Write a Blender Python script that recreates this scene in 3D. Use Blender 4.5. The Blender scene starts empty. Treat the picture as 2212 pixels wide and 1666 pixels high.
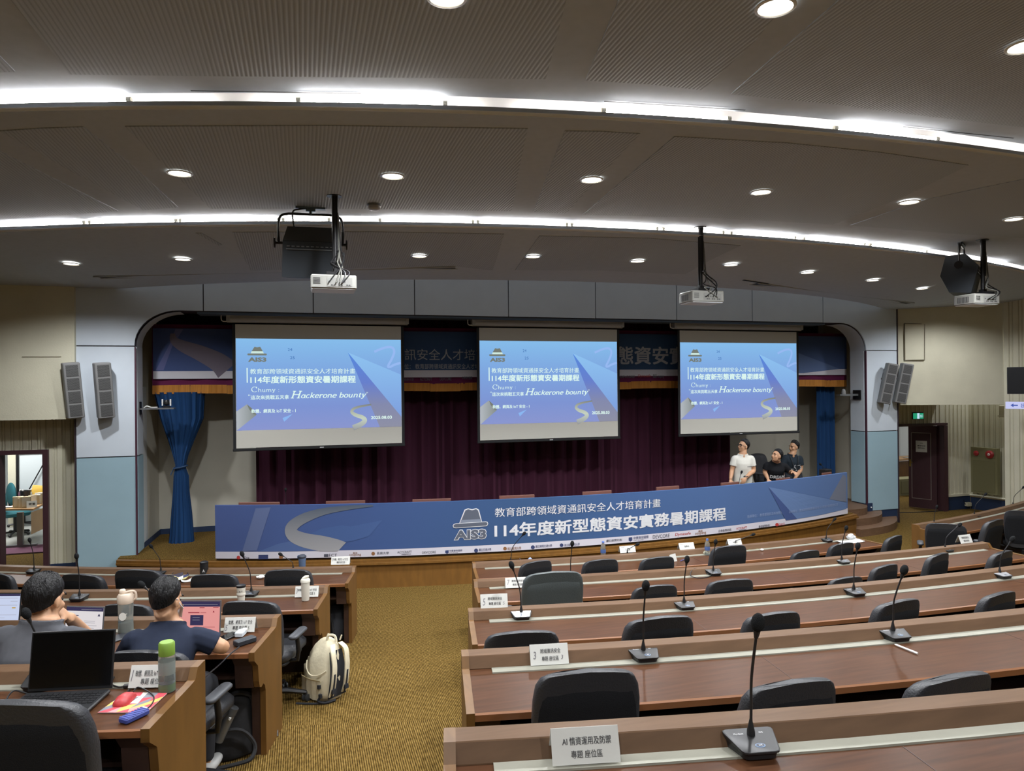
import bpy, math, random
from mathutils import Vector, Matrix, noise
random.seed(7)
PI = math.pi
C = bpy.context.scene.collection
scene = bpy.context.scene
# ------------------------------------------------------------------ camera, world, light, exposure
F, CX, CY = 1536.0, 1106.0, 833.0          # focal length and centre in pixels of the 2212x1666 frame
TH, ROLL, ZE = math.radians(16.4), 0.0096, 2.815
cam = bpy.data.cameras.new('camera'); camo = bpy.data.objects.new('camera', cam); C.objects.link(camo)
cam.sensor_width = 36; cam.lens = 36 * F / 2212; cam.clip_start = .05; cam.clip_end = 200
_f = Vector((math.sin(TH), math.cos(TH), 0)); _r0 = Vector((math.cos(TH), -math.sin(TH), 0)); _u0 = Vector((0, 0, 1))
_r = (_r0 - _u0 * ROLL).normalized(); _u = (_u0 + _r0 * ROLL).normalized()
M = Matrix((_r, _u, -_f)).transposed().to_4x4(); M.translation = Vector((0, 0, ZE)); camo.matrix_world = M
scene.camera = camo
scene.view_settings.view_transform = 'Standard'; scene.view_settings.look = 'None'
scene.view_settings.gamma = 1; scene.view_settings.use_curve_mapping = False
EXPO = 0.0
scene.view_settings.exposure = EXPO
scene.cycles.max_bounces = 8; scene.cycles.diffuse_bounces = 5; scene.cycles.sample_clamp_indirect = 4
w = bpy.data.worlds.new('world'); scene.world = w; w.use_nodes = True
w.node_tree.nodes['Background'].inputs[0].default_value = (.8, .85, .9, 1)
w.node_tree.nodes['Background'].inputs[1].default_value = .25
TUBE_E, DOWN_W = 42.0, 240.0                  # fluorescent tubes, downlights

# ------------------------------------------------------------------ pixel -> world helpers
def ray(u, v):
    a = u - CX; b = v - CY
    x = a - ROLL * b; y = b + ROLL * a
    return Vector((x * math.cos(TH) + F * math.sin(TH), F * math.cos(TH) - x * math.sin(TH), -y))
def at_z(u, v, z):
    d = ray(u, v); t = (z - ZE) / d.z
    return Vector((d.x * t, d.y * t, z))
def at_y(u, v, Y):
    d = ray(u, v); t = Y / d.y
    return Vector((d.x * t, Y, ZE + d.z * t))
def at_d(u, v, dist):                       # dist = depth along the viewing axis
    d = ray(u, v); return Vector((0, 0, ZE)) + d * (dist / F)
def depth(p): return p.x * math.sin(TH) + p.y * math.cos(TH)
def at_circ(u, v, xc, yc, R):
    d = ray(u, v); n = math.hypot(d.x, d.y); dx, dy = d.x / n, d.y / n
    b = dx * -xc + dy * -yc; c = xc * xc + yc * yc - R * R
    s = -b - math.sqrt(max(b * b - c, 0))
    return Vector((dx * s, dy * s, ZE + d.z / n * s))

# ------------------------------------------------------------------ mesh builder
class MB:
    def __init__(s): s.v = []; s.f = []; s.m = []
    def add(s, vs, fs, mi=0, T=None):
        o = len(s.v)
        s.v += [tuple(T @ Vector(p)) if T is not None else tuple(p) for p in vs]
        s.f += [tuple(i + o for i in f) for f in fs]; s.m += [mi] * len(fs)
        return s
    def box(s, c, d, mi=0, T=None, rz=0):
        x, y, z = d[0] / 2, d[1] / 2, d[2] / 2; cs, sn = math.cos(rz), math.sin(rz)
        vs = [(c[0] + a * x * cs - b * y * sn, c[1] + a * x * sn + b * y * cs, c[2] + e * z) for e in (-1, 1) for a, b in ((-1, -1), (1, -1), (1, 1), (-1, 1))]
        return s.add(vs, [(3, 2, 1, 0), (4, 5, 6, 7), (0, 1, 5, 4), (1, 2, 6, 5), (2, 3, 7, 6), (3, 0, 4, 7)], mi, T)
    def rbox(s, c, d, r, mi=0, T=None, n=3):       # box with rounded vertical edges and small chamfers
        x, y, z = d[0] / 2, d[1] / 2, d[2] / 2; r = min(r, x * .99, y * .99); ch = min(r * .5, z * .6)
        ring = []
        for k, (sx, sy) in enumerate(((1, 1), (-1, 1), (-1, -1), (1, -1))):
            for i in range(n + 1):
                a = PI / 2 * (k + i / n); ring.append((sx * (x - r), sy * (y - r), math.cos(a), math.sin(a)))
        rings = []
        for zz, ins in ((-z, ch), (-z + ch, 0), (z - ch, 0), (z, ch)):
            rings.append([(c[0] + px + ca * max(r - ins, 0), c[1] + py + sa * max(r - ins, 0), c[2] + zz) for px, py, ca, sa in ring])
        return s.loft(rings, True, mi, T)
    def loft(s, rings, caps=True, mi=0, T=None, closed=True):
        n = len(rings[0]); vs = [p for r in rings for p in r]; fs = []
        for i in range(len(rings) - 1):
            for j in range(n if closed else n - 1):
                k = (j + 1) % n
                fs.append((i * n + j, i * n + k, (i + 1) * n + k, (i + 1) * n + j))
        if caps: fs.append(tuple(range(n - 1, -1, -1))); fs.append(tuple((len(rings) - 1) * n + j for j in range(n)))
        return s.add(vs, fs, mi, T)
    def tube(s, pts, r, n=8, mi=0, T=None, caps=True):
        pts = [Vector(p) for p in pts]; rr = r if isinstance(r, (list, tuple)) else [r] * len(pts)
        rings = []; up = None
        for i, p in enumerate(pts):
            t = (pts[min(i + 1, len(pts) - 1)] - pts[max(i - 1, 0)]).normalized()
            if up is None: up = Vector((0, 0, 1)) if abs(t.z) < .9 else Vector((0, 1, 0))
            a = t.cross(up).normalized(); b = a.cross(t).normalized(); up = b
            rings.append([p + a * math.cos(2 * PI * k / n) * rr[i] + b * math.sin(2 * PI * k / n) * rr[i] for k in range(n)])
        return s.loft(rings, caps, mi, T)
    def lathe(s, prof, n=16, mi=0, T=None, c=(0, 0, 0), caps=True):
        rings = [[(c[0] + r * math.cos(2 * PI * k / n), c[1] + r * math.sin(2 * PI * k / n), c[2] + z) for k in range(n)] for r, z in prof]
        return s.loft(rings, caps, mi, T)
    def prism(s, poly, d, mi=0, T=None):           # poly in (x,z), extruded from y=0 to y=d
        n = len(poly)
        vs = [(p[0], 0, p[1]) for p in poly] + [(p[0], d, p[1]) for p in poly]
        fs = [tuple(range(n)), tuple(range(2 * n - 1, n - 1, -1))] + [(i, i + n, (i + 1) % n + n, (i + 1) % n) for i in range(n)]
        return s.add(vs, fs, mi, T)
    def grid(s, fn, nu, nv, mi=0, T=None):
        vs = [fn(i / nu, j / nv) for j in range(nv + 1) for i in range(nu + 1)]
        fs = [(j * (nu + 1) + i, j * (nu + 1) + i + 1, (j + 1) * (nu + 1) + i + 1, (j + 1) * (nu + 1) + i) for j in range(nv) for i in range(nu)]
        return s.add(vs, fs, mi, T)
    def ell(s, c, r, n=12, m=8, mi=0, T=None):
        rings = [[(c[0] + r[0] * math.sin(PI * j / m) * math.cos(2 * PI * k / n), c[1] + r[1] * math.sin(PI * j / m) * math.sin(2 * PI * k / n), c[2] - r[2] * math.cos(PI * j / m)) for k in range(n)] for j in range(m + 1)]
        rings[0] = [(p[0] * .02 + c[0] * .98, p[1] * .02 + c[1] * .98, p[2]) for p in rings[1]][:]; rings[0] = [(x, y, c[2] - r[2]) for x, y, z in rings[0]]
        rings[-1] = [(c[0] + (p[0] - c[0]) * .02, c[1] + (p[1] - c[1]) * .02, c[2] + r[2]) for p in rings[-2]]
        return s.loft(rings, True, mi, T)
def obj(name, mb, mats, parent=None, smooth=False, T=None):
    me = bpy.data.meshes.new(name)
    v = mb.v if T is None else [tuple(T @ Vector(p)) for p in mb.v]
    me.from_pydata(v, [], mb.f)
    mats = mats if isinstance(mats, (list, tuple)) else [mats]
    for m in mats: me.materials.append(m)
    if len(mats) > 1: me.polygons.foreach_set('material_index', mb.m)
    me.validate(); me.update()
    import bmesh
    bm = bmesh.new(); bm.from_mesh(me); bmesh.ops.recalc_face_normals(bm, faces=bm.faces); bm.to_mesh(me); bm.free()
    if smooth:
        me.polygons.foreach_set('use_smooth', [True] * len(me.polygons))
        try: me.set_sharp_from_angle(angle=math.radians(smooth if smooth is not True else 40))
        except Exception: pass
    o = bpy.data.objects.new(name, me); C.objects.link(o)
    if parent: o.parent = parent
    return o
def tag(o, label=None, cat=None, group=None, kind=None):
    if label: o['label'] = label
    if cat: o['category'] = cat
    if group: o['group'] = group
    if kind: o['kind'] = kind
    return o
def thing(name, label, cat, loc=(0, 0, 0), rz=0, group=None):
    o = bpy.data.objects.new(name, None); C.objects.link(o)
    o.location = loc; o.rotation_euler = (0, 0, rz); o.empty_display_size = .1
    return tag(o, label, cat, group)
def struct(name, mb, mats, parent=None, smooth=False):
    o = obj(name, mb, mats, parent, smooth)
    if parent is None: o['kind'] = 'structure'
    return o
def dup(root, loc, rz, label, group=None, scale=None):
    r = root.copy(); C.objects.link(r); r.location = loc; r.rotation_euler = (0, 0, rz); r['label'] = label
    if group: r['group'] = group
    if scale: r.scale = scale
    for ch in list(root.children):
        c = ch.copy(); C.objects.link(c); c.parent = r
        for g in ch.children:
            d = g.copy(); C.objects.link(d); d.parent = c
    return r

# ------------------------------------------------------------------ materials
def lin(c): return tuple((x / 255 / 12.92 if x / 255 <= .04045 else ((x / 255 + .055) / 1.055) ** 2.4) for x in c)
MATS = {}
def mat(name, rgb, rough=.6, metal=0, spec=.5, noise_s=0, noise_a=.12, bump=0, bump_s=80, stretch=None, emit=0, coat=0, trans=0, coords='Object'):
    if name in MATS: return MATS[name]
    m = bpy.data.materials.new(name); m.use_nodes = True; nt = m.node_tree; b = nt.nodes['Principled BSDF']
    c = lin(rgb) + (1,)
    b.inputs['Base Color'].default_value = c; b.inputs['Roughness'].default_value = rough; b.inputs['Metallic'].default_value = metal
    b.inputs['Specular IOR Level'].default_value = spec
    if coat: b.inputs['Coat Weight'].default_value = coat; b.inputs['Coat Roughness'].default_value = .25
    if trans: b.inputs['Transmission Weight'].default_value = trans; b.inputs['IOR'].default_value = 1.2
    if emit: b.inputs['Emission Color'].default_value = c; b.inputs['Emission Strength'].default_value = emit
    if noise_s or bump:
        tc = nt.nodes.new('ShaderNodeTexCoord'); mp = nt.nodes.new('ShaderNodeMapping')
        nt.links.new(tc.outputs[coords], mp.inputs[0])
        if stretch: mp.inputs['Scale'].default_value = stretch
    if noise_s:
        n = nt.nodes.new('ShaderNodeTexNoise'); n.inputs['Scale'].default_value = noise_s; n.inputs['Detail'].default_value = 4
        nt.links.new(mp.outputs[0], n.inputs['Vector'])
        r = nt.nodes.new('ShaderNodeValToRGB'); nt.links.new(n.outputs[0], r.inputs[0])
        r.color_ramp.elements[0].position = .3; r.color_ramp.elements[1].position = .7
        r.color_ramp.elements[0].color = tuple(x * (1 - noise_a) for x in c[:3]) + (1,)
        r.color_ramp.elements[1].color = tuple(min(1, x * (1 + noise_a)) for x in c[:3]) + (1,)
        nt.links.new(r.outputs[0], b.inputs['Base Color'])
    if bump:
        n2 = nt.nodes.new('ShaderNodeTexNoise'); n2.inputs['Scale'].default_value = bump_s
        nt.links.new(mp.outputs[0], n2.inputs['Vector'])
        bp = nt.nodes.new('ShaderNodeBump'); bp.inputs['Strength'].default_value = bump; bp.inputs['Distance'].default_value = .01
        nt.links.new(n2.outputs[0], bp.inputs['Height']); nt.links.new(bp.outputs[0], b.inputs['Normal'])
    MATS[name] = m; return m
def emis(name, rgb, k=1.0):                     # a light-giving picture colour, shown at rgb when k = 1
    if name in MATS: return MATS[name]
    m = bpy.data.materials.new(name); m.use_nodes = True; nt = m.node_tree
    for n in list(nt.nodes): nt.nodes.remove(n)
    o = nt.nodes.new('ShaderNodeOutputMaterial'); e = nt.nodes.new('ShaderNodeEmission')
    e.inputs[0].default_value = lin(rgb) + (1,); e.inputs[1].default_value = k * 2 ** -EXPO
    nt.links.new(e.outputs[0], o.inputs[0]); MATS[name] = m; return m
def gradient(m, stops, axis='X', coord='Generated', emission=False, k=1.0):   # colour ramp over a printed picture
    nt = m.node_tree; tc = nt.nodes.new('ShaderNodeTexCoord'); sp = nt.nodes.new('ShaderNodeSeparateXYZ'); r = nt.nodes.new('ShaderNodeValToRGB')
    nt.links.new(tc.outputs[coord], sp.inputs[0]); nt.links.new(sp.outputs[axis], r.inputs[0])
    els = r.color_ramp.elements
    els[0].position, els[0].color = stops[0][0], lin(stops[0][1]) + (1,); els[1].position, els[1].color = stops[-1][0], lin(stops[-1][1]) + (1,)
    for p, c in stops[1:-1]: e = els.new(p); e.color = lin(c) + (1,)
    for n in nt.nodes:
        if n.type == 'EMISSION': nt.links.new(r.outputs[0], n.inputs[0])
        if n.type == 'BSDF_PRINCIPLED': nt.links.new(r.outputs[0], n.inputs['Base Color'])
    return m
def wood_mat(name, rgb, rough, stretch, amt=.18, coat=0, spec=.5):
    m = mat(name, rgb, rough, spec=spec, noise_s=3.0, noise_a=amt, stretch=stretch, coat=coat)
    return m
W_DESK = wood_mat('desk_wood', (76, 49, 32), .34, (1.2, 14, 8), .24, spec=.09)
W_LEDGE = wood_mat('ledge_wood', (100, 77, 58), .40, (1.2, 14, 8), .12, spec=.10)
W_EDGE = mat('edge_band_wood', (130, 84, 50), .4)
W_END = wood_mat('end_panel_wood', (102, 70, 30), .45, (10, 3, 1.0), .14)
W_DARK = mat('dark_wood', (58, 38, 30), .5, noise_s=6, stretch=(1, 8, 8))
W_STAGE = wood_mat('stage_wood', (116, 80, 34), .45, (6, 6, 1.5), .14)
METAL = mat('brushed_strip', (146, 145, 132), .42, .25, noise_s=5, noise_a=.06, stretch=(2, 2, 2))
LEATHER = mat('leather', (46, 47, 50), .42, spec=.5, bump=.25, bump_s=120)
LEATHER_LIT = mat('leather_lit', (70, 76, 76), .45, bump=.25, bump_s=120)  # the black leather in a lit tone, reflection put into the colour
FABRIC = mat('chair_back_fabric', (22, 23, 26), .8, spec=.25, bump=.3, bump_s=300)
PLASTIC = mat('black_plastic', (26, 26, 28), .45)
MICB = mat('microphone_black', (30, 30, 31), .42)
FOAM = mat('foam', (34, 35, 36), .95, spec=.1, bump=.5, bump_s=400)
PAPER = mat('paper', (208, 208, 202), .7, noise_s=9, noise_a=.03)
INK = mat('ink', (48, 48, 52), .7)
BLUEGREY = mat('panel_blue_grey', (198, 207, 216), .55, noise_s=3, noise_a=.03)
LBLUE = mat('panel_light_blue', (150, 178, 190), .55, noise_s=3, noise_a=.03)
CREAM = mat('cream_plaster', (204, 200, 178), .8, noise_s=2.5, noise_a=.05, bump=.15, bump_s=60)
CREAM2 = mat('stage_plaster', (182, 178, 164), .85, noise_s=1.5, noise_a=.06)
NAVY = mat('navy_skirting', (30, 48, 78), .6)
MAROON = mat('maroon_wood', (66, 40, 46), .5, noise_s=4, noise_a=.08, stretch=(6, 6, 1))
DKTRIM = mat('dark_trim', (52, 40, 48), .5)
CEIL = mat('ceiling_plaster', (172, 179, 188), .9, noise_s=14, noise_a=.03)
WHITE = mat('white_paint', (232, 232, 228), .6)
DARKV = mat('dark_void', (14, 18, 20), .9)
BLACKM = mat('black_metal', (30, 30, 32), .45, .3)
GREYM = mat('grey_metal', (120, 122, 124), .4, .5)
SKIN = mat('skin', (196, 150, 116), .5, noise_s=9, noise_a=.05)
HAIR = mat('hair', (20, 19, 20), .5, spec=.35, noise_s=60, noise_a=.5, bump=.9, bump_s=160, stretch=(1, 1, .25))
def groove_mat(name, rgb, period, axis='X', depth_=.3, dark=.80):
    m = mat(name, rgb, .85, noise_s=10, noise_a=.03); nt = m.node_tree; b = nt.nodes['Principled BSDF']
    tc = nt.nodes.new('ShaderNodeTexCoord'); wv = nt.nodes.new('ShaderNodeTexWave')
    wv.wave_type = 'BANDS'; wv.bands_direction = axis; wv.inputs['Scale'].default_value = 2 * PI / period / 20
    nt.links.new(tc.outputs['Object'], wv.inputs[0])
    r = nt.nodes.new('ShaderNodeValToRGB'); nt.links.new(wv.outputs[0], r.inputs[0])
    r.color_ramp.elements[0].position = .15; r.color_ramp.elements[0].color = tuple(x * dark for x in lin(rgb)) + (1,)
    r.color_ramp.elements[1].position = .45; r.color_ramp.elements[1].color = lin(rgb) + (1,)
    nt.links.new(r.outputs[0], b.inputs['Base Color'])
    bp = nt.nodes.new('ShaderNodeBump'); bp.inputs['Strength'].default_value = depth_; bp.inputs['Distance'].default_value = .01
    nt.links.new(wv.outputs[0], bp.inputs['Height']); nt.links.new(bp.outputs[0], b.inputs['Normal'])
    return m
GROOVE = groove_mat('grooved_acoustic', (166, 173, 182), .026)
def carpet_mat():
    m = mat('ribbed_carpet', (150, 118, 52), .95, spec=.1); nt = m.node_tree; b = nt.nodes['Principled BSDF']
    tc = nt.nodes.new('ShaderNodeTexCoord'); mp = nt.nodes.new('ShaderNodeMapping'); nt.links.new(tc.outputs['Object'], mp.inputs[0])
    wv = nt.nodes.new('ShaderNodeTexWave'); wv.wave_type = 'BANDS'; wv.bands_direction = 'X'
    wv.inputs['Scale'].default_value = 2 * PI / .0135 / 20; wv.inputs['Distortion'].default_value = .5; wv.inputs['Detail'].default_value = 2; wv.inputs['Detail Scale'].default_value = 1.5
    nt.links.new(mp.outputs[0], wv.inputs[0])
    n = nt.nodes.new('ShaderNodeTexNoise'); n.inputs['Scale'].default_value = 1; n.inputs['Detail'].default_value = 3
    mp2 = nt.nodes.new('ShaderNodeMapping'); mp2.inputs['Scale'].default_value = (74, 22, 30); nt.links.new(tc.outputs['Object'], mp2.inputs[0]); nt.links.new(mp2.outputs[0], n.inputs['Vector'])
    mx = nt.nodes.new('ShaderNodeMath'); mx.operation = 'MULTIPLY_ADD'; mx.inputs[1].default_value = .62
    nt.links.new(wv.outputs[0], mx.inputs[0])
    ml = nt.nodes.new('ShaderNodeMath'); ml.operation = 'MULTIPLY_ADD'; ml.inputs[1].default_value = 1.1; ml.inputs[2].default_value = -.36
    nt.links.new(n.outputs[0], ml.inputs[0]); nt.links.new(ml.outputs[0], mx.inputs[2])
    r = nt.nodes.new('ShaderNodeValToRGB'); nt.links.new(mx.outputs[0], r.inputs[0])
    e = r.color_ramp.elements; e[0].position = .12; e[0].color = lin((52, 38, 12)) + (1,); e[1].position = .9; e[1].color = lin((134, 110, 62)) + (1,)
    k = e.new(.5); k.color = lin((94, 72, 29)) + (1,)
    nt.links.new(r.outputs[0], b.inputs['Base Color'])
    bp = nt.nodes.new('ShaderNodeBump'); bp.inputs['Strength'].default_value = .5; bp.inputs['Distance'].default_value = .006
    nt.links.new(mx.outputs[0], bp.inputs['Height']); nt.links.new(bp.outputs[0], b.inputs['Normal'])
    return m
CARPET = carpet_mat()
# ------------------------------------------------------------------ lettering
_txt = {}
def text_mesh(body, bold=0, shear=0, space=1):
    key = (body, bold, shear, space)
    if key not in _txt:
        c = bpy.data.curves.new('lettering', 'FONT'); c.body = body; c.size = 1; c.offset = bold; c.shear = shear; c.resolution_u = 2; c.space_character = space
        o = bpy.data.objects.new('lettering', c); me = bpy.data.meshes.new_from_object(o)
        vs = [v.co.copy() for v in me.vertices]; fs = [tuple(p.vertices) for p in me.polygons]
        bpy.data.objects.remove(o); bpy.data.curves.remove(c); bpy.data.meshes.remove(me)
        x0 = min(v.x for v in vs); x1 = max(v.x for v in vs); y0 = min(v.y for v in vs); y1 = max(v.y for v in vs)
        _txt[key] = ([(v.x - x0, v.y - y0) for v in vs], fs, x1 - x0, y1 - y0)
    return _txt[key]
def text_to(mb, body, x0, x1, y0, y1, fn, bold=0, shear=0, mi=0, space=1, sub=False):
    """lettering fitted in the box x0..x1, y0..y1 of a flat sheet; fn maps (x,y) of the sheet to a point"""
    cjk = any(ord(ch) > 0x2000 for ch in body) or bold < .02
    vs, fs, w_, h_ = text_mesh(body, 0 if cjk else bold, shear, space)
    k = (y1 - y0) / h_ * bold * .8; kx = (x1 - x0) / w_ * bold * .8
    lay = 0
    for sx, sy in ((((-1, -1), (1, -1), (1, 1), (-1, 1)) if bold > .015 else ((-1, 0), (1, 0))) if cjk and bold > 0 else ((0, 0),)):
        pts = [Vector(fn(x0 + sx * kx + x / w_ * (x1 - x0), y0 + sy * k + y / h_ * (y1 - y0))) for x, y in vs]
        if lay and bold > 0:                     # the copies that thicken a letter lie a hair apart
            o_ = Vector(fn(x0, y0)); n_ = (Vector(fn(x0 + (x1 - x0) * .05, y0)) - o_).cross(Vector(fn(x0, y0 + (y1 - y0) * .5)) - o_)
            n_ = n_.normalized() * (.0004 * lay); pts = [q + n_ for q in pts]
        lay += 1
        mb.add(pts, fs, mi)
def stroke(pts, wd, fn, mb, mi=0):
    """a ribbon of width wd (number or list) along pts on a flat sheet"""
    L = []; Rr = []; n = len(pts); W = wd if isinstance(wd, (list, tuple)) else [wd] * n
    for i, p in enumerate(pts):
        a = pts[max(i - 1, 0)]; b = pts[min(i + 1, n - 1)]; dx, dy = b[0] - a[0], b[1] - a[1]; l = math.hypot(dx, dy) or 1
        nx, ny = -dy / l * W[i] / 2, dx / l * W[i] / 2
        L.append(fn(p[0] + nx, p[1] + ny)); Rr.append(fn(p[0] - nx, p[1] - ny))
    mb.add(L + Rr, [(i, i + 1, n + i + 1, n + i) for i in range(n - 1)], mi)
def curve_pts(ctrl, n=6):                       # Catmull-Rom through control points
    P = [ctrl[0]] + list(ctrl) + [ctrl[-1]]; out = []
    for i in range(1, len(P) - 2):
        for k in range(n):
            t = k / n; a, b, c, d = P[i - 1], P[i], P[i + 1], P[i + 2]
            out.append(tuple(.5 * (2 * b[j] + (c[j] - a[j]) * t + (2 * a[j] - 5 * b[j] + 4 * c[j] - d[j]) * t * t + (3 * b[j] - a[j] - 3 * c[j] + d[j]) * t ** 3) for j in range(len(b))))
    out.append(tuple(ctrl[-1])); return out
# ================================================================== room shell
AX = 4.25
ROWS = {1: (4.815, 26.9, 19.039), 2: (5.673, 32.302, 26.233), 3: (4.681, 24.472, 20.04), 4: (4.712, 25.328, 22.371), 5: (4.912, 24.232, 22.655)}
LZ = {i: .765 + .265 * (i - 1) for i in range(1, 7)}          # ledge heights
FZ = {i: .265 * (i - 1) for i in range(1, 8)}                 # tier floors
YW = 11.46                                                    # face of the stage front wall
def arc_y(X, xc, yc, R):
    return yc - math.sqrt(max(R * R - (X - xc) ** 2, .04 * R * R))
def row_y(i, X, t=0):
    if i in ROWS: xc, yc, R = ROWS[i]; return arc_y(X, xc, yc, R + t)
    return row_y(5, X, t) - 1.45 * (i - 5)
# ---- tiered carpet floor
def tier(i):
    mb = MB(); xs = [-9.5 + .5 * k for k in range(52)]
    far = (lambda X: 14.2) if i == 1 else (lambda X: min(row_y(i, X, -.03), 12.9 - .05 * i))
    near = (lambda X: min(row_y(i + 1, X, -.03), 12.85 - .05 * i)) if i < 6 else (lambda X: -7.0)
    z = FZ[i]; z0 = z - .265 if i > 1 else -.1
    a = [(x, near(x), z) for x in xs]; b = [(x, far(x), z) for x in xs]; c = [(x, far(x), z0) for x in xs]
    n = len(xs)
    mb.add(a + b + c, [(k, k + 1, n + k + 1, n + k) for k in range(n - 1)] + [(n + k, n + k + 1, 2 * n + k + 1, 2 * n + k) for k in range(n - 1)])
    return struct('floor', mb, CARPET)
for i in range(1, 7): tier(i)
# ---- ceiling: three stepped bands with coves between
def c_Atop(X): return arc_y(X, AX, 22.16, 17.94)
def c_Alow(X): return arc_y(X, AX, 23.09, 18.88)
def c_Blow(X): return arc_y(X, AX, 24.93, 17.87)
def c_edge(X): return min(arc_y(X, AX, 21.22, 11.92), YW + .02) if abs(X - AX) < 9 else YW + .02
Z0, Z1, Z2, Z3 = ZE + 1.88, ZE + 1.76, ZE + 1.65, ZE + 1.45
def c_Btop(X): return c_Blow(X) + .02
XS = [-9.5 + .3 * k for k in range(91)]
def band(name, fa, za, fb, zb, th=.05, m=CEIL):
    mb = MB(); n = len(XS)
    A = [(x, min(fa(x), 13), za) for x in XS]; B = [(x, min(fb(x), 13.01), zb) for x in XS]
    A2 = [(x, y, z + th) for x, y, z in A]; B2 = [(x, y, z + th) for x, y, z in B]
    F_ = []
    for k in range(n - 1):
        F_ += [(k, k + 1, n + k + 1, n + k), (2 * n + k, 3 * n + k, 3 * n + k + 1, 2 * n + k + 1), (k, 2 * n + k, 2 * n + k + 1, k + 1), (n + k, n + k + 1, 3 * n + k + 1, 3 * n + k)]
    mb.add(A + B + A2 + B2, F_)
    return struct(name, mb, m)
ceil0 = band('ceiling', lambda x: c_Atop(x) - 3.2, Z0, c_Atop, Z0)
ceil1 = band('ceiling', c_Alow, Z1, c_Btop, Z1)
ceil2 = band('ceiling', c_Blow, Z2, c_edge, Z3)
ceil3 = band('ceiling', lambda x: -7.5, Z0 + .12, lambda x: c_Atop(x) - 3.2, Z0 + .12)     # over and behind the camera
COVE = mat('cove_white', (240, 238, 236), .6)
def cove(fn_lip, zlip, ztop):
    mb = MB(); n = len(XS)
    prof = [(-.004, -.003), (-.004, .016), (.045, .05), (.06, .062), (.10, .062), (.11, .05), (.34, .05), (.36, .30), (-.35, .30), (-.35, ztop)]
    rows = [[(x, min(fn_lip(x) + dy, 13.2), zlip + dz) for x in XS] for dy, dz in prof]
    vs = [p for r in rows for p in r]; fs = []
    for j in range(len(prof) - 1):
        for k in range(n - 1): fs.append((j * n + k, j * n + k + 1, (j + 1) * n + k + 1, (j + 1) * n + k))
    mb.add(vs, fs); o = struct('trim_1', mb, COVE)
    m2 = MB()
    rows = [[(x, min(fn_lip(x) + dy, 13.2), zlip + dz) for x in XS] for dy, dz in ((-.014, .010), (-.014, .018), (-.002, .020))]
    m2.add([p for r in rows for p in r], [(j * n + k, j * n + k + 1, (j + 1) * n + k + 1, (j + 1) * n + k) for j in range(2) for k in range(n - 1)])
    obj('lip_bead', m2, COVE, o)
    return o
cove(c_Alow, Z1, .12); cove(c_Blow, Z2, .11)
cove(lambda x: c_Atop(x) - 3.2, Z0, .12)
# grooved acoustic panels let into the plaster, outlines taken from the ceiling
def on_ceiling2(u, v):
    z = (Z2 + Z3) / 2
    for _ in range(20):
        p = at_z(u, v, z); a = c_Blow(p.x); b = c_edge(p.x); t = min(max((p.y - a) / max(b - a, .05), 0), 1); z = Z2 + (Z3 - Z2) * t
    return at_z(u, v, z)
def apanel(par, px, fn):
    mb = MB(); N = 6; cu = sum(q[0] for q in px) / len(px); cv = sum(q[1] for q in px) / len(px)
    for i in range(len(px)):                     # a fan of small triangles that follows the ceiling
        A, B_, C_ = (cu, cv), px[i], px[(i + 1) % len(px)]; idx = {}; vs = []; fs = []
        for a in range(N + 1):
            for b in range(N + 1 - a):
                p = fn(A[0] + (B_[0] - A[0]) * a / N + (C_[0] - A[0]) * b / N, A[1] + (B_[1] - A[1]) * a / N + (C_[1] - A[1]) * b / N); idx[a, b] = len(vs); vs.append((p.x, p.y, p.z - .006))
        for a in range(N):
            for b in range(N - a):
                fs.append((idx[a, b], idx[a + 1, b], idx[a, b + 1]))
                if a + b < N - 1: fs.append((idx[a + 1, b], idx[a + 1, b + 1], idx[a, b + 1]))
        n0 = len(vs); e = [vs[idx[N - b, b]] for b in range(N + 1)]; vs += e + [(x, y, z + .03) for x, y, z in e]
        fs += [(n0 + b, n0 + b + 1, n0 + N + 2 + b, n0 + N + 1 + b) for b in range(N)]; mb.add(vs, fs)
    obj('acoustic_panel', mb, GROOVE, par)
z0f = lambda u, v: at_z(u, v, Z0); z1f = lambda u, v: at_z(u, v, Z1)
for px in ([(-140, -180), (1290, -180), (1223, 0), (1179, 169), (900, 166), (500, 163), (149, 159), (25, 0)],
           [(1430, -180), (1336, 0), (1265, 172), (1400, 180), (1517, 193), (1629, 89), (1850, -180)],
           [(2100, -200), (1810, 0), (1579, 202), (1800, 223), (1973, 246), (2240, 277), (2500, 250), (2500, -150)],
           [(-200, -60), (-60, 60), (33, 153), (-150, 160)]): apanel(ceil0, px, z0f)
for px in ([(-160, 300), (0, 326), (256, 455), (0, 473), (-160, 486)],
           [(0, 282), (90, 276), (180, 273), (290, 360), (385, 447), (310, 453), (160, 373)],
           [(270, 272), (700, 270), (1140, 277), (1120, 370), (1105, 455), (800, 450), (455, 450), (360, 360)],
           [(1220, 282), (1300, 283), (1383, 288), (1300, 375), (1223, 460), (1152, 457)],
           [(1457, 294), (1700, 308), (1900, 328), (2092, 356), (1950, 425), (1800, 484), (1550, 470), (1259, 463), (1350, 385)],
           [(1837, 486), (2000, 430), (2212, 386), (2300, 400), (2300, 520), (2060, 504)]): apanel(ceil1, px, z1f)
for px in ([(423, 503), (436, 503), (480, 528), (472, 530)],
           [(502, 501), (800, 500), (1089, 505), (1077, 545), (1064, 584), (980, 574), (700, 579), (542, 584), (520, 545)],
           [(1165, 509), (1400, 514), (1600, 530), (1540, 558), (1480, 592), (1300, 584), (1113, 583)]): apanel(ceil2, px, on_ceiling2)
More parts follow.
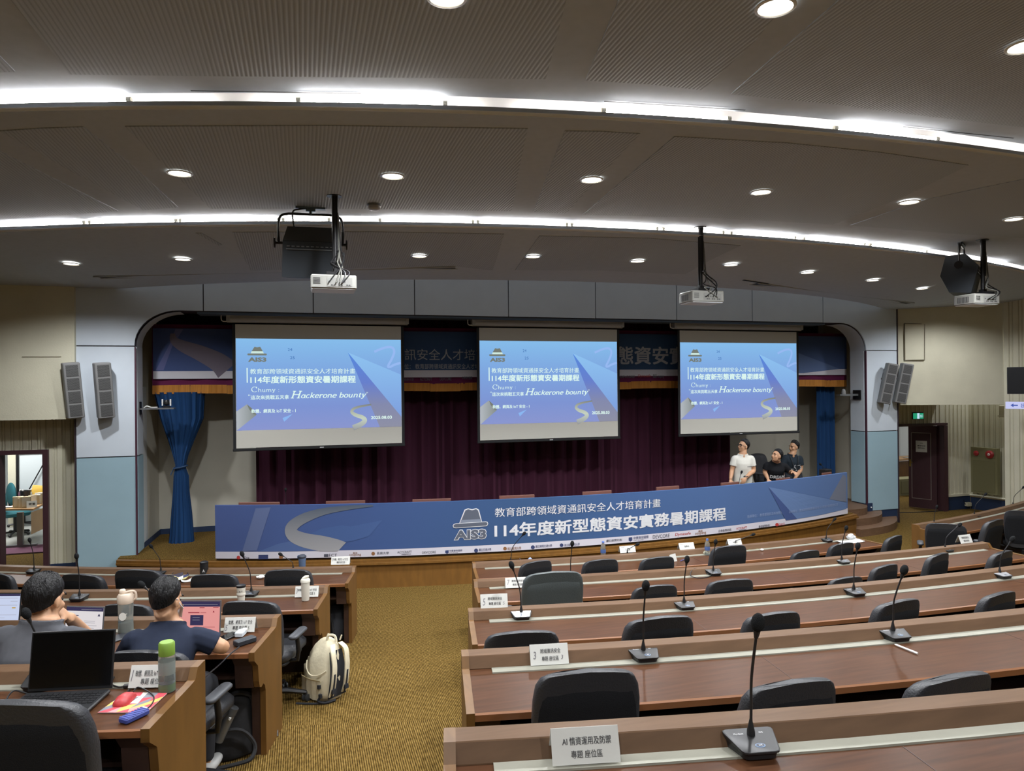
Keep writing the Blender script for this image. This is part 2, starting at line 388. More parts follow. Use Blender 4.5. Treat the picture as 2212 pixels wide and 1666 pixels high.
# dark air slots in the plaster
def slot(par, a, b, fn, w_=.05, name='air_slot'):
    p, q = fn(*a), fn(*b); d = (q - p).normalized(); nrm = Vector((-d.y, d.x, 0))
    mb = MB(); K = 8
    r1 = []; r2 = []
    for k in range(K + 1):
        c = p.lerp(q, k / K)
        r1.append((c + nrm * w_ - Vector((0, 0, .006))).to_tuple()); r2.append((c - nrm * w_ - Vector((0, 0, .006))).to_tuple())
    mb.add(r1 + r2, [(k, k + 1, K + 2 + k, K + 1 + k) for k in range(K)])
    mb.add([(x, y, z + .012) for x, y, z in r1 + r2], [(k, K + 1 + k, K + 2 + k, k + 1) for k in range(K)])
    obj(name, mb, DARKV, par)
    if w_ < .03: return
    fr = MB()
    for s_ in (1, -1): fr.tube([c.lerp(c, 0) + nrm * (w_ + .012) * s_ - Vector((0, 0, .004)) for c in (p - d * .02, q + d * .02)], .012, 6)
    obj('slot_frame', fr, CEIL, par)
slot(ceil2, (213, 599), (983, 578), on_ceiling2, .06); slot(ceil2, (1605, 605), (1660, 613), on_ceiling2, .02); slot(ceil2, (1630, 613), (1965, 655), on_ceiling2, .06)
slot(ceil0, (412, 194), (780, 200), z0f, .008); slot(ceil0, (1305, 217), (1610, 236), z0f, .008); slot(ceil0, (1950, 272), (2190, 297), z0f, .008)
slot(ceil1, (545, 464), (780, 463), z1f, .008); slot(ceil1, (1540, 492), (1700, 505), z1f, .008); slot(ceil1, (80, 477), (220, 468), z1f, .008)
# ---- fluorescent tubes lying in the coves
TUBE = emis('tube_light', (255, 250, 245), TUBE_E)
TCAP = mat('tube_cap', (200, 196, 180), .5)
ORD = ['first', 'second', 'third', 'fourth', 'fifth', 'sixth', 'seventh', 'eighth', 'ninth', 'tenth', 'eleventh']
def tube_lamp(x0, x1, fn, z, label, grp):
    p, q = Vector((x0, fn(x0), z)), Vector((x1, fn(x1), z)); d = q - p; L = d.length
    t = thing('fluorescent_tube', label, 'lamp', p, math.atan2(d.y, d.x), grp)
    m = MB(); m.tube([(.03, 0, 0), (L - .03, 0, 0)], .015, 8); obj('glass_tube', m, TUBE, t, True)
    for x in (0, L - .03):
        m = MB(); m.tube([(x, 0, 0), (x + .03, 0, 0)], .017, 8); m.box((x + .015, 0, -.016), (.02, .03, .034)); obj('end_cap', m, TCAP, t, True)
def px_tube(u0, v0, u1, v1, fn, z, label, grp):
    tube_lamp(at_z(u0, v0, z).x, at_z(u1, v1, z).x, fn, z, label, grp)
fa = lambda X: c_Alow(X) + .068; fb = lambda X: c_Blow(X) + .068
zA, zB = Z1 + .088, Z2 + .086
for k, (a, b, c, d) in enumerate([(-140, 222, 288, 222), (640, 213, 968, 221), (1305, 233, 1586, 252), (1808, 273, 2032, 299)]):
    px_tube(a, b, c, d, fa, zA, ['fluorescent tube at the left edge of the near ceiling cove', 'fluorescent tube in the near ceiling cove above the left projector screen', 'fluorescent tube in the near ceiling cove right of the middle', 'fluorescent tube near the right edge of the near ceiling cove'][k], 'tubes in the near ceiling cove')
for k, (a, b, c, d) in enumerate([(-20, 487, 184, 479), (190, 478, 381, 472), (384, 471, 605, 469), (609, 469, 715, 468), (820, 470, 1030, 473), (1034, 474, 1228, 484), (1230, 486, 1420, 494), (1425, 496, 1560, 503), (1570, 505, 1725, 511), (1742, 512, 1880, 524), (1890, 525, 2010, 541), (2122, 562, 2175, 569)]):
    nm = ['first', 'second', 'third', 'fourth', 'fifth', 'sixth', 'seventh', 'eighth', 'ninth', 'tenth', 'eleventh', 'twelfth'][k]
    px_tube(a, b, c, d, fb, zB, nm + ' fluorescent tube from the left in the far ceiling cove', 'tubes in the far ceiling cove')
for fn, z, nm in ((lambda X: c_Alow(X) + .26, Z1 + .082, 'near'), (lambda X: c_Blow(X) + .26, Z2 + .082, 'far')):  # unseen tubes added to brighten the inside of both coves
    for k in range(11): tube_lamp(-5.6 + 1.75 * k, -4.05 + 1.75 * k, fn, z, '%s unseen fluorescent tube from the left tucked behind the lip of the %s ceiling cove' % (ORD[k], nm), 'unseen tubes behind the lip of the %s cove' % nm)
for k in range(5): tube_lamp(-4 + 3.2 * k, -2.6 + 3.2 * k, lambda X: c_Atop(X) - 3.13, Z0 + .088, ORD[k] + ' fluorescent tube from the left in the cove over the camera', 'tubes in the cove behind')
# ---- recessed downlights
DRIM = mat('downlight_rim', (210, 206, 196), .35, .4); DGLOW = emis('downlight_glow', (255, 250, 238), 6.0)
ld = bpy.data.lights.new('downlight_beam', 'SPOT'); ld.energy = DOWN_W; ld.spot_size = math.radians(152); ld.spot_blend = .6; ld.shadow_soft_size = .07; ld.color = (.95, .97, 1)
ld2 = ld.copy(); ld2.energy = DOWN_W * .6      # weaker lamps close to the side walls
def downlight(p, label, grp, r=.085, weak=False):
    p = Vector((p[0], p[1], p[2] - .008)); t = thing('downlight', label, 'lamp', p, 0, grp)
    m = MB(); m.lathe([(r * 1.18, -.004), (r * 1.18, -.009), (r * 1.0, -.012), (r * .97, -.008), (r * .97, -.004)], 20, caps=False); obj('rim', m, DRIM, t, True)
    m = MB(); m.lathe([(r * .97, -.0045), (r * .5, -.005), (.001, -.005)], 20, caps=False); m.box((0, 0, -.006), (r * .5, r * 1.1, .006)); obj('bulb', m, DGLOW, t)
    l = bpy.data.objects.new('downlight_beam', ld2 if weak else ld); C.objects.link(l); l.parent = t; l.location = (0, 0, -.03)
for k, q in enumerate([(388, 371), (848, 377), (1278, 385), (1644, 412), (1964, 434), (2190, 471)]):
    downlight(at_z(*q, Z1), ORD[k] + ' lit downlight from the left in the middle ceiling band', 'downlights of the middle band')
for k, q in enumerate([(154, 568), (395, 558), (906, 551), (1151, 552), (1377, 562), (1579, 570), (1744, 587), (1885, 604), (1992, 622), (2078, 640), (2180, 669)]):
    downlight(on_ceiling2(*q), ORD[k] + ' lit downlight from the left in the ceiling band nearest the stage', 'downlights of the stage band', weak=k > 8)
for k, q in enumerate([(1675, 10), (2215, 95), (965, -12)]):
    downlight(at_z(*q, Z0), ['large lit downlight at the top edge of the ceiling', 'lit downlight cut by the right edge of the ceiling', 'downlight glowing just past the top edge'][k], 'downlights of the near band')
for k, (x, y) in enumerate(((-3.2, 4.2), (-.8, 3.4), (6.4, 3.2), (8.8, 3.6), (-3.5, .5), (-.8, -.6), (2, -1.), (5, -1), (8, -.4), (0, -3.5), (4, -3.5), (8, -3.5))):
    downlight(Vector((x, y, Z0 if y > 2.2 else Z0 + .12)), '%s downlight of the %s over the rear seats' % ((ORD + ['twelfth'])[k], 'four beside the near cove' if k < 4 else 'eight behind the camera'), 'downlights over the rear seats')
# ---- stage front wall: lining panels with open joints on a dark backing
REV = .40
wf = MB()
def pr(poly, y0, d, mi=0): wf.prism(poly, d, mi, Matrix.Translation((0, y0, 0)))
XL0, XL1, XR0, XR1 = -3.105, -2.335, 10.64, 11.40
ZJ1, ZJ2, ZTOP, ZF = 1.84, 3.44, 5.2, 3.965
def arch(cx, cz, rx, rz, s, n=10, a0=0, a1=90):
    return [(cx + s * rx * math.cos(math.radians(a0 + (a1 - a0) * k / n)), cz + rz * math.sin(math.radians(a0 + (a1 - a0) * k / n))) for k in range(n + 1)]
aL = arch(-1.74, ZJ2, .595, ZF - ZJ2, -1); aR = arch(10.045, ZJ2, .595, ZF - ZJ2, 1)
backing = [(XL0, 0), (XL1, 0)] + aL + [(p[0], p[1]) for p in reversed(aR)] + [(XR0, 0), (XR1, 0), (XR1, ZTOP), (XL0, ZTOP)]
wf.prism([(XL0, 0), (XL1, 0), (XL1, ZJ2)] + aL + [(-1.41, ZF), (-1.41, ZTOP), (XL0, ZTOP)], REV - .03, 0, Matrix.Translation((0, YW + .03, 0)))
wf.prism([(-1.41, ZF), (9.64, ZF), (9.64, ZTOP), (-1.41, ZTOP)], REV - .03, 0, Matrix.Translation((0, YW + .03, 0)))
wf.prism([(9.64, ZF)] + list(reversed(aR)) + [(XR0, ZJ2), (XR0, 0), (XR1, 0), (XR1, ZTOP), (9.64, ZTOP)], REV - .03, 0, Matrix.Translation((0, YW + .03, 0)))
wfront = struct('wall_front', wf, DKTRIM)
g = .008
def panel(poly, m, d=.03):
    mb = MB(); mb.prism(poly, d, 0, Matrix.Translation((0, YW, 0))); return obj('wall_panel', mb, m, wfront)
def rect(x0, x1, z0, z1): return [(x0, z0), (x1, z0), (x1, z1), (x0, z1)]
panel(rect(XL0 + g, XL1 - g, .0, ZJ1 - g), LBLUE); panel(rect(XL0 + g, XL1 - g, ZJ1 + g, ZJ2 - g), BLUEGREY)
panel(rect(XR0 + g, XR1 - g, .28, ZJ1 - g), LBLUE); panel(rect(XR0 + g, XR1 - g, ZJ1 + g, ZJ2 - g), BLUEGREY)
panel([(XL0 + g, ZJ2 + g), (XL1 - g, ZJ2 + g)] + [(x - g, z + g) for x, z in aL] + [(-1.41 - g, ZF + g), (-1.41 - g, ZTOP), (XL0 + g, ZTOP)], BLUEGREY)
panel([(9.64 + g, ZF + g)] + [(x + g, z + g) for x, z in reversed(aR)] + [(XR0 + g, ZJ2 + g), (XR1 - g, ZJ2 + g), (XR1 - g, ZTOP), (9.64 + g, ZTOP)], BLUEGREY)
for k in range(7):
    a = -1.41 + k * 11.05 / 7; panel(rect(a + g, a + 11.05 / 7 - g, ZF + g, ZTOP), BLUEGREY)
# reveals (inner cheeks) of the stage opening
for x, s in ((XL1, 1), (XR0, -1)):
    for z0, z1, m in ((.42, ZJ1 - g, LBLUE), (ZJ1 + g, ZJ2 - g, BLUEGREY)):
        mb = MB(); mb.box((x + s * .01, YW + REV / 2 + .02, (z0 + z1) / 2), (.02, REV - .04, z1 - z0)); obj('reveal_panel', mb, m, wfront)
for A in (aL, aR):
    mb = MB(); n = len(A); s = 1 if A is aL else -1
    inn = [(x + s * .015 * 1, z - .015) for x, z in A]
    mb.add([(x, YW + .01, z) for x, z in inn] + [(x, YW + REV, z) for x, z in inn], [(k, k + 1, n + k + 1, n + k) for k in range(n - 1)])
    obj('arch_reveal', mb, BLUEGREY, wfront, True)
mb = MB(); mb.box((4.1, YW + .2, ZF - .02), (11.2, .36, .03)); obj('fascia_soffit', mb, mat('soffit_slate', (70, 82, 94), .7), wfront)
for x in (XL1 + .006, XR0 - .006):
    mb = MB(); mb.box((x, YW - .002, 1.9), (.02, .03, 3.05)); obj('corner_bead', mb, mat('maroon_bead', (70, 36, 52), .5), wfront)
for x in (XL0 - .006, XR1 + .006):
    mb = MB(); mb.box((x, YW + .0, 2.3), (.014, .03, 4.6)); obj('corner_bead', mb, DKTRIM, wfront)
mb = MB(); mb.box((XL1 - .11, YW + .1, .16), (.24, .3, .32)); mb.box((XR0 + .05, YW + .12, .35), (.12, .28, .16)); mb.box((11.02, YW + .12, .14), (.74, .22, .27)); struct('baseboard_front', mb, NAVY)
# ---- stage platform
SX, SYC, SR = 4.2, 25.9, 16.1               # banner curve; the riser stands a little proud of it
def st_y(X, t=0): return arc_y(X, SX, SYC, SR + t)
SH = .405
def st_plate(name, x0, x1, t, z0, z1, m, par=None, back=13.0, n=48):
    mb = MB(); A = [(x0 + (x1 - x0) * k / n, st_y(x0 + (x1 - x0) * k / n, t)) for k in range(n + 1)]
    bk = back if callable(back) else (lambda X: back)
    vs = [(x, y, z) for z in (z0, z1) for x, y in A] + [(x, bk(x), z) for z in (z0, z1) for x, y in A]
    N = n + 1; fs = []
    for k in range(n):
        fs += [(k, k + 1, N + k + 1, N + k), (N + k, N + k + 1, 3 * N + k + 1, 3 * N + k), (2 * N + k, 3 * N + k, 3 * N + k + 1, 2 * N + k + 1), (k, 2 * N + k, 2 * N + k + 1, k + 1)]
    fs += [(0, N, 3 * N, 2 * N), (n, 2 * N + n, 3 * N + n, N + n)]
    mb.add(vs, fs); return (obj(name, mb, m, par) if par else struct(name, mb, m))
stage = st_plate('floor', -2.55, 9.72, .04, 0, SH - .04, W_STAGE)
st_plate('nosing', -2.55, 9.74, .08, SH - .075, SH - .045, W_STAGE, stage, lambda X: st_y(X, -.2))
st_plate('nosing', -2.55, 9.72, .06, SH - .045, SH - .008, W_STAGE, stage, lambda X: st_y(X, -.2))
st_plate('stage_carpet', -2.55, 9.7, -.03, SH - .04, SH, CARPET, stage)
steps = MB()
for k, z in enumerate((.135, .27, .40)):
    A, B_ = Vector((9.70, 10.60 + .27 * k, 0)), Vector((11.40 - .34 * k, 11.52 + .05 * k, 0)); P = [(A.x, 12.0)]
    for q in range(13):
        c = A.lerp(B_, q / 12) + Vector((.45, -.87, 0)) * (.24 * math.sin(PI * q / 12)); P.append((c.x, c.y))
    P.append((B_.x, 12.0)); N = len(P)
    steps.add([(x, y, z - .135) for x, y in P] + [(x, y, z) for x, y in P], [tuple(range(N, 2 * N))] + [(i, (i + 1) % N, (i + 1) % N + N, i + N) for i in range(N)])
steps.box((10.2, 12.45, SH / 2), (1.3, 1.0, SH))
struct('floor', steps, wood_mat('step_wood', (108, 82, 62), .5, (2, 8, 8), .12))
# ---- stage back and wings
sb = MB(); sb.box((4.3, 13.0, 2.6), (16, .1, 5.2)); wback = struct('wall_back', sb, CREAM2)
sb = MB()
sb.add([(XL1 - .25, YW + REV, 0), (-2.3, 12.95, 0), (-2.3, 12.95, 5.2), (XL1 - .25, YW + REV, 5.2)], [(0, 1, 2, 3)]); struct('wall_left', sb, CREAM2)
sb = MB(); sb.add([(XR0 + .25, YW + REV, 0), (10.9, 12.95, 0), (10.9, 12.95, 5.2), (XR0 + .25, YW + REV, 5.2)], [(0, 1, 2, 3)]); struct('wall_right', sb, CREAM2)
mb = MB(); mb.add([(-2.32, 11.9, SH), (-2.28, 12.94, SH), (-1.2, 12.94, SH), (-1.2, 12.94, SH + .09), (-2.28, 12.94, SH + .09), (-2.32, 11.9, SH + .09)], [(0, 1, 4, 5), (1, 2, 3, 4)]); struct('baseboard_back', mb, NAVY)
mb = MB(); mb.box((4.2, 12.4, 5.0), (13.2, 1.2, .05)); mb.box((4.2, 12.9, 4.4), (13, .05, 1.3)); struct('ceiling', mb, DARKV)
# ---- hall side walls
def fluted(p0, p1, z0, z1, pitch=.11, dep=.018):
    p0, p1 = Vector(p0), Vector(p1); L = (p1 - p0).length; d = (p1 - p0) / L; nrm = Vector((d.y, -d.x)); mb = MB(); n = int(L / pitch)
    pts = []
    for k in range(n + 1):
        for f_, o in ((0, 0), (.5, 0), (.58, -dep), (.66, -dep * .3), (.82, -dep * .3), (.92, -dep)):
            s_ = (k + f_) * pitch
            if s_ <= L: pts.append(p0 + d * s_ + nrm * (o + dep))
    pts.append(p0 + d * L + nrm * dep)
    N = len(pts); mb.add([(p.x, p.y, z0) for p in pts] + [(p.x, p.y, z1) for p in pts], [(i, i + 1, N + i + 1, N + i) for i in range(N - 1)])
    return mb
YL = 11.75                                  # left lower wall, with the doorway
dl0 = at_y(4, 1000, YL).x; dl1 = at_y(95.5, 1000, YL).x; dlz = at_y(60, 981, YL).z
struct('wall_left', fluted((-9.5, YL), (dl0 - .06, YL), .3, 2.5), CREAM)
struct('wall_left', fluted((dl1 + .06, YL), (XL0 + .02, YL), .3, 2.5), CREAM)
struct('wall_left', fluted((dl0 - .06, YL), (dl1 + .06, YL), dlz + .05, 2.5), CREAM)
mb = MB(); mb.box((-6.3, YW - .07 + .15, 3.7), (6.42, .3, 2.6)); wl = struct('wall_left', mb, CREAM)
mb = MB(); mb.tube([at_y(48, 771, YW - .075), at_y(132, 771, YW - .075)], .006, 4); obj('plaster_joint', mb, mat('joint_tan', (150, 144, 122), .9), wl)  # joint drawn as a line darker than the plaster
bl = MB(); bl.box(((dl1 + .07 + XL0) / 2, YL - .0, .15), (XL0 - dl1 - .07, .05, .3)); bl.box(((dl0 - .24 - 9.5) / 2, YL, .15), (dl0 - .24 + 9.5, .05, .3)); struct('baseboard_left', bl, NAVY)
fr = MB(); fr.box((dl0 - .12, YL + .02, dlz / 2), (.24, .2, dlz)); fr.box((dl1 + .035, YL, dlz / 2), (.07, .16, dlz)); fr.box(((dl0 + dl1) / 2, YL, dlz + .03), (dl1 - dl0 + .14, .16, .06)); struct('door_1', fr, MAROON)
# right: recessed fluted wall with the door, cabinet wall, hanging upper wall, corner pier
YR = 12.22
dr0 = at_y(1945, 1000, YR).x; dr1 = at_y(2030, 1000, YR).x; drz = at_y(2000, 920, YR).z
struct('wall_right', fluted((dr1 + .06, YR), (14.1, YR), .3, 2.5), CREAM)
struct('wall_right', fluted((11.3, YR), (dr1 + .06, YR), drz + .05, 2.5), CREAM)
struct('wall_right', fluted((14.1, YR), (14.45, 10.9), .3, 2.5), CREAM)
struct('wall_right', fluted((14.45, 10.9), (13.2, 10.62), .0, 2.5), CREAM)
struct('wall_right', fluted((13.2, 10.65), (15.9, 4.2), .0, 4.9, .16), CREAM)
mb = MB()
P = [(11.42, YW + .01), (13.2, 10.65), (13.35, 10.9), (13.2, 12.3), (11.42, 12.3)]; N = 5
mb.add([(x, y, z) for z in (ZE - .465, 5.2) for x, y in P], [tuple(range(N)), tuple(range(N, 2 * N))] + [(i, (i + 1) % N, (i + 1) % N + N, i + N) for i in range(N)])
wr = struct('wall_right', mb, CREAM)
def on_bulk(u, v):                          # on the hanging right wall
    d = ray(u, v); n = Vector((10.65 - YW, -(13.2 - 11.42), 0)); t = (Vector((11.42, YW, 0)).dot(n)) / (d.x * n.x + d.y * n.y)
    return Vector((d.x * t, d.y * t, ZE + d.z * t)) + Vector((-.41, -.91, 0)) * .012
mb = MB(); mb.tube([on_bulk(1953, 699), on_bulk(1954, 778), on_bulk(1996, 778)], .012, 5); mb.tube([on_bulk(1953, 699), on_bulk(1990, 700)], .006, 5); mb.tube([on_bulk(1997, 700), on_bulk(1997, 778)], .004, 5); obj('hatch_joint', mb, mat('joint_dark', (110, 102, 84), .9), wr)
bb = MB(); bb.box(((dr1 + .07 + 14.1) / 2, YR, .15), (14.1 - dr1 - .07, .05, .3)); bb.add([(14.1, YR - .03, 0), (14.43, 10.93, 0), (14.43, 10.93, .27), (14.1, YR - .03, .27)], [(0, 1, 2, 3)]); struct('baseboard_right', bb, NAVY)
bb = MB(); bb.box(((dr1 + .07 + 14.1) / 2, YR - .02, .32), (14.1 - dr1 - .05, .05, .05)); bb.tube([(14.07, YR - .03, .31), (14.4, 10.93, .30)], .025, 4); struct('trim_2', bb, CREAM)
fr = MB(); fr.box((dr1 + .05, YR - .03, drz / 2), (.1, .18, drz)); fr.box(((11.3 + dr1) / 2 + .05, YR - .03, drz + .03), (dr1 - 11.3 + .1, .18, .05)); struct('door_3', fr, MAROON)
# closing the hall around and behind the camera
mb = MB(); mb.box((-9.5, 2.6, 2.4), (.1, 19.5, 5.4)); struct('wall_left', mb, CREAM)
mb = MB(); mb.box((3.4, -7.0, 2.4), (26, .1, 5.4)); struct('wall_rear', mb, CREAM)
mb = MB(); mb.add([(15.9, 4.25, -.2), (15.9, -7.1, -.2), (15.9, -7.1, 5.2), (15.9, 4.25, 5.2)], [(0, 1, 2, 3)]); struct('wall_right', mb, CREAM)
# ================================================================== curved desk rows
DT = -.052                                   # desktop top below the ledge top
def P_row(i, X, t, z):
    """point on row i: X of the far edge, t behind it, z below the ledge"""
    xc, yc, R = ROWS[i]; a = math.asin((X - xc) / R)
    return (xc + (R + t) * math.sin(a), yc - (R + t) * math.cos(a), LZ[i] + z)
def row_ang(i, p): xc, yc, R = ROWS[i]; return math.atan2(p[0] - xc, yc - p[1])
def sweep(i, X0, X1, prof, n):
    mb = MB(); rings = [[P_row(i, X0 + (X1 - X0) * k / n, t, z) for t, z in prof] for k in range(n + 1)]
    return mb.loft(rings, True)
ENDP = [(0, 0), (.085, 0), (.118, -.045), (.165, DT + .004), (.565, DT + .004), (.565, -.1), (.545, -.115), (.50, -.15), (.485, -.25), (.47, -.29), (.44, -.305), (.40, -.30), (.37, -.32), (.355, -.36), (.35, -.765), (0, -.765)]
def desk(i, X0, X1, label, left_end=True, right_end=True, n=None):
    n = n or max(6, int((X1 - X0) / .35)); m = P_row(i, (X0 + X1) / 2, .28, -.765)
    t = thing('conference_desk', label, 'desk', m, 0, 'curved conference desk rows'); inv = Matrix.Translation((-m[0], -m[1], -m[2]))
    def part(nm, mb, mt): o = obj(nm, mb, mt, t); o.data.transform(inv); return o
    part('ledge', sweep(i, X0, X1, [(0, -.002), (.002, 0), (.083, 0), (.086, -.003), (.112, -.05), (.112, -.09), (0, -.09)], n), W_LEDGE)
    part('desktop', sweep(i, X0, X1, [(.112, DT - .002), (.552, DT - .002), (.552, -.088), (.112, -.088)], n), W_DESK)
    part('edge_band', sweep(i, X0, X1, [(.552, DT), (.560, DT - .006), (.560, -.084), (.552, -.088)], n), W_EDGE)
    part('metal_strip', sweep(i, X0 + .1, X1 - .1, [(.114, DT - .004), (.114, DT + .004), (.168, DT + .004), (.170, DT - .004)], n), METAL)
    part('front_panel', sweep(i, X0 + .02, X1 - .02, [(.02, -.09), (.04, -.09), (.04, -.765), (.02, -.765)], n), W_DARK)
    part('shelf', sweep(i, X0 + .03, X1 - .03, [(.06, -.235), (.44, -.235), (.44, -.255), (.06, -.255)], n), W_DARK)
    for X, on, s in ((X0, left_end, -1), (X1, right_end, 1)):
        if not on: continue
        mb = MB(); N = len(ENDP)
        a = [P_row(i, X, tt, z) for tt, z in ENDP]; ang = row_ang(i, a[0]); ox, oy = math.cos(ang) * s * .034, math.sin(ang) * s * .034
        mb.add(a + [(x + ox, y + oy, z) for x, y, z in a], [tuple(range(N)), tuple(range(2 * N - 1, N - 1, -1))] + [(k, (k + 1) % N, (k + 1) % N + N, k + N) for k in range(N)])
        part('end_panel', mb, W_END)
        mb = MB(); rings = [[P_row(i, X - s * q, tt, z) for tt, z in ((.06, -.09), (.545, -.09), (.50, -.15), (.485, -.29), (.06, -.29))] for q in (.002, .10)]
        mb.loft(rings, True); part('side_box', mb, W_DARK)
        mb = MB(); rings = [[P_row(i, X - s * q, tt, z) for tt, z in ((.05, -.29), (.355, -.29), (.345, -.765), (.05, -.765))] for q in (.002, .05)]
        mb.loft(rings, True); part('leg_board', mb, W_DARK)
    for k in range(1, int((X1 - X0) / 1.6) + 1):                 # dividers under the top and desk joints
        X = X0 + (X1 - X0) * k / (int((X1 - X0) / 1.6) + 1)
        mb = MB(); mb.loft([[P_row(i, X + q, tt, z) for tt, z in ((.06, -.09), (.50, -.09), (.44, -.3), (.34, -.765), (.06, -.765))] for q in (-.015, .015)], True); part('divider', mb, W_DARK)
        mb = MB(); mb.loft([[P_row(i, X + q, tt, z) for tt, z in ((.175, DT - .004), (.55, DT - .004), (.55, DT - .001), (.175, DT - .001))] for q in (-.0015, .0015)], True); part('top_joint', mb, W_DARK)
    return t
def ex(i, u, v): return at_z(u, v, LZ[i]).x
desk(1, ex(1, 1024, 1211.5), ex(1, 1842, 1154), 'curved wooden desk row in the right block nearest the stage')
desk(2, ex(2, 1028, 1248.5), ex(2, 2119.5, 1171), 'second curved wooden desk row from the stage in the right block')
desk(3, ex(3, 1019.7, 1310.7), 9.6, 'third curved wooden desk row from the stage in the right block', True, False)
desk(4, ex(4, 1010.5, 1401.7), 7.6, 'fourth curved wooden desk row in the right block, a white pen on it', True, False)
desk(5, ex(5, 984, 1571.6), 5.4, 'nearest curved wooden desk row at the bottom right with a large microphone', True, False)
desk(1, -7.2, ex(1, 763, 1220), 'curved wooden desk row in the left block nearest the stage', False, True)
desk(2, -6.6, ex(2, 704, 1263.4), 'second curved wooden desk row in the left block, white tumbler on its right end', False, True)
desk(3, -5.2, ex(3, 596.5, 1328), 'third curved wooden desk row in the left block where two men sit', False, True)
desk(4, -4.2, ex(4, 427, 1426), 'nearest curved wooden desk row at the lower left with a black laptop', False, True)
desk(1, 8.42, 14.0, 'curved wooden desk row at the far right beyond the side aisle', True, False)

# ================================================================== swivel chairs
CHROME = mat('caster_grey', (70, 72, 74), .4, .3)
ARMPAD = mat('arm_pad', (62, 64, 68), .5)
def make_chair(leather=LEATHER, fab=FABRIC, arms=True):
    t = thing('swivel_chair', 'x', 'chair')
    W, H = .46, 1.0
    def ring(z, w, th, y0, lean):              # rounded rectangle ring at height z, bowed so the sides come forward
        pts = []
        for k in range(28):
            a = 2 * PI * k / 28; ca, sa = math.cos(a), math.sin(a)
            x = math.copysign(abs(ca) ** .35, ca) * w / 2; y = math.copysign(abs(sa) ** .45, sa) * th / 2
            pts.append((x, y0 + th / 2 + y + .32 * x * x + lean, z))
        return pts
    prof = [(.44, .30, .05), (.46, .38, .075), (.52, .425, .09), (.66, .45, .10), (.80, .46, .10), (.90, .455, .095), (.955, .435, .085), (.982, .40, .07), (.995, .35, .045)]
    def zarch(p, w): return (p[0], p[1], p[2] - .10 * (abs(p[0]) / .23) ** 2 * .28)
    rings = []
    for z, w_, th in prof:
        lean = -.16 * (z - .45)
        rings.append([zarch(p, w_) if z > .85 else p for p in ring(z, w_, th, .0, lean)])
    m = MB(); m.loft(rings, True); obj('backrest', m, leather, t, 60)
    def back_y(x, z): return .32 * x * x - .16 * (z - .45)
    m = MB(); nu, nv = 14, 10
    def fn(u, v):
        z = .47 + v * .478; hw = (.165 + .05 * min(1, v * 4) - .012 * max(0, v - .8) * 5)
        uu = (u - .5) * 2
        if v > .93: hw *= .955
        x = uu * hw; zz = z - (.10 * (abs(x) / .23) ** 2 * .28 if v > .8 else 0) * min(1, (v - .8) * 5 if v > .8 else 0)
        e = .008 if 0 < u < 1 and 0 < v < 1 else -.012
        return (x, back_y(x, zz) - e, zz)
    m.grid(fn, nu, nv); obj('back_cover', m, fab, t, 60)
    m = MB(); m.rbox((0, .30, .47), (.48, .48, .10), .09); obj('seat', m, leather, t, 50)
    m = MB(); m.rbox((0, .29, .405), (.42, .40, .03), .06); obj('seat_pan', m, PLASTIC, t, 50)
    m = MB(); m.tube([(0, -.02, .42), (0, .0, .30), (0, .2, .36)], [.03, .03, .03], 6); obj('back_bracket', m, PLASTIC, t, 50)
    for s in (-1, 1) if arms else ():
        m = MB(); m.tube([(s * .19, .2, .41), (s * .27, .2, .42), (s * .28, .2, .50), (s * .275, .18, .63)], [.016, .018, .02, .018], 8)
        a = obj('armrest', m, PLASTIC, t, 50)
        m = MB(); m.rbox((s * .275, .2, .645), (.075, .26, .03), .035); obj('arm_pad', m, ARMPAD, a, 50)
    m = MB(); m.lathe([(.028, .12), (.028, .26), (.02, .26), (.02, .40)], 12, c=(0, .27, 0)); obj('gas_column', m, BLACKM, t, 40)
    for k in range(5):
        a = 2 * PI * k / 5 + .3; cx_, cy_ = math.cos(a), math.sin(a)
        m = MB(); m.tube([(0, .27, .12), (cx_ * .15, .27 + cy_ * .15, .105), (cx_ * .29, .27 + cy_ * .29, .075)], [.03, .024, .016], 6); l = obj('base_leg', m, PLASTIC, t, 50)
        m = MB(); R_ = Matrix.Translation((cx_ * .29, .27 + cy_ * .29, .03)) @ Matrix.Rotation(a + .9, 4, 'Z') @ Matrix.Rotation(PI / 2, 4, 'X')
        for o_ in (-.018, .018): m.lathe([(.02, -.008), (.03, -.006), (.03, .006), (.02, .008)], 10, T=R_ @ Matrix.Translation((0, 0, o_)))
        m.tube([(cx_ * .29, .27 + cy_ * .29, .03), (cx_ * .29, .27 + cy_ * .29, .078)], .009, 6); obj('caster', m, CHROME, l, 50)
    return t
chair0 = make_chair(); first = [True]
def chair_row(row, u0, u1, vtop, label, group, t=.93, yaw=0, src=None, wide=None, hk=None):
    """row, left/right picture edges and top edge of the backrest; t = distance of the backrest behind the desk's far edge"""
    xc, yc, R = ROWS[row]; u = (u0 + u1) / 2
    p = at_circ(u, vtop, xc, yc, R + t); z0 = FZ[row]; H = p.z - z0 + .0
    Wd = (u1 - u0) * depth(p) / F; sx = wide or min(1.2, max(.82, Wd / (.46 * max(.5, abs(math.cos(yaw))) + .06 * abs(math.sin(yaw)))))
    sz = hk or min(1.2, max(.85, H / .985)); a = row_ang(row, p) + yaw
    loc = Vector((p.x, p.y, z0)); s = chair0 if src is None else src
    sc_ = (sx, min(1.05, sx), sz)
    if s is chair0 and first[0]:
        first[0] = False; s.location = loc; s.rotation_euler = (0, 0, a); s['label'] = label; s['group'] = group; s.scale = sc_; return s
    return dup(s, loc, a, label, group, sc_)
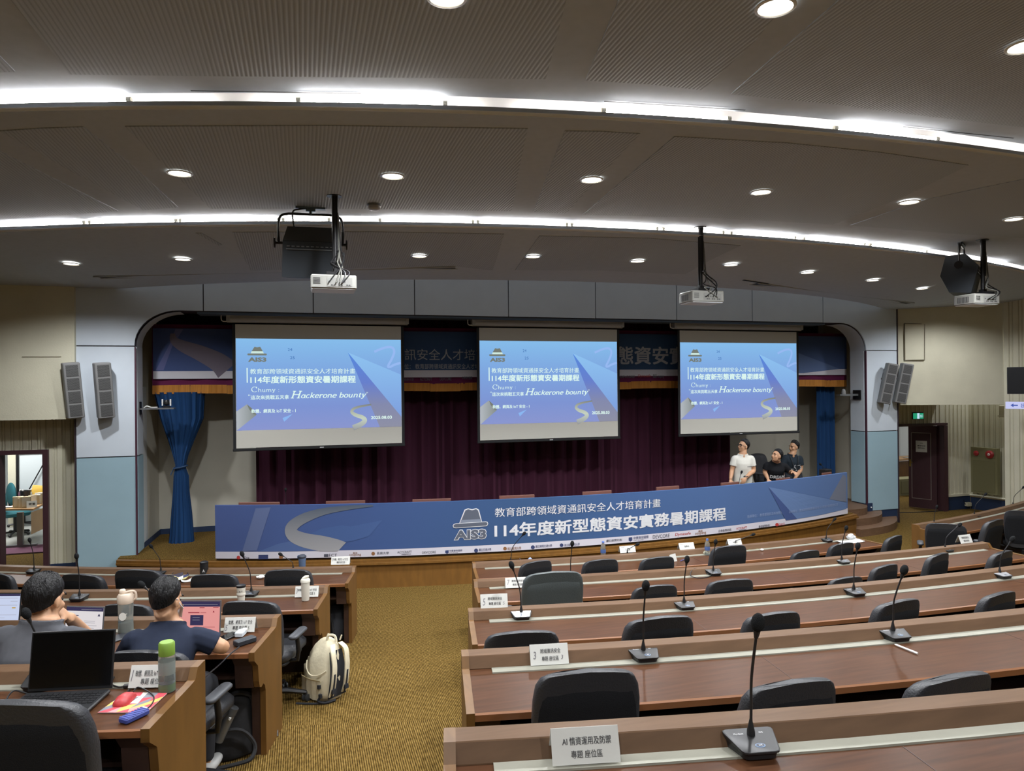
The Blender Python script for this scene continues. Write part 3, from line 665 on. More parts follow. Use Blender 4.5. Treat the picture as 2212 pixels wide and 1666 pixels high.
G1, G2, G3, G4 = ('black chairs at the first right desk row', 'black chairs at the second right desk row', 'black chairs at the third right desk row', 'black chairs at the fourth right desk row')
D = math.radians
B = 'black leather swivel chair '
for u0, u1, v, lab, t, yw in ((1115, 1195, 1212, 'turned left, nearest the aisle at the first right desk row', .85, .35), (1252, 1338, 1208, 'by the left water bottle at the first right desk row', .85, .12),
        (1374, 1460, 1203, 'in front of a folded paper, first right desk row', .85, .12), (1526, 1616, 1178, 'with the tallest back at the first right desk row', .95, .05),
        (1696, 1776, 1189, 'with the lowest back at the first right desk row', .95, .1), (1776, 1851, 1173, 'in front of the white papers, first right desk row', .75, .1),
        (1890, 1960, 1158, 'standing past the right end of the first desk row', .72, .25)):
    chair_row(1, u0, u1, v, B + lab, G1, t, yw)
for u0, u1, v, lab, t, yw in ((1357, 1466, 1263, 'at the second right desk row, next to the greyed chair', .85, .1), (1517, 1630, 1250, 'at the second right desk row, below a looped microphone cable', .85, .05),
        (1780, 1864, 1250, 'barely showing over the third right desk row', .9, .1), (1861, 1949, 1220, 'at the second right desk row, left of its square-backed neighbour', .75, .25),
        (1975, 2062, 1196, 'below the microphone beside the white card, second desk row', .75, .3), (2110, 2201, 1191, 'at the right end of the second right desk row', .78, .25)):
    chair_row(2, u0, u1, v, B + lab, G2, t, yw)
for u0, u1, v, lab, t, yw in ((1042, 1210, 1360, 'at the aisle end of the third right desk row', .92, .02), (1337, 1502, 1329, 'behind a tall straight microphone, third right desk row', .85, .1),
        (1589, 1735, 1321, 'third from the aisle at the third right desk row', .85, .12), (1859, 1999, 1295, 'at the third right desk row, crossed by a leaning microphone stem', .8, .2),
        (2084, 2208, 1279, 'cut by the right edge at the third right desk row', .8, .2)):
    chair_row(3, u0, u1, v, B + lab, G3, t, yw)
for u0, u1, v, lab, t, yw in ((1147, 1382, 1441, 'with its whole back showing, fourth right desk row', .83, 0), (1578, 1814, 1464, 'behind the largest microphone, at the fourth right desk row', .9, .12),
        (1920, 2156, 1452, 'below the light patch on the fourth right desk', .84, .15)):
    chair_row(4, u0, u1, v, B + lab, G4, t, yw)
LEATH2 = make_chair(LEATHER_LIT, LEATHER_LIT)     # chair whose leather colour is lightened to show reflected light
def place(src, loc, a, label, group, sc_): src.location = loc; src.rotation_euler = (0, 0, a); src['label'] = label; src['group'] = group; src.scale = sc_; return src
xc, yc, R = ROWS[2]; p = at_circ(1193, 1234, xc, yc, R + .95)
place(LEATH2, (p.x, p.y, FZ[2]), row_ang(2, p) + .05, 'leather swivel chair, its high smooth back greyed by painted reflection, beside the first aisle cards', G2, (1.1, 1, (p.z - FZ[2]) / .985))
for u0, u1, v, lab, t, yw in ((-34, 44, 1238, 'cut by the left edge at the first left desk row', .86, -.2), (131, 236, 1239, 'behind a thin microphone stem, first left desk row', .86, -.12),
        (248, 358, 1229, 'with the tallest back at the first left desk row', .86, -.05), (413, 517, 1239, 'right of the scattered papers, first left desk row', .86, 0), (572, 676, 1229, 'below a blue tumbler, first left desk row', .86, 0)):
    chair_row(1, u0, u1, v, B + lab, 'black chairs at the first left desk row', t, yw)
for u0, u1, v, lab, t, yw in ((40, 155, 1303, 'mostly hidden behind the man in the grey shirt', .86, -.2), (222, 337, 1303, 'behind the beige water bottle, at the second left desk row', .86, -.12), (480, 611, 1296, 'at the aisle end of the second left desk row', .95, -.15)):
    chair_row(2, u0, u1, v, B + lab, 'black chairs at the second left desk row', t, yw)
chair_row(3, -60, 84, 1391, B + 'holding the man in the grey shirt', 'occupied black chairs', 1.02, -.12)
chair_row(3, 236, 418, 1401, B + 'holding the man in the navy shirt', 'occupied black chairs', 1.0, -.1)
CH_NA = make_chair(LEATHER, FABRIC, False); first[0] = False
xc, yc, R = ROWS[4]; p = at_circ(46, 1504, xc, yc, R + .80)
place(CH_NA, (p.x, p.y, FZ[4]), row_ang(4, p) - .04, 'black leather swivel chair closest to the camera in the lower left corner', 'black chairs at the nearest left desk row', (1.10, 1.05, (p.z - FZ[4]) / .985))
def chair_at(u, v, zt, a, label, sc_): p = at_z(u, v, zt); dup(chair0, (p.x, p.y, 0), a, label, 'black chairs by the far right desk row', sc_)
for u, t, a, lab, v in ((2140, 1.2, .12, 'with a broad dark back, at the far right desk row', 1123), (2043, .74, -.95, 'seen edge on, left end of the far right desk row', 1131), (2212, .86, -1.15, 'turned sideways at the right edge, far right desk row', 1104)):
    xc, yc, R = ROWS[1]; p = at_circ(u, v, xc, yc, R + t); dup(chair0, (p.x, p.y, 0), row_ang(1, p) + a, B + lab, 'black chairs by the far right desk row', (1.05, 1, min(1.15, p.z / .985)))

# ================================================================== desk microphones
MB_TXT = mat('white_print', (214, 214, 214), .6); BTN = mat('button_blue', (110, 134, 164), .4); BTN2 = mat('button_dark', (34, 42, 60), .4)
GLARE = mat('base_glare', (214, 216, 220), .18, .6)  # pale sheet painting the light reflected off a black microphone base
def mic(row, bu, bv, hu, hv, label, group, rz=None, shine=False, z=None, far=0, sc_=1.0, base=True):
    zt = (LZ[row] + DT + .004) if z is None else z
    b = at_z(bu, bv, zt + .016 * sc_); b.z = zt; a = row_ang(row, b) if rz is None else rz
    t = thing('desk_microphone', label, 'microphone', b, a, group); t.scale = (sc_,) * 3
    if base:
        m = MB(); pts = lambda k, z0, z1: [(-.052 * k, -.048 * k, z0), (.052 * k, -.048 * k, z0), (.078 * k, .055 * k, z1), (-.078 * k, .055 * k, z1)]
        def rr(k, z0, z1):
            q = pts(k, z0, z1); out = []
            for j in range(4):
                A, Bq, Cq = Vector(q[j - 1]), Vector(q[j]), Vector(q[(j + 1) % 4]); d1 = (A - Bq).normalized() * .012; d2 = (Cq - Bq).normalized() * .012
                out += [Bq + d1, Bq + (d1 + d2) * .3, Bq + d2]
            return out
        m.loft([rr(.86, 0, 0), rr(.9, .012, .02), rr(1.0, .017, .034), rr(1.0, .022, .040), rr(.97, .0235, .0415)], True)
        o = obj('base', m, MICB, t, 30)
        sl = lambda x, y: (x, y, .0325 + (y - .0035) / .103 * .018 + .0008)
        if shine:
            m = MB(); m.grid(lambda u, v: sl((u - .5) * 2 * (.044 + .028 * v), -.04 + .09 * v), 3, 3); obj('base_glare', m, GLARE, o)
        m = MB(); text_to(m, 'Murdson', -.05, -.022, .026, .033, sl, .01); obj('printed_mark', m, MB_TXT, o); m = MB(); text_to(m, 'oo', .026, .038, .028, .034, sl); obj('printed_symbol', m, MB_TXT, o)
        m = MB(); m.add([sl(.005 + .015 * math.cos(2 * PI * k / 16) * (1), -.022 + .009 * math.sin(2 * PI * k / 16)) for k in range(16)], [tuple(range(16))])
        sl2 = lambda x, y: tuple(Vector(sl(x, y)) + Vector((0, 0, .0008)))
        m.add([sl2(.005 + .012 * math.cos(2 * PI * k / 16), -.022 + .006 * math.sin(2 * PI * k / 16)) for k in range(16)], [tuple(range(16))], 1)
        text_to(m, 'x1', 0, .010, -.025, -.019, lambda x, y: tuple(Vector(sl2(x, y)) + Vector((0, 0, .0006))), .02, 0, 2); obj('talk_button', m, [BTN, BTN2, MB_TXT], o)
    h = at_d(hu, hv, depth(b) - far); inv = Matrix.Rotation(-a, 4, 'Z') @ Matrix.Translation(-b); hl = (inv @ h) / sc_
    s = Vector((0, .025, .036)) if base else Vector((0, 0, 0))
    m = MB(); m.lathe([(.012, -.006), (.011, .012), (.006, .035), (.004, .045)], 10, c=tuple(s))
    mid = s + Vector((0, 0, (hl.z - s.z) * .45)); dirh = (hl - mid).normalized(); q = hl - dirh * .035
    pts = curve_pts([tuple(s), tuple(s + Vector((0, 0, .06)) + (hl - s) * .05), tuple(mid + (hl - mid) * .12 + Vector((hl.x, hl.y, 0)) * .06), tuple(q)], 5)
    m.tube(pts, .0042, 7); e = Vector(pts[-1]); obj('gooseneck', m, MICB, t, 40)
    m = MB(); m.tube([e - dirh * .01, e + dirh * .005, e + dirh * .02], [.006, .009, .0115], 8)
    obj('capsule', m, GREYM if False else MICB, t, 40)
    m = MB(); qn = dirh.to_track_quat('Z', 'Y').to_matrix().to_4x4(); m.ell((0, 0, 0), (.019, .019, .028), 12, 8, 0, Matrix.Translation(e + dirh * .036) @ qn); obj('foam_windscreen', m, FOAM, t, True)
    return t
MG = 'gooseneck desk microphones'
K = 'black gooseneck microphone '
for r, bu, bv, hu, hv, lab, sh in ((1, 1104, 1217, 1132, 1153, 'leaning right, aisle end of the first right desk row', 0), (1, 1357, 1201, 1377, 1176, 'bent low in front of a name card, first right desk row', 0), (1, 1590, 1184, 1627, 1155, 'half hidden behind the tallest chair, first right desk row', 0), (1, 1788, 1168, 1803, 1122, 'near the white papers, first right desk row', 0),
        (2, 1234, 1259, 1236, 1175, 'rising behind the greyed chair', 0), (2, 1543.6, 1238, 1546, 1171, 'with a looped cable beside its base', 0), (2, 1822, 1214, 1828, 1141, 'second right desk row, before the lowest chair', 0), (2, 2046, 1189, 2073, 1134, 'leaning right beside the white card, second right desk row', 0),
        (3, 1127, 1331, 1105, 1221, 'with a light reflection painted on its base, near the aisle', 1), (3, 1481, 1310, 1484, 1209, 'standing straight above the second chair, third right desk row', 0), (3, 1849.5, 1281, 1853, 1180, 'standing straight right of the third chair, third right desk row', 0), (3, 2166, 1244, 2187, 1165, 'with a light reflection painted on its base, at the right edge', 1),
        (4, 1393.5, 1417, 1395, 1266, 'tall and straight, left of the fourth right desk row', 0), (4, 1936.5, 1374, 1953, 1232, 'beside the white digital pen', 0),
        (5, 1631, 1612, 1637, 1346, 'the largest, on the nearest desk at the bottom right', 0),
        (1, 70, 1235, 64, 1167, 'at the left edge below the doorway', 0), (1, 345, 1238, 326, 1180, 'leaning left behind the tallest chair of the left block', 0), (1, 632, 1234, 606, 1198, 'bent left beside the blue tumbler', 0),
        (2, 168, 1293, 165.5, 1202, 'standing straight between the two seated men', 0), (2, 541, 1283.5, 523, 1197, 'behind the white coffee cup', 0), (3, 352, 1356, 306, 1263, 'leaning left beside the navy man, its base hidden', 0),
        (4, 84, 1478, 57, 1326, 'leaning left behind the black laptop', 0),
        (1, 2021.5, 1132, 2024, 1095, 'before the dark door, far right desk row', 0), (1, 2108.5, 1115, 2129, 1068, 'below the fire cabinet on the far right desk row', 0), (1, 2192, 1093.5, 2211, 1053, 'cut by the right edge on the far right desk row', 0)):
    mic(r, bu, bv, hu, hv, K + lab, MG, shine=sh)

# ================================================================== tent cards
def tent(u, v, w, label, lines, hand=None, row=1, on='strip', group='paper seat cards', h=.085, yaw=0, lean=1.0, cat='card'):
    z = {'strip': LZ[row] + DT + .006, 'ledge': LZ[row] + .001}[on]
    b = at_z(u, v, z); a = row_ang(row, b) + yaw
    W = w * depth(b) / F
    t = thing('seat_card', label, cat, b, a, group); dy = h * .42 * lean
    f_ = lambda x, y: (x - W / 2, y / h * dy, y)
    m = MB(); th = .0012
    m.add([(-W / 2, 0, 0), (W / 2, 0, 0), (W / 2, dy, h), (-W / 2, dy, h), (-W / 2, th, 0), (W / 2, th, 0), (W / 2, dy + th, h), (-W / 2, dy + th, h)], [(0, 1, 2, 3), (7, 6, 5, 4), (0, 4, 5, 1), (2, 6, 7, 3), (1, 5, 6, 2), (0, 3, 7, 4)]); obj('front_leaf', m, PAPER, t)
    m = MB(); m.add([(-W / 2, dy, h), (W / 2, dy, h), (W / 2, 2 * dy, 0), (-W / 2, 2 * dy, 0), (-W / 2, dy + th, h - th), (W / 2, dy + th, h - th), (W / 2, 2 * dy + th, 0), (-W / 2, 2 * dy + th, 0)], [(0, 1, 2, 3), (7, 6, 5, 4), (1, 2, 6, 5), (0, 3, 7, 4), (2, 3, 7, 6)]); obj('back_leaf', m, PAPER, t)
    g_ = lambda x, y: tuple(Vector(f_(x, y)) + Vector((0, -.0012, .0004)))
    for tx, x0, x1, y0, y1 in lines: m = MB(); text_to(m, tx, x0 * W, x1 * W, y0 * h, y1 * h, g_, .008); obj('lettering', m, INK, t)
    for tx, x0, x1, y0, y1 in hand or (): m = MB(); text_to(m, tx, x0 * W, x1 * W, y0 * h, y1 * h, g_, -.012, .15); obj('handwritten_number', m, mat('pencil', (120, 118, 122), .8), t)
    return t
L1t = lambda s: [(s, .27, .80, .56, .78), ('專題 座位區', .30, .74, .2, .42)]
tent(1268, 1651, 150, 'white tent card about AI topics on the nearest right desk', [('AI 情資運用及防禦', .16, .88, .52, .74), ('專題 座位區', .28, .74, .17, .38)], None, 5)
tent(1188, 1436.5, 84, 'white tent card numbered 3 at the aisle end of the fourth right desk row', L1t('跨域資訊安全'), [('3', .08, .16, .3, .66), ('3', .80, .86, .25, .45)], 4)
tent(1068, 1313.5, 59, 'white card numbered 5 standing on the ledge of the third right desk row', L1t('跨域資訊安全'), [('5', .08, .18, .2, .7), ('5', .82, .88, .2, .42)], 3, 'ledge')
tent(1118, 1270, 52, 'white card numbered 7 partly behind the greyed chair', L1t('跨域資訊安全'), [('7', .08, .18, .3, .8), ('7', .82, .90, .4, .9)], 2)
tent(735, 1220, 40, 'white card on the ledge of the first left desk row by the aisle', [('軟體、網頁及 IoT 安全', .12, .9, .5, .8), ('專題 座位區 1', .3, .8, .15, .42)], [('1', .05, .1, .4, .85)], 1, 'ledge')
tent(662, 1290, 50, 'white card numbered 3 behind the white tumbler', [('軟體、網頁及 IoT 安全', .12, .92, .55, .78), ('專題 座位區 3', .35, .85, .2, .45)], [('3', .03, .11, .35, .8)], 2)
tent(516, 1366, 66, 'white card numbered 5 on the third left desk beside a phone', [('軟體、網頁及 IoT 安全', .13, .9, .52, .8), ('專題 座位區 5', .28, .82, .15, .42)], [('5', .04, .12, .1, .5)], 3)
tent(314, 1486, 74, 'white card behind the green bottle on the nearest left desk', [('軟體、網頁及 IoT 安全', .16, 1.0, .5, .78), ('專題 座位區', .34, .98, .14, .42)], [('1', .05, .1, .3, .8)], 4)
for u, v, w_, tx, lab in ((1357, 1194, 36, '王志偉', 'white name card behind a low microphone on the first right desk row'), (1485, 1187, 36, '劉秉岳', 'white name card with small print left of the second water bottle'), (1589, 1178, 34, '林育成', 'white name card right of the tallest chair on the first right desk row')):
    tent(u, v, w_, lab, [(tx, .34, .66, .3, .6), ('______', .08, .3, .8, .83)], None, 1, 'ledge', 'name cards on the first right desk row', .075, lean=1.1)
tent(2089, 1173.5, 35, 'white card at the right end of the second right desk row', [('跨域資訊安全', .2, .8, .52, .78), ('專題 座位區', .28, .75, .18, .4)], None, 2, 'ledge')
# ================================================================== stage dressing
def pleats(x0, x1, y, z0, z1, pitch, dep, m, name, par, n=None, fz=None, seed=1):
    rnd = random.Random(seed); n = n or int((x1 - x0) / pitch * 6); ph = [rnd.uniform(.7, 1.3) for _ in range(400)]
    def fn(u, v):
        x = x0 + (x1 - x0) * u; k = (x - x0) / pitch
        return (x, y + dep * math.sin(2 * PI * k) * ph[int(k) % 400] + .3 * dep * math.sin(4.7 * k), z0 + (z1 - z0) * v)
    mb = MB(); mb.grid(fn, n, 6 if fz else 1); return obj(name, mb, m, par, True)
VELVET = mat('maroon_velvet', (66, 30, 48), .85, spec=.2, noise_s=2, noise_a=.15, stretch=(6, 6, .4))
t = thing('stage_curtain', 'dark maroon pleated curtain across the back of the stage', 'curtain', (0, 12.62, SH))
pleats(at_y(553, 1000, 12.6).x, at_y(1577, 1000, 12.6).x, 0, .02, 3.6, .26, .06, VELVET, 'curtain_cloth', t)
BLUEC = mat('blue_curtain_cloth', (28, 62, 104), .85, spec=.2, noise_s=3, noise_a=.15, stretch=(8, 8, .5))
# tied left curtain
YC = 12.2
def zc(v): return at_y(390, v, YC).z
prof = [(848, 333, 443), (905, 347, 440), (950, 363, 421), (985, 374, 407), (1005, 379, 402), (1013, 378, 402), (1030, 375, 408), (1060, 374, 409), (1110, 370, 415), (1150, 367, 418), (1176, 364, 420)]
mb = MB(); rings = []
for v, a, b in prof:
    A, Bq = at_y(a, v, YC), at_y(b, v, YC); W = (Bq.x - A.x); ring = []
    for k in range(60):
        an = 2 * PI * k / 60; x = (A.x + Bq.x) / 2 + math.cos(an) * W / 2; y = YC + math.sin(an) * (.10 + .04 * W) + .022 * math.sin(an * 17 + .3) * (W / .5)
        ring.append((x, y, A.z))
    rings.append(ring)
mb.loft(rings, True); t = thing('tied_curtain', 'navy blue stage curtain gathered by a tie at the left of the stage', 'curtain', (rings[-1][0][0] - .2, YC, SH)); 
obj('curtain_cloth', mb, BLUEC, t, True, Matrix.Translation(-t.location))
mb = MB(); A, Bq = at_y(377, 1009, YC), at_y(403, 1009, YC); c_ = (A + Bq) / 2
mb.tube([c_ + Vector((math.cos(2 * PI * k / 16) * (Bq.x - A.x) * .56, math.sin(2 * PI * k / 16) * .13, .02 * math.cos(2 * PI * k / 16))) for k in range(17)], .014, 6); mb.tube([A, A + Vector((-.05, -.05, -.12))], .008, 5)
obj('tie_cord', mb, mat('tie_cord', (44, 70, 104), .8), t, True, Matrix.Translation(-t.location))
t = thing('side_curtain', 'navy blue stage curtain hanging straight at the right of the stage', 'curtain', (at_y(1782, 1000, 12.3).x, 12.3, SH + .0))
a, b = at_y(1765, 1000, 12.3).x - t.location.x, at_y(1803, 1000, 12.3).x - t.location.x
pleats(a, b, 0, .02, 2.6, .11, .03, BLUEC, 'curtain_cloth', t, 40, seed=3)
# valance with gold fringe and hanging banner
YV = 12.1
vz = lambda v, u=328: at_y(u, v, YV).z
GOLD = mat('gold_fringe', (176, 116, 42), .8, noise_s=10, noise_a=.18, stretch=(12, 1, .4))
VAL = mat('maroon_valance', (98, 34, 70), .85, spec=.2)
xa, xb = at_y(328, 800, YV).x, at_y(1830, 800, YV).x
t = thing('valance', 'maroon stage valance with a gold pleated fringe above the stage', 'curtain', ((xa + xb) / 2, YV, vz(852))); o = -t.location
mb = MB(); mb.grid(lambda u, v: (xa + (xb - xa) * u, YV + .03 + .012 * math.sin(u * 180), vz(835) + (vz(700) - vz(835)) * v), 360, 1); obj('valance_cloth', mb, VAL, t, True, Matrix.Translation(o))
nS = 24
for k in range(nS):
    x0 = xa + (xb - xa) * k / nS; x1 = xa + (xb - xa) * (k + 1) / nS - .004
    mb = MB(); mb.grid(lambda u, v: (x0 + (x1 - x0) * u, YV + .02 - .035 * math.exp(-((u - .5) / .16) ** 2) - .006 * math.sin(u * 40), vz(852) + (vz(833) - vz(852)) * v + .008 * math.sin(k * 2.1 + u)), 24, 2); obj('fringe', mb, GOLD, t, True, Matrix.Translation(o))
BANB = mat('banner_blue_dark', (52, 76, 122), .75); BANW = mat('banner_white', (206, 204, 212), .75); BANT = mat('banner_grey_print', (176, 180, 188), .75)
t = thing('hanging_banner', 'blue printed banner hanging over the stage behind the projector screens', 'banner', ((xa + xb) / 2, YV - .008, vz(819))); o = -t.location
zb0, zb1, zb2 = vz(819), vz(802), vz(709)
def hb(off): return lambda x, z: (x + o.x, YV - .008 - off + o.y, z + o.z)
def sheet(mb, x0, x1, z0, z1, fn, nu=40, mi=0): mb.grid(lambda u, v: fn(x0 + (x1 - x0) * u, z0 + (z1 - z0) * v), nu, 1, mi)
m = MB(); sheet(m, xa + .02, xb - .02, zb1, zb2, hb(0)); obj('cloth', m, gradient(mat('banner_blue_print', (58, 84, 132), .75), [(0, (60, 78, 128)), (.3, (48, 78, 120)), (.7, (44, 76, 112)), (1, (66, 86, 130))], 'X'), t)
m = MB(); sheet(m, xa + .02, xb - .03, zb0, zb1, hb(.002)); obj('sponsor_strip', m, BANW, t)
def hx(u, v=770): p = at_y(u, v, YV - .06); return p.x
def hz(u, v): return at_y(u, v, YV - .06).z
m = MB()
pitch = (hx(1028) - hx(874)) / 6; x0 = hx(874) - 8 * pitch; za, zb = hz(950, 778), hz(950, 754)
text_to(m, '教育部跨領域資通訊安全人才培育計畫', x0, x0 + 17 * pitch, za, zb, hb(.004), 0); obj('lettering', m, BANT, t); m = MB()
pitch2 = (hx(1028) - hx(874)) / 15.6; x0 = hx(874) - 3 * pitch2; text_to(m, '主辦單位： 教育部跨領域資通訊安全人才培育計畫', x0, x0 + 22.5 * pitch2, hz(950, 797), hz(950, 786), hb(.004)); obj('lettering', m, BANT, t); m = MB()
pitch3 = hx(1402) - hx(1363); za, zb = hz(1400, 787), hz(1400, 749); x0 = hx(1363) - 4.9 * pitch3 - pitch3 * .6
text_to(m, '114年度新型態資安實務暑期課程', x0 - pitch3 * .5, x0 + 13.6 * pitch3, za, zb, hb(.004), .022)
obj('lettering', m, BANT, t)
m = MB()
for tx, u0, u1, v0, v1 in (('長庚大學', 873, 894, 823, 817), ('ACYCRAFT', 908, 934, 823, 816), ('DEVCORE', 951, 976, 822, 815), ('中華資安國際', 999, 1021, 820, 813), ('DEVCORE', 1342, 1373, 817, 811), ('酷澎 coupang', 1413, 1436, 818, 808)):
    m = MB(); text_to(m, tx, hx(u0), hx(u1), hz(u0, v0), hz(u0, v1), hb(.005), .01); obj('sponsor_mark', m, mat('strip_ink', (96, 98, 108), .75), t)
m = MB(); text_to(m, 'Dynasafe', hx(1380), hx(1408), hz(1390, 817), hz(1390, 809), hb(.005), .01, .2); obj('red_mark', m, mat('strip_red', (168, 60, 58), .75), t)
m = MB(); pts = [(335, 800), (368, 738), (378, 710), (395, 711), (372, 745), (352, 800)]; m.add([hb(.003)(hx(u, v), hz(u, v)) for u, v in pts], [tuple(range(6))]); obj('light_beam', m, mat('banner_beam', (92, 98, 146), .75), t)
m = MB(); stroke([(hx(u, v), hz(u, v)) for u, v in curve_pts([(372, 720), (375, 735), (395, 748), (430, 762), (470, 782), (490, 800)], 4)], [.06 + .015 * k for k in range(21)], hb(.004), m); obj('ribbon_print', m, mat('banner_ribbon', (112, 104, 118), .75), t)
m = MB(); m.add([hb(.003)(hx(u, v), hz(u, v)) for u, v in ((1727, 762), (1818, 797), (1740, 806), (1727, 806))], [(0, 1, 2, 3)]); obj('plane_print', m, mat('banner_plane', (88, 110, 152), .75), t)

# ================================================================== long curved stage table with its banner
t = thing('stage_table', 'long curved stage table behind the blue printed banner', 'table', (4.2, 10.2, SH)); o = -t.location
TBX0, TBX1 = -1.19, 9.42; TZ = ZE - 1.65; TT = TZ - .12
def sy(X, off=0): return arc_y(X, SX, SYC, SR + off)
def tsweep(prof, n=40, x0=TBX0, x1=TBX1):
    mb = MB(); rings = []
    for k in range(n + 1):
        X = x0 + (x1 - x0) * k / n; a = math.asin((X - SX) / SR)
        rings.append([(SX + (SR - y) * math.sin(a) + o.x, SYC - (SR - y) * math.cos(a) + o.y, z + o.z) for y, z in prof])
    return mb.loft(rings, True)
obj('table_top', tsweep([(.05, TT - .03), (.62, TT - .03), (.62, TT), (.05, TT)]), MAROON, t)
obj('front_board', tsweep([(.03, SH), (.05, SH), (.05, TZ), (.03, TZ)]), W_DARK, t)
for X in (TBX0, 1.4, 4.1, 6.8, TBX1 - .04):
    obj('side_board', tsweep([(.05, SH), (.60, SH), (.60, TT - .03), (.05, TT - .03)], 1, X, X + .04), MAROON, t)
RAISED = mat('raised_board_wood', (112, 74, 64), .5, noise_s=5, noise_a=.1, stretch=(1, 6, 6))
for k, (u0, u1, v) in enumerate([(523, 597, 1085), (710, 783, 1082), (895, 970, 1078), (1080, 1153, 1070), (1257, 1322, 1061), (1414, 1470, 1051), (1552, 1601, 1042), (1670, 1713, 1033), (1769, 1802, 1021)]):
    u = (u0 + u1) / 2; p = at_circ(u, v, SX, SYC, SR - .12); a = math.atan2(p.x - SX, SYC - p.y); w_ = (u1 - u0) * depth(p) / F / max(.6, math.cos(a - TH + a * 0))
    h = max(.05, p.z - TT)
    b = thing('raised_board', ['first', 'second', 'third', 'fourth', 'fifth', 'sixth', 'seventh', 'eighth', 'ninth'][k] + ' brown wooden board from the left standing on the stage table', 'board', (p.x, p.y, TT), a, 'boards standing on the stage table')
    m = MB(); m.rbox((0, 0, h / 2), (w_, .03, h), .008); obj('board_panel', m, RAISED, b)
    m = MB(); m.box((0, 0.04, .006), (w_ * .9, .10, .012)); obj('foot', m, RAISED, b)
m = MB()
# banner hung on the front of the table
t = thing('table_banner', 'long blue printed banner hanging along the front of the stage table', 'banner', (4.2, 9.78, TZ)); o = -t.location
def sfrom(u, v): p = at_circ(u, v, SX, SYC, SR + .012); return math.asin((p.x - SX) / SR), p.z
def bn(off):
    def fn(a, z):
        R_ = SR + .012 + off + .006 * math.sin(a * 60) * (TZ - z); return (SX + R_ * math.sin(a) + o.x, SYC - R_ * math.cos(a) + o.y, z + o.z)
    return fn
a0, a1 = sfrom(465, 1100)[0], sfrom(1830, 1050)[0]
zs1 = sfrom(757, 1189)[1]; zs0 = sfrom(757, 1204)[1]; zt_ = TZ + .012
m = MB(); m.grid(lambda u, v: bn(0)(a0 + (a1 - a0) * u, zs1 + (zt_ - zs1) * v), 80, 4)
obj('cloth', m, gradient(mat('banner_print', (62, 92, 150), .8), [(0, (64, 82, 134)), (.22, (52, 78, 128)), (.4, (44, 76, 116)), (.55, (54, 84, 130)), (1, (80, 106, 152))], 'X'), t, True)
m = MB(); m.grid(lambda u, v: bn(.001)(a0 + (a1 - a0) * u, zs0 + (zs1 - zs0) * v), 80, 1); obj('sponsor_strip', m, mat('banner_strip', (196, 194, 204), .8), t, True)
m = MB(); m.grid(lambda u, v: (lambda p: (p[0], p[1] + .05 * v, p[2]))(bn(0)(a0 + (a1 - a0) * u, zt_)), 80, 2); obj('top_fold', m, MATS['banner_print'], t, True)
def z7(x, y): return sfrom(450 + x / 2.765, 1050 + y / 2.765)
def z8(x, y): return sfrom(1050 + x / 2.602, 1000 + y / 2.602)
def z9(x, y): return sfrom(1540 + x / 6.9125, 930 + y / 6.9125)
def bpoly(name, pts, m_, off, zf=z7):
    mb = MB(); Q = [Vector(zf(*p) + (0,)) for p in pts]; N = 1 if max(q.x for q in Q) - min(q.x for q in Q) < .02 else 8
    if N == 1: mb.add([bn(off)(q.x, q.y) for q in Q], [tuple(range(len(Q)))])
    else:                                        # cut small so that it follows the curve of the cloth
        for i in range(1, len(Q) - 1):
            A, Bq, Cq = Q[0], Q[i], Q[i + 1]; idx = {}; vs = []; fs = []
            for a in range(N + 1):
                for b in range(N + 1 - a):
                    q = A + (Bq - A) * (a / N) + (Cq - A) * (b / N); idx[a, b] = len(vs); vs.append(bn(off)(q.x, q.y))
            for a in range(N):
                for b in range(N - a):
                    fs.append((idx[a, b], idx[a + 1, b], idx[a, b + 1]))
                    if a + b < N - 1: fs.append((idx[a + 1, b], idx[a + 1, b + 1], idx[a, b + 1]))
            mb.add(vs, fs)
    return obj(name, mb, m_, t)
bpoly('light_beam', [(285, 133), (375, 128), (292, 386), (205, 390)], mat('banner_beam2', (88, 102, 142), .8), .003)
bpoly('swirl_print', [(300, 392), (420, 345), (540, 320), (640, 335), (760, 385), (600, 388)], mat('banner_swirl', (72, 94, 142), .8), .003)
bpoly('swirl_print', [(600, 290), (680, 255), (800, 235), (900, 250), (960, 270), (1040, 205), (960, 300), (860, 330), (760, 335), (690, 305)], mat('banner_swirl2', (60, 86, 136), .8), .003)
cp = curve_pts([(985, 118), (850, 128), (700, 150), (590, 185), (520, 225), (495, 262), (515, 298), (580, 325), (680, 345), (760, 368), (800, 386)], 4)
wds = [8 + 26 * min(1, k / 12) + 1.9 * k for k in range(len(cp))]
mb = MB(); L_ = []; Rr_ = []; n_ = len(cp)
for i, p in enumerate(cp):
    A, Bq = cp[max(i - 1, 0)], cp[min(i + 1, n_ - 1)]; dx, dy = Bq[0] - A[0], Bq[1] - A[1]; l = math.hypot(dx, dy); q = wds[i] / 2
    L_.append(bn(.0045)(*z7(p[0] - dy / l * q, min(p[1] + dx / l * q, 390)))); Rr_.append(bn(.0045)(*z7(p[0] + dy / l * q, min(p[1] - dx / l * q, 390))))
mb.add(L_ + Rr_, [(i, i + 1, n_ + i + 1, n_ + i) for i in range(n_ - 1)])
obj('ribbon_print', mb, gradient(mat('banner_ribbon2', (120, 124, 132), .8), [(0, (150, 150, 154)), (.5, (124, 126, 132)), (1, (70, 82, 98))], 'Z'), t)
BW = mat('banner_letter', (206, 208, 212), .8); HATD = mat('hat_dark', (84, 90, 104), .8)
bpoly('hat_outline', [(1498, 226), (1530, 142), (1552, 133), (1576, 139), (1601, 132), (1617, 142), (1637, 219)], BW, .004)
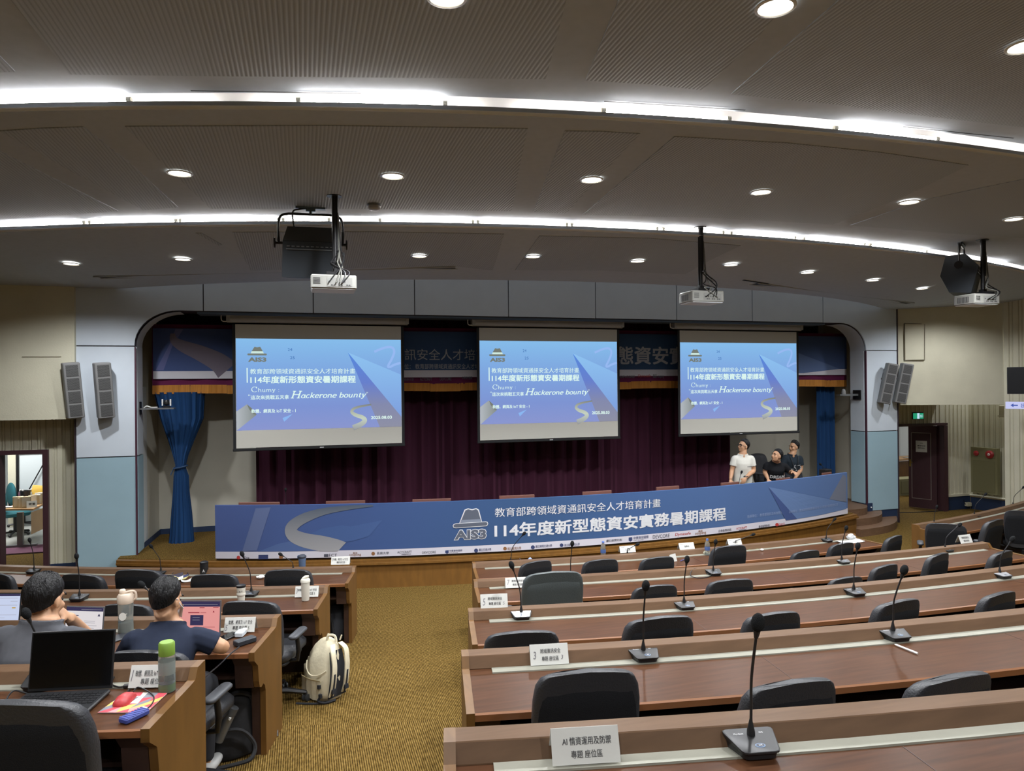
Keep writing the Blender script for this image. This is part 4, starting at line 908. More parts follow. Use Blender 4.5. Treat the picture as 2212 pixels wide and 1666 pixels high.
bpoly('hat_crown', [(1504, 222), (1536, 146), (1552, 139), (1576, 145), (1600, 138), (1611, 146), (1631, 215)], HATD, .0055)
bpoly('hat_band', [(1504, 220), (1510, 203), (1627, 197), (1632, 214)], mat('hat_band', (122, 130, 146), .8), .007)
bpoly('hat_outline', [(1460, 238), (1466, 228), (1480, 223), (1658, 211), (1668, 214), (1672, 226), (1664, 240), (1480, 252), (1466, 250)], BW, .006)
bpoly('hat_brim', [(1464, 238), (1470, 230), (1482, 226), (1656, 215), (1665, 218), (1668, 226), (1661, 236), (1482, 248), (1468, 246)], HATD, .0075)
def btext(tx, x0, x1, yb, yt, m_, zf, off=.004, bold=0, name='lettering', shear=0):
    A, Bq = zf(x0, yb), zf(x1, yb); top = zf(x0, yt)[1]
    mb = MB(); text_to(mb, tx, A[0], Bq[0], A[1], top, bn(off), bold, shear); return obj(name, mb, m_, t)
btext('AIS3', 1467, 1664, 326, 262, BW, z7, .004, .075); btext('AIS3', 1471, 1660, 322, 266, HATD, z7, .006, .04)
btext('教育部跨領域資通訊安全人才培育計畫', 50, 980, 305, 254, BW, z8, .004, .006)
btext('114年度新型態資安實務暑期課程', 50, 1346, 420, 342, BW, z8, .004, .03)
FAINT = mat('banner_faint', (132, 150, 186), .8)
btext('指導單位： 教育部資訊及科技教育司', 1467, 1675, 312, 294, FAINT, z8); btext('主辦單位： 教育部跨領域資通訊安全人才培育計畫推動辦公室', 1700, 1975, 284, 268, FAINT, z8, .007)
bpoly('plane_light', [(825, 845), (1400, 958), (1985, 1078), (1985, 1172), (1620, 1262), (1250, 1322)], mat('plane_light', (90, 116, 160), .8), .003, z9)
bpoly('plane_dark', [(825, 845), (960, 1000), (1250, 1322), (1085, 1345), (950, 1080)], mat('plane_dark', (54, 74, 124), .8), .0045, z9)
bpoly('cone_print', [(1935, 662), (1960, 672), (1985, 705), (1985, 1070), (1735, 1028)], mat('cone_grey', (104, 110, 126), .8), .0045, z9)
SI = mat('strip_ink2', (70, 72, 84), .8); SR_ = mat('strip_red2', (170, 52, 48), .8); SB = mat('strip_brown', (130, 88, 52), .8); SN = mat('strip_navy', (44, 56, 98), .8)
for tx, x0, x1, yb, yt, m_, zf in (('One', 216, 247, 433, 421, SI, z7), ('FCT', 722, 770, 424, 406, SI, z7), ('coupang', 843, 913, 422, 408, SB, z7), ('酷澎', 865, 892, 406, 396, SB, z7), ('長庚大學', 1008, 1080, 410, 394, SI, z7), ('ACYCRAFT', 1130, 1216, 402, 389, SI, z7), ('奧義智慧科技', 1155, 1212, 412, 404, SI, z7), ('DEVCORE', 1278, 1360, 405, 391, SI, z7), ('中華資安國際', 1440, 1518, 394, 382, SN, z7), ('CHT Security', 1440, 1492, 404, 397, SI, z7), ('國立交通大學', 1617, 1690, 390, 374, SN, z7), ('國立臺灣大學', 1788, 1868, 383, 366, SB, z7), ('國立陽明交通大學', 1955, 2053, 370, 354, SN, z7), ('國立臺灣科技大學', 2128, 2218, 362, 346, SN, z7),
    ('鑽石級贊助商：', 675, 766, 446, 432, SI, z8), ('中華資安國際', 828, 912, 431, 415, SN, z8), ('CHT Security', 828, 884, 441, 433, SI, z8), ('DEVCORE', 937, 1032, 428, 407, SI, z8), ('Dynasafe', 1062, 1150, 416, 396, SR_, z8), ('coupang', 1173, 1235, 409, 394, SB, z8), ('酷澎', 1193, 1216, 391, 379, SB, z8), ('白金級贊助商：', 1305, 1380, 391, 376, SI, z8), ('ACYCRAFT', 1405, 1466, 376, 364, SR_, z8), ('奧義智慧科技', 1420, 1462, 383, 377, SI, z8), ('黃金級贊助商：', 1532, 1597, 368, 352, SI, z8), ('TEAM T5', 1645, 1676, 355, 341, SR_, z8)):
    btext(tx, x0, x1, yb, yt, m_, zf, .003, .012, 'sponsor_mark', .2 if tx == 'Dynasafe' else 0)
def bdisc(x, y, r, m_, zf, n=12): bpoly('sponsor_emblem', [(x + r * math.cos(2 * PI * k / n), y + r * math.sin(2 * PI * k / n)) for k in range(n)], m_, .003, zf)
bdisc(182, 428, 11, SR_, z7); bdisc(437, 424, 12, SB, z7); bdisc(986, 404, 11, SB, z7); bdisc(1600, 386, 12, SN, z7); bdisc(1772, 374, 11, SB, z7); bdisc(1938, 366, 12, SN, z7); bdisc(2110, 354, 11, SN, z7); bdisc(1634, 348, 10, SR_, z8)
bpoly('sponsor_emblem', [(302, 411), (360, 410), (360, 436), (302, 437)], SN, .003); bpoly('sponsor_emblem', [(1416, 386), (1436, 384), (1436, 400), (1426, 406), (1416, 400)], SN, .003); bpoly('sponsor_emblem', [(800, 420), (820, 418), (820, 436), (810, 443), (800, 437)], SN, .003, z8)
bpoly('sponsor_emblem', [(692, 408), (718, 407), (718, 424), (692, 425)], SI, .003)

# ================================================================== projector screens
SLK = 1.0
S_BG = emis('slide_sky', (130, 168, 226), SLK); gradient(S_BG, [(0, (138, 150, 206)), (.25, (126, 148, 210)), (.6, (126, 164, 222)), (1, (134, 188, 234))], 'Z')
S_TX = emis('slide_text', (222, 248, 240), SLK); S_OL = emis('slide_olive', (118, 124, 116), SLK); S_BT = emis('slide_blue_text', (62, 110, 176), SLK)
S_PL = emis('slide_plane_light', (132, 186, 238), SLK); gradient(S_PL, [(0, (126, 158, 220)), (1, (142, 194, 240))], 'Z')
S_PD = emis('slide_plane_dark', (92, 124, 206), SLK); gradient(S_PD, [(0, (142, 144, 164)), (.3, (132, 138, 172)), (.6, (104, 128, 204)), (1, (86, 136, 220))], 'Z')
S_SQ = emis('slide_squiggle', (150, 184, 240), SLK); S_CY = emis('slide_cylinder', (150, 156, 158), SLK); gradient(S_CY, [(0, (178, 184, 190)), (1, (130, 138, 136))], 'X')
S_S1 = emis('slide_ribbon', (150, 158, 150), SLK); gradient(S_S1, [(0, (150, 152, 160)), (.45, (196, 208, 192)), (.7, (176, 184, 170)), (1, (124, 128, 128))], 'Z'); S_BAND = emis('slide_hat_band', (206, 232, 222), SLK)
S_KITE = emis('slide_kite', (138, 182, 240), SLK)
SCRW = mat('screen_fabric', (200, 198, 188), .8); SCRB = mat('screen_black', (18, 20, 22), .7); HOUS = mat('housing_grey', (176, 178, 178), .5)
# small serif italic pen: strokes of a slanted nib, letters in em units
def arcp(cx, cy, rx, ry, a0, a1, n=12): return [(cx + rx * math.cos(math.radians(a0 + (a1 - a0) * k / n)), cy + ry * math.sin(math.radians(a0 + (a1 - a0) * k / n))) for k in range(n + 1)]
GL = {'H': (.86, [[(.16, 0), (.16, .72)], [(.66, 0), (.66, .72)], [(.16, .37), (.66, .37)], [(.05, .01), (.27, .01)], [(.05, .71), (.27, .71)], [(.55, .01), (.77, .01)], [(.55, .71), (.77, .71)]]),
      'C': (.74, [arcp(.38, .36, .31, .36, 45, 315), [(.60, .72), (.60, .5)]]),
      'a': (.54, [arcp(.22, .23, .18, .23, 0, 360), [(.40, .46), (.40, .06), (.47, .0), (.52, .03)]]), 'c': (.46, [arcp(.23, .23, .19, .23, 50, 320)]),
      'k': (.56, [[(.1, 0), (.1, .72), (.03, .70)], [(.1, .2), (.42, .46)], [(.2, .28), (.44, 0), (.52, .02)], [(.33, .46), (.5, .46)]]), 'e': (.48, [[(.05, .24), (.41, .26)], arcp(.23, .23, .19, .23, 10, 320)]),
      'r': (.42, [[(.1, 0), (.1, .45), (.03, .44)], [(.1, .28), (.2, .43), (.34, .46), (.37, .38)], [(.02, .01), (.2, .01)]]), 'o': (.52, [arcp(.25, .23, .2, .23, 0, 360)]),
      'n': (.58, [[(.1, 0), (.1, .45), (.03, .44)], [(.1, .3)] + arcp(.26, .28, .16, .18, 150, 0, 6) + [(.42, .04), (.5, .01)]]), 'b': (.54, [[(.09, .0), (.09, .72), (.02, .70)], arcp(.27, .23, .18, .23, 0, 360)]),
      'u': (.58, [[(.03, .44), (.1, .45), (.1, .15)] + arcp(.25, .16, .15, .16, 180, 360, 6), [(.40, .46), (.40, .05), (.48, .01)]]), 't': (.38, [[(.14, .60), (.14, .1), (.2, .0), (.3, .05)], [(.02, .45), (.3, .45)]]),
      'y': (.52, [[(.08, .46), (.24, .02)], [(.42, .46), (.2, -.14), (.06, -.2)], [(.0, .46), (.17, .46)], [(.34, .46), (.5, .46)]]), 'h': (.58, [[(.1, 0), (.1, .72), (.03, .70)], [(.1, .3)] + arcp(.26, .28, .16, .18, 150, 0, 6) + [(.42, .02), (.5, .01)]]),
      'm': (.84, [[(.1, 0), (.1, .45), (.03, .44)], [(.1, .3)] + arcp(.24, .28, .14, .18, 150, 0, 6) + [(.38, 0)], [(.38, .3)] + arcp(.53, .28, .15, .18, 150, 0, 6) + [(.68, .02), (.75, .01)]]), ':': (.3, [[(.14, .02), (.15, .08)], [(.14, .38), (.15, .44)]]), ' ': (.3, [])}
def serif(mb, s, x0, x1, yb, yt, fn, slant=0, nib=.085, cap=1.0):
    tot = sum(GL[c][0] * (cap if i == 0 else 1) for i, c in enumerate(s)); k = (x1 - x0) / tot; ky = (yt - yb) / (.72 * cap); x = x0
    for i, c in enumerate(s):
        q = cap if i == 0 else 1
        for st_ in GL[c][1]:
            P = [(x + (px_ * q + slant * py_ * q) * k, yb + py_ * q * ky) for px_, py_ in st_]; nx, ny = nib * .5 * k * q, nib * .16 * ky * q; n = len(P)
            mb.add([fn(a_ - nx, b_ - ny) for a_, b_ in P] + [fn(a_ + nx, b_ + ny) for a_, b_ in P], [(j, j + 1, n + j + 1, n + j) for j in range(n - 1)])
            mb.add([fn(a_ - nx * .4, b_ + ny * 2.0) for a_, b_ in P] + [fn(a_ + nx * .4, b_ - ny * 2.0) for a_, b_ in P], [(j, j + 1, n + j + 1, n + j) for j in range(n - 1)])
        x += GL[c][0] * q * k
YS = 11.68
def make_screen():
    t = thing('projector_screen', 'x', 'screen')
    W, ZT, ZBt = 2.54, 1.91, 0.0                 # white fabric; local z=0 at its lower edge
    m = MB(); m.box((0, .012, (ZT + ZBt) / 2), (W, .006, ZT)); obj('fabric', m, SCRW, t)
    for s in (-1, 1):
        m = MB(); m.box((s * (W / 2 + .022), .012, ZT / 2 - .01), (.044, .007, ZT + .02)); obj('black_border', m, SCRB, t)
    m = MB(); m.rbox((0, .012, -.03), (W + .10, .035, .04), .012); o_ = obj('bottom_bar', m, SCRB, t)
    m = MB(); m.box((0, -.008, -.025), (.06, .006, .016)); obj('maker_plate', m, HOUS, o_)
    m = MB(); m.tube([(-W / 2 - .12, .03, ZT + .085), (W / 2 + .11, .03, ZT + .085)], .062, 14); m.box((0, .03, ZT + .10), (W + .2, .11, .07)); hs = obj('housing', m, HOUS, t, 40)
    for s in (-1, 1):
        m = MB(); m.box((s * (W / 2 + .10), .03, ZT + .12), (.05, .13, .16)); obj('end_bracket', m, HOUS, hs)
    m = MB(); m.tube(curve_pts([(-W / 2 - .12, .02, ZT + .16), (-W / 2 - .19, .0, ZT + .15), (-W / 2 - .19, .0, ZT + .05), (-W / 2 - .11, .0, ZT + .04)], 5), .008, 5); obj('cable', m, WHITE, hs)
    # projected picture, laid out on the crop grid x 148..1897, y 348..1310
    SX0, SX1, SZ0, SZ1 = -W / 2 + .005, W / 2 - .005, .27, 1.69
    def sl(off): return lambda x, y: (SX0 + (x - 148) / 1750 * (SX1 - SX0), .008 - off, SZ1 - (y - 348) / 965 * (SZ1 - SZ0))
    m = MB(); m.add([sl(0)(148, 348), sl(0)(1898, 348), sl(0)(1898, 1313), sl(0)(148, 1313)], [(0, 1, 2, 3)]); pic = obj('projected_slide', m, S_BG, t)
    def poly(nm, pts, mt, off): mb = MB(); mb.add([sl(off)(*p) for p in pts], [tuple(range(len(pts)))]); obj(nm, mb, mt, pic)
    poly('plane_light', [(1312, 490), (1898, 735), (1898, 1205)], S_PL, .001); poly('plane_dark', [(1312, 490), (1898, 1205), (1898, 1313), (1655, 1313)], S_PD, .002)
    m = MB(); stroke(curve_pts([(1600, 482), (1690, 445), (1760, 428), (1808, 440), (1822, 490), (1790, 570), (1752, 640), (1775, 648), (1830, 622), (1895, 605)], 5), 26, sl(.0028), m); obj('squiggle', m, S_SQ, pic)
    poly('cylinder', [(148, 1112), (255, 1038), (300, 1078), (352, 1150), (150, 1313)], S_CY, .001); poly('cylinder_cap', [(255, 1038), (300, 1080), (352, 1150), (318, 1142), (275, 1090)], S_OL, .002)
    c_ = curve_pts([(1562, 1064), (1460, 1078), (1375, 1102), (1348, 1138), (1385, 1172), (1460, 1200), (1490, 1235), (1450, 1275), (1360, 1313)], 5)
    m = MB(); stroke(c_, [18 + 42 * (k / (len(c_) - 1)) for k in range(len(c_))], sl(.003), m); obj('ribbon', m, S_S1, pic)
    poly('kite', [(615, 1190), (720, 1150), (632, 1230)], S_KITE, .001)
    poly('hat_crown', [(306, 482), (336, 434), (362, 440), (394, 434), (420, 482)], S_OL, .001); poly('hat_band', [(298, 504), (306, 482), (420, 482), (430, 504)], S_BAND, .001)
    poly('hat_brim', [(262, 514), (268, 505), (455, 505), (462, 514), (455, 525), (268, 525)], S_OL, .0015)
    m = MB(); text_to(m, 'AIS3', 270, 456, 593, 545, sl(.001), .05); obj('logo_letters', m, S_OL, pic)
    for tx, x0, x1, y0, y1 in (('24', 676, 722, 477, 446), ('25', 699, 748, 564, 533)): m = MB(); text_to(m, tx, x0, x1, y0, y1, sl(.001)); obj('small_number', m, S_BT, pic)
    f_ = sl(.0035)
    m = MB(); m.add([f_(254, 657), f_(265, 657), f_(265, 812), f_(254, 812)], [(0, 1, 2, 3)]); obj('title_bar', m, S_TX, pic)
    for tx, x0, x1, y0, y1, bo in (('教育部跨領域資通訊安全人才培育計畫', 290, 1388, 722, 664, .006), ('114年度新形態資安暑期課程', 293, 1392, 820, 744, .03), ('這次來挑戰五天拿', 293, 684, 990, 944, .016), ('“', 268, 288, 950, 934, 0), ('”', 1506, 1526, 940, 924, 0), ('軟體、網頁及 IoT 安全 - 1', 299, 752, 1132, 1092, .024), ('2025.08.03', 1557, 1790, 1224, 1188, .03)):
        m = MB(); text_to(m, tx, x0, x1, y0, y1, f_, bo); obj('slide_lettering', m, S_TX, pic)
    m = MB(); serif(m, 'Chumy :', 297, 590, 910, 856, f_, 0, .085, 1.3); obj('slide_lettering', m, S_TX, pic)
    m = MB(); serif(m, 'Hackerone bounty', 697, 1500, 980, 906, f_, .28, .13, 1.35)
    obj('slide_lettering', m, S_TX, pic)
    return t
s0 = make_screen(); zb_ = 1.89
for k, (u0, u1, lab) in enumerate(((510, 867, 'left projector screen, nearest the tied blue curtain'), (1037, 1334, 'middle projector screen over the stage'), (1469, 1723, 'right projector screen, above the three people'))):
    cxx = (at_y(u0, 850, YS).x + at_y(u1, 850, YS).x) / 2; loc = Vector((cxx, YS, zb_))
    if k == 0: s0.location = loc; s0['label'] = lab; s0['group'] = 'projector screens'
    else: dup(s0, loc, 0, lab, 'projector screens')

# ================================================================== grey column loudspeakers on the pillars
SPK = mat('speaker_grey', (122, 122, 122), .55); SPKG = mat('speaker_grille', (84, 84, 84), .6); SPD = mat('speaker_slot', (40, 40, 40), .8)
def column(u0, v0, u1, v1, s, label):
    A, Bq = at_y(u0, v0, YW - .24), at_y(u1, v1, YW - .16); L = (A - Bq).length; 
    t = thing('column_loudspeaker', label, 'loudspeaker', (A + Bq) / 2, 0, 'grey column loudspeakers beside the stage')
    ax = (A - Bq).normalized(); yaw = Matrix.Rotation(-s * .42, 4, 'Z'); 
    fr_ = (yaw @ Vector((0, -1, 0))); xx = ax.cross(fr_).normalized() * -1; fr_ = xx.cross(ax).normalized() * 1
    if fr_.y > 0: fr_ = -fr_
    Rm = Matrix((xx, -fr_, ax)).transposed().to_4x4()
    m = MB(); m.rbox((0, .05, 0), (.21, .17, L), .02, 0, Rm); b = obj('cabinet', m, SPK, t, 40)
    for k in range(4):
        zc_ = L * (.36 - .24 * k); m = MB(); m.box((0, -.037, zc_), (.15, .006, L * .205), 0, Rm); gr = obj('grille', m, SPKG, t)
        m = MB()
        for r in range(10):
            for q in range(8):
                m.box((-.064 + q * .018 + (.009 if r % 2 else 0) * .8, -.0405, zc_ - L * .092 + r * L * .0204), (.011, .002, L * .008), 0, Rm)
        h_ = obj('grille_holes', m, SPD, gr); h_['kind'] = 'stuff'
    m = MB(); m.tube([Rm @ Vector((0, .13, .1)), Vector((0, YW - t.location.y, .1))], .02, 6); obj('wall_bracket', m, SPK, t)
column(153, 784, 165, 903, -1, 'grey column loudspeaker on the edge of the left pillar, overlapping the cream wall')
column(221, 784, 231, 903, -1, 'grey column loudspeaker in the middle of the left pillar')
column(1930, 786, 1911, 872, 1, 'grey column loudspeaker on the right pillar, tilted outwards')
column(1962, 786, 1944, 871, 1, 'grey column loudspeaker jutting past the right pillar over the cream wall')

# ================================================================== ceiling projectors and hanging loudspeakers
PW = mat('projector_white', (148, 148, 142), .5); PD = mat('projector_ports', (70, 70, 72), .6); CABW = mat('cable_light', (110, 110, 104), .6)
PBOT = mat('projector_underside', (214, 222, 230), .5)
def projector(up_, vp, uc, vc, wpx, label, yaw=0, seed=1):
    p = at_z(up_, vp, Z1); dd = depth(p); c = at_d(uc, vc, dd - .1); W = .40; rnd = random.Random(seed)
    t = thing('ceiling_projector', label, 'projector', (p.x, p.y, c.z), yaw, 'white projectors under the ceiling'); off = c.x - p.x; H = Z1 - c.z
    m = MB(); m.rbox((off, 0, 0), (W, .30, .125), .02); b = obj('body', m, PW, t, 40)
    m = MB(); m.rbox((off, 0, -.064), (W * .96, .28, .012), .02); obj('underside', m, PBOT, b, 40)
    m = MB(); m.box((off + .05, -.151, -.005), (.22, .004, .075)); pp = obj('port_plate', m, mat('port_plate', (138, 138, 134), .5), b)
    for k in range(9):
        m = MB(); m.box((off - .04 + k * .022, -.154, -.03 if k % 3 else .0), (.014, .004, .010)); obj('port', m, PD, b)
    for k in range(5):
        m = MB(); m.box((off - .15, -.152, .03 - k * .012), (.06, .003, .005)); obj('key', m, PD, b)
    for k in range(8):
        m = MB(); m.box((off - W / 2 - .001, -.06 + k * .02, -.005), (.004, .008, .07)); obj('side_vent', m, PD, b)
    m = MB(); m.lathe([(.001, .16), (.045, .16), (.05, .12)], 14, T=Matrix.Translation((off + .1, 0, 0)) @ Matrix.Rotation(-PI / 2, 4, 'X')); obj('lens', m, BLACKM, b, 40)
    m = MB(); m.box((0, 0, .085), (.16, .18, .03)); m.box((0, 0, .11), (.06, .06, .05)); obj('mount_plate', m, BLACKM, t)
    m = MB(); m.tube([(0, 0, .10), (0, 0, H)], .024, 10); m.tube([(.02, -.015, .3), (.022, -.015, H)], .012, 6); obj('drop_pole', m, BLACKM, t, True)
    m = MB(); m.lathe([(.07, H - .012), (.07, H)], 14); obj('ceiling_plate', m, BLACKM, t)
    for k in range(5):
        pts = [(.03, -.02, H * .8), (.035 + rnd.uniform(0, .02), -.03, H * .4), (rnd.uniform(-.02, .08), -.05, .19 + rnd.uniform(0, .08)), (rnd.uniform(-.06, .15), -.09, .12 + rnd.uniform(0, .07)), (rnd.uniform(-.03, .12), -.14, .09), (off + rnd.uniform(-.05, .13), -.165, -.01)]
        m = MB(); m.tube(curve_pts(pts, 5), .0065, 5); obj('cable', m, CABW if k % 2 else BLACKM, t, True)
    return t
projector(722, 422, 721, 610, 95, 'white ceiling projector hanging in front of the left projector screen', 0, 2)
projector(1512, 491, 1526, 641, 91, 'white ceiling projector hanging right of the middle screen', 0, 5)
projector(2122, 518, 2121, 647, 91, 'white ceiling projector near the right edge beside a black loudspeaker', 0, 9)
SPB = mat('monitor_black', (34, 40, 46), .6); SPT = mat('monitor_top', (66, 66, 64), .6)
def hanging(um, vm, uc, vc, label, yaw, W=.50):
    p = at_z(um, vm, Z1); c = at_d(uc, vc, depth(p)); t = thing('hanging_loudspeaker', label, 'loudspeaker', (c.x, c.y, c.z), yaw, 'black loudspeakers on yokes'); H = Z1 - c.z
    prof = [(-.20, .03), (-.06, .20), (.16, .20), (.22, -.05), (.12, -.27), (-.12, -.30)]
    fl = [1.0, .86, .70, .72, .84, 1.06]
    m = MB(); m.loft([[(s * W / 2 * f_, y, z) for (y, z), f_ in zip(prof, fl)] for s in (-1, 1)], True); b = obj('cabinet', m, SPB, t, 20)
    q = lambda a, b_, k, e: tuple(Vector((0, prof[a][0], prof[a][1])).lerp(Vector((0, prof[b_][0], prof[b_][1])), k) + Vector((0, -.004 - e, 0)))
    m = MB(); A, Bq = q(0, 1, .03, 0), q(0, 1, .97, 0); m.add([(-W / 2 * .97, A[1], A[2]), (W / 2 * .97, A[1], A[2]), (W / 2 * .86, Bq[1], Bq[2]), (-W / 2 * .86, Bq[1], Bq[2])], [(0, 1, 2, 3)]); obj('upper_panel', m, SPT, b)
    m = MB(); A = q(0, 5, .22, .004); m.box((0, A[1], A[2]), (W * .88, .006, .008)); obj('trim_line', m, GREYM, b)
    for k in range(10):
        A = q(0, 5, .14, .004); m = MB(); m.box((-W * .40 + k * W * .088, A[1], A[2]), (W * .055, .004, .008)); obj('vent', m, GREYM, b)
    hw = W / 2 + .05
    m = MB(); m.tube(curve_pts([(-hw, .0, .05), (-hw, 0, .25), (-hw + .06, 0, .33), (0, 0, .335), (hw - .06, 0, .33), (hw, 0, .25), (hw, 0, .05)], 5), .012, 6); y_ = obj('yoke', m, BLACKM, t, True)
    for s in (-1, 1):
        m = MB(); m.tube([(s * (W / 2 * .8), 0, .05), (s * (hw + .03), 0, .05)], .014, 8); m.tube([(s * (hw + .03), 0, .05), (s * (hw + .045), 0, .05)], .05, 12); obj('knob', m, BLACKM, y_, 40)
    m = MB(); m.tube([(0, 0, .33), (0, 0, H)], .016, 6); m.box((0, 0, H - .012), (.28, .06, .024)); m.box((0, .0, .39), (.09, .04, .05)); obj('ceiling_clamp', m, mat('clamp_steel', (96, 112, 122), .4, .4), t)
    m = MB(); m.tube(curve_pts([(0, -.02, .40), (-.1, -.02, .38), (-.16, -.02, .36), (-.17, 0, .30), (-.15, .02, .18)], 5), .009, 5); obj('power_cable', m, BLACKM, t, True)
hanging(676, 447, 672, 538, 'black wedge loudspeaker hanging from a yoke beside the left projector pole', -.05)
hanging(2078, 527, 2078, 588, 'black wedge loudspeaker hanging from a yoke at the right edge of the ceiling', .62)
p = at_z(808, 440, Z1); t = thing('smoke_detector', 'round smoke detector on the ceiling right of the left projector pole', 'detector', p)
m = MB(); m.lathe([(.07, 0), (.07, -.02), (.06, -.025)], 16); obj('base', m, GREYM, t, 40); m = MB(); m.lathe([(.06, -.025), (.06, -.045), (.045, -.06), (.03, -.062)], 16); obj('sensor', m, mat('detector_grey', (150, 148, 146), .5), t, 40)

# ================================================================== cameras on brackets, signs, doors, cabinet
p = at_y(303, 882, YW + .2); t = thing('bracket_camera', 'white dome camera on a shelf bracket inside the left pillar', 'camera', p)
m = MB(); m.box((.0, 0, 0), (.02, .1, .19)); obj('wall_plate', m, BLACKM, t); m = MB(); m.box((.24, -.02, -.01), (.46, .16, .02)); obj('shelf', m, GREYM, t)
m = MB(); m.lathe([(.055, 0), (.055, .02), (.03, .03)], 14, c=(.36, -.02, 0)); m.lathe([(.001, .03), (.04, .05), (.045, .08), (.03, .115), (.001, .12)], 14, c=(.36, -.02, 0)); cb = obj('camera_head', m, BLACKM, t, True)
for s in (-1, 1): m = MB(); m.box((.36 + s * .055, -.02, .08), (.015, .05, .1)); obj('camera_arm', m, WHITE, cb)
m = MB(); m.tube(curve_pts([(.05, -.02, .0), (.1, -.05, .03), (.16, -.05, .01), (.24, -.04, .012)], 5), .008, 5); obj('cable', m, WHITE, t)
p = at_y(1857, 853, YW + .2); t = thing('bracket_camera', 'grey camera bracket on the inner side of the right pillar', 'camera', (XR0 - .04, YW + .2, p.z))
m = MB(); m.box((0, 0, 0), (.02, .2, .19)); obj('wall_plate', m, BLACKM, t); m = MB(); m.box((-.20, -.02, .0), (.38, .05, .04)); m.box((-.40, -.02, .0), (.12, .1, .025)); obj('arm', m, GREYM, t)
m = MB(); m.lathe([(.04, .01), (.045, .05), (.03, .11), (.001, .12)], 12, c=(-.34, -.02, 0)); obj('camera_head', m, mat('cam_grey', (120, 120, 120), .5), t, True)
GREEN = emis('sign_green', (40, 150, 110), 1.0); SGW = emis('sign_white', (190, 224, 240), 1.0)
p = at_y(1983, 899, YR - .045); W = 28 * depth(p) / F
t = thing('exit_sign', 'green lit emergency exit sign above the right door', 'sign', p)
m = MB(); m.box((0, .02, 0), (W, .05, .13)); m.box((0, .02, .075), (W * 1.02, .05, .02)); obj('case', m, PLASTIC, t)
m = MB(); m.box((-W * .3, -.008, 0), (W * .38, .004, .12)); m.box((W * .32, -.008, 0), (W * .34, .004, .12), 1 if 0 else 0); obj('green_panel', m, GREEN, t)
m = MB(); m.box((.0, -.008, 0), (W * .22, .004, .12)); obj('white_panel', m, SGW, t)
m = MB(); f_ = lambda x, y: (x, -.0115, y)
for pl in ([(-.02, .04), (.0, .045), (.0, .03), (-.015, .028)], [(-.03, .02), (.01, .025), (.03, .0), (.02, -.005), (.0, .01), (-.03, .005)], [(-.01, .0), (.01, .0), (.03, -.04), (.02, -.045), (.0, -.015), (-.03, -.045), (-.04, -.04)]): m.add([f_(*q) for q in pl], [tuple(range(len(pl)))])
text_to(m, '出口', .045, .045 + W * .26, -.03, .03, f_, .02); obj('running_figure_print', m, SGW, t)
LAV = emis('sign_lavender', (196, 200, 240), 1.0)
p = at_d(2203, 876, 13.2); t = thing('direction_sign', 'lit lavender direction sign with an arrow at the right edge', 'sign', p, -1.2)
m = MB(); m.box((0, .02, 0), (.46, .04, .13)); obj('case', m, LAV, t)
m = MB(); f_ = lambda x, y: (x, -.004, y); m.add([f_(-.15, 0), f_(-.1, .035), f_(-.1, .012), f_(-.03, .012), f_(-.03, -.012), f_(-.1, -.012), f_(-.1, -.035)], [(0, 1, 2, 3, 4, 5, 6)]); text_to(m, '出口', .02, .17, -.04, .04, f_, .02); obj('arrow_print', m, emis('sign_blue', (70, 90, 170)), t)
p = at_d(2222, 822, 13.0); t = thing('wall_screen', 'black flat screen cut by the right edge of the picture', 'screen', p, -1.25); m = MB(); m.rbox((0, .03, 0), (.7, .06, .50), .01); obj('case', m, PLASTIC, t); m = MB(); m.box((0, -.002, 0), (.66, .004, .46)); obj('panel', m, BLACKM, t)
p = at_d(2165, 889, 14.3); t = thing('wall_box', 'small cream wall box above the fire cabinet', 'box', p, -1.0); m = MB(); m.rbox((0, .06, 0), (.12, .1, .24), .02); obj('case', m, mat('box_cream', (196, 190, 164), .6), t); m = MB(); m.box((.0, .0, -.09), (.15, .06, .03)); obj('foot', m, MATS['box_cream'], t)
p = at_y(2094, 1090, YR - .1); t = thing('emergency_lamp', 'small white box lamp on the dark blue skirting', 'lamp', (p.x, YR - .06, p.z)); m = MB(); m.rbox((0, -.01, 0), (.12, .08, .08), .01); obj('case', m, MATS['box_cream'], t); m = MB(); m.tube(curve_pts([(-.06, 0, .0), (-.1, 0, .05), (-.1, .01, .1)], 4), .006, 5); obj('cable', m, BLACKM, t)
# right door leaf, opened away from the hall
hg = Vector((dr1 - .02, YR + .05, 0)); le = at_d(1963.5, 1000, 15.95); ang = math.atan2(le.y - hg.y, le.x - hg.x); Lw = math.hypot(le.x - hg.x, le.y - hg.y)
mb = MB(); mb.box((Lw / 2, 0, drz / 2), (Lw, .045, drz - .03)); dl = struct('door_4', mb, MAROON); dl.location = hg; dl.rotation_euler = (0, 0, ang)
sd = 1 if math.cos(ang) < 0 else -1
TRIMG = mat('door_trim', (122, 110, 104), .5)
mb = MB(); q = .026 * sd; z0, z1, x0, x1 = .22, drz - .18, Lw * .2, Lw * .88
for A, Bq in (((x0, z0), (x1, z0)), ((x1, z0), (x1, z1)), ((x1, z1), (x0, z1)), ((x0, z1), (x0, z0))): mb.tube([(A[0], q, A[1]), (Bq[0], q, Bq[1])], .009, 5)
obj('panel_moulding', mb, TRIMG, dl)
mb = MB(); mb.box((Lw * .94, q, 1.0), (.035, .012, .16)); mb.tube([(Lw * .94, q * 1.0, 1.02), (Lw * .94, q * 2.4, 1.02), (Lw * .84, q * 2.4, 1.02)], .01, 6); obj('door_handle', mb, mat('brass', (190, 160, 84), .3, .8), dl)
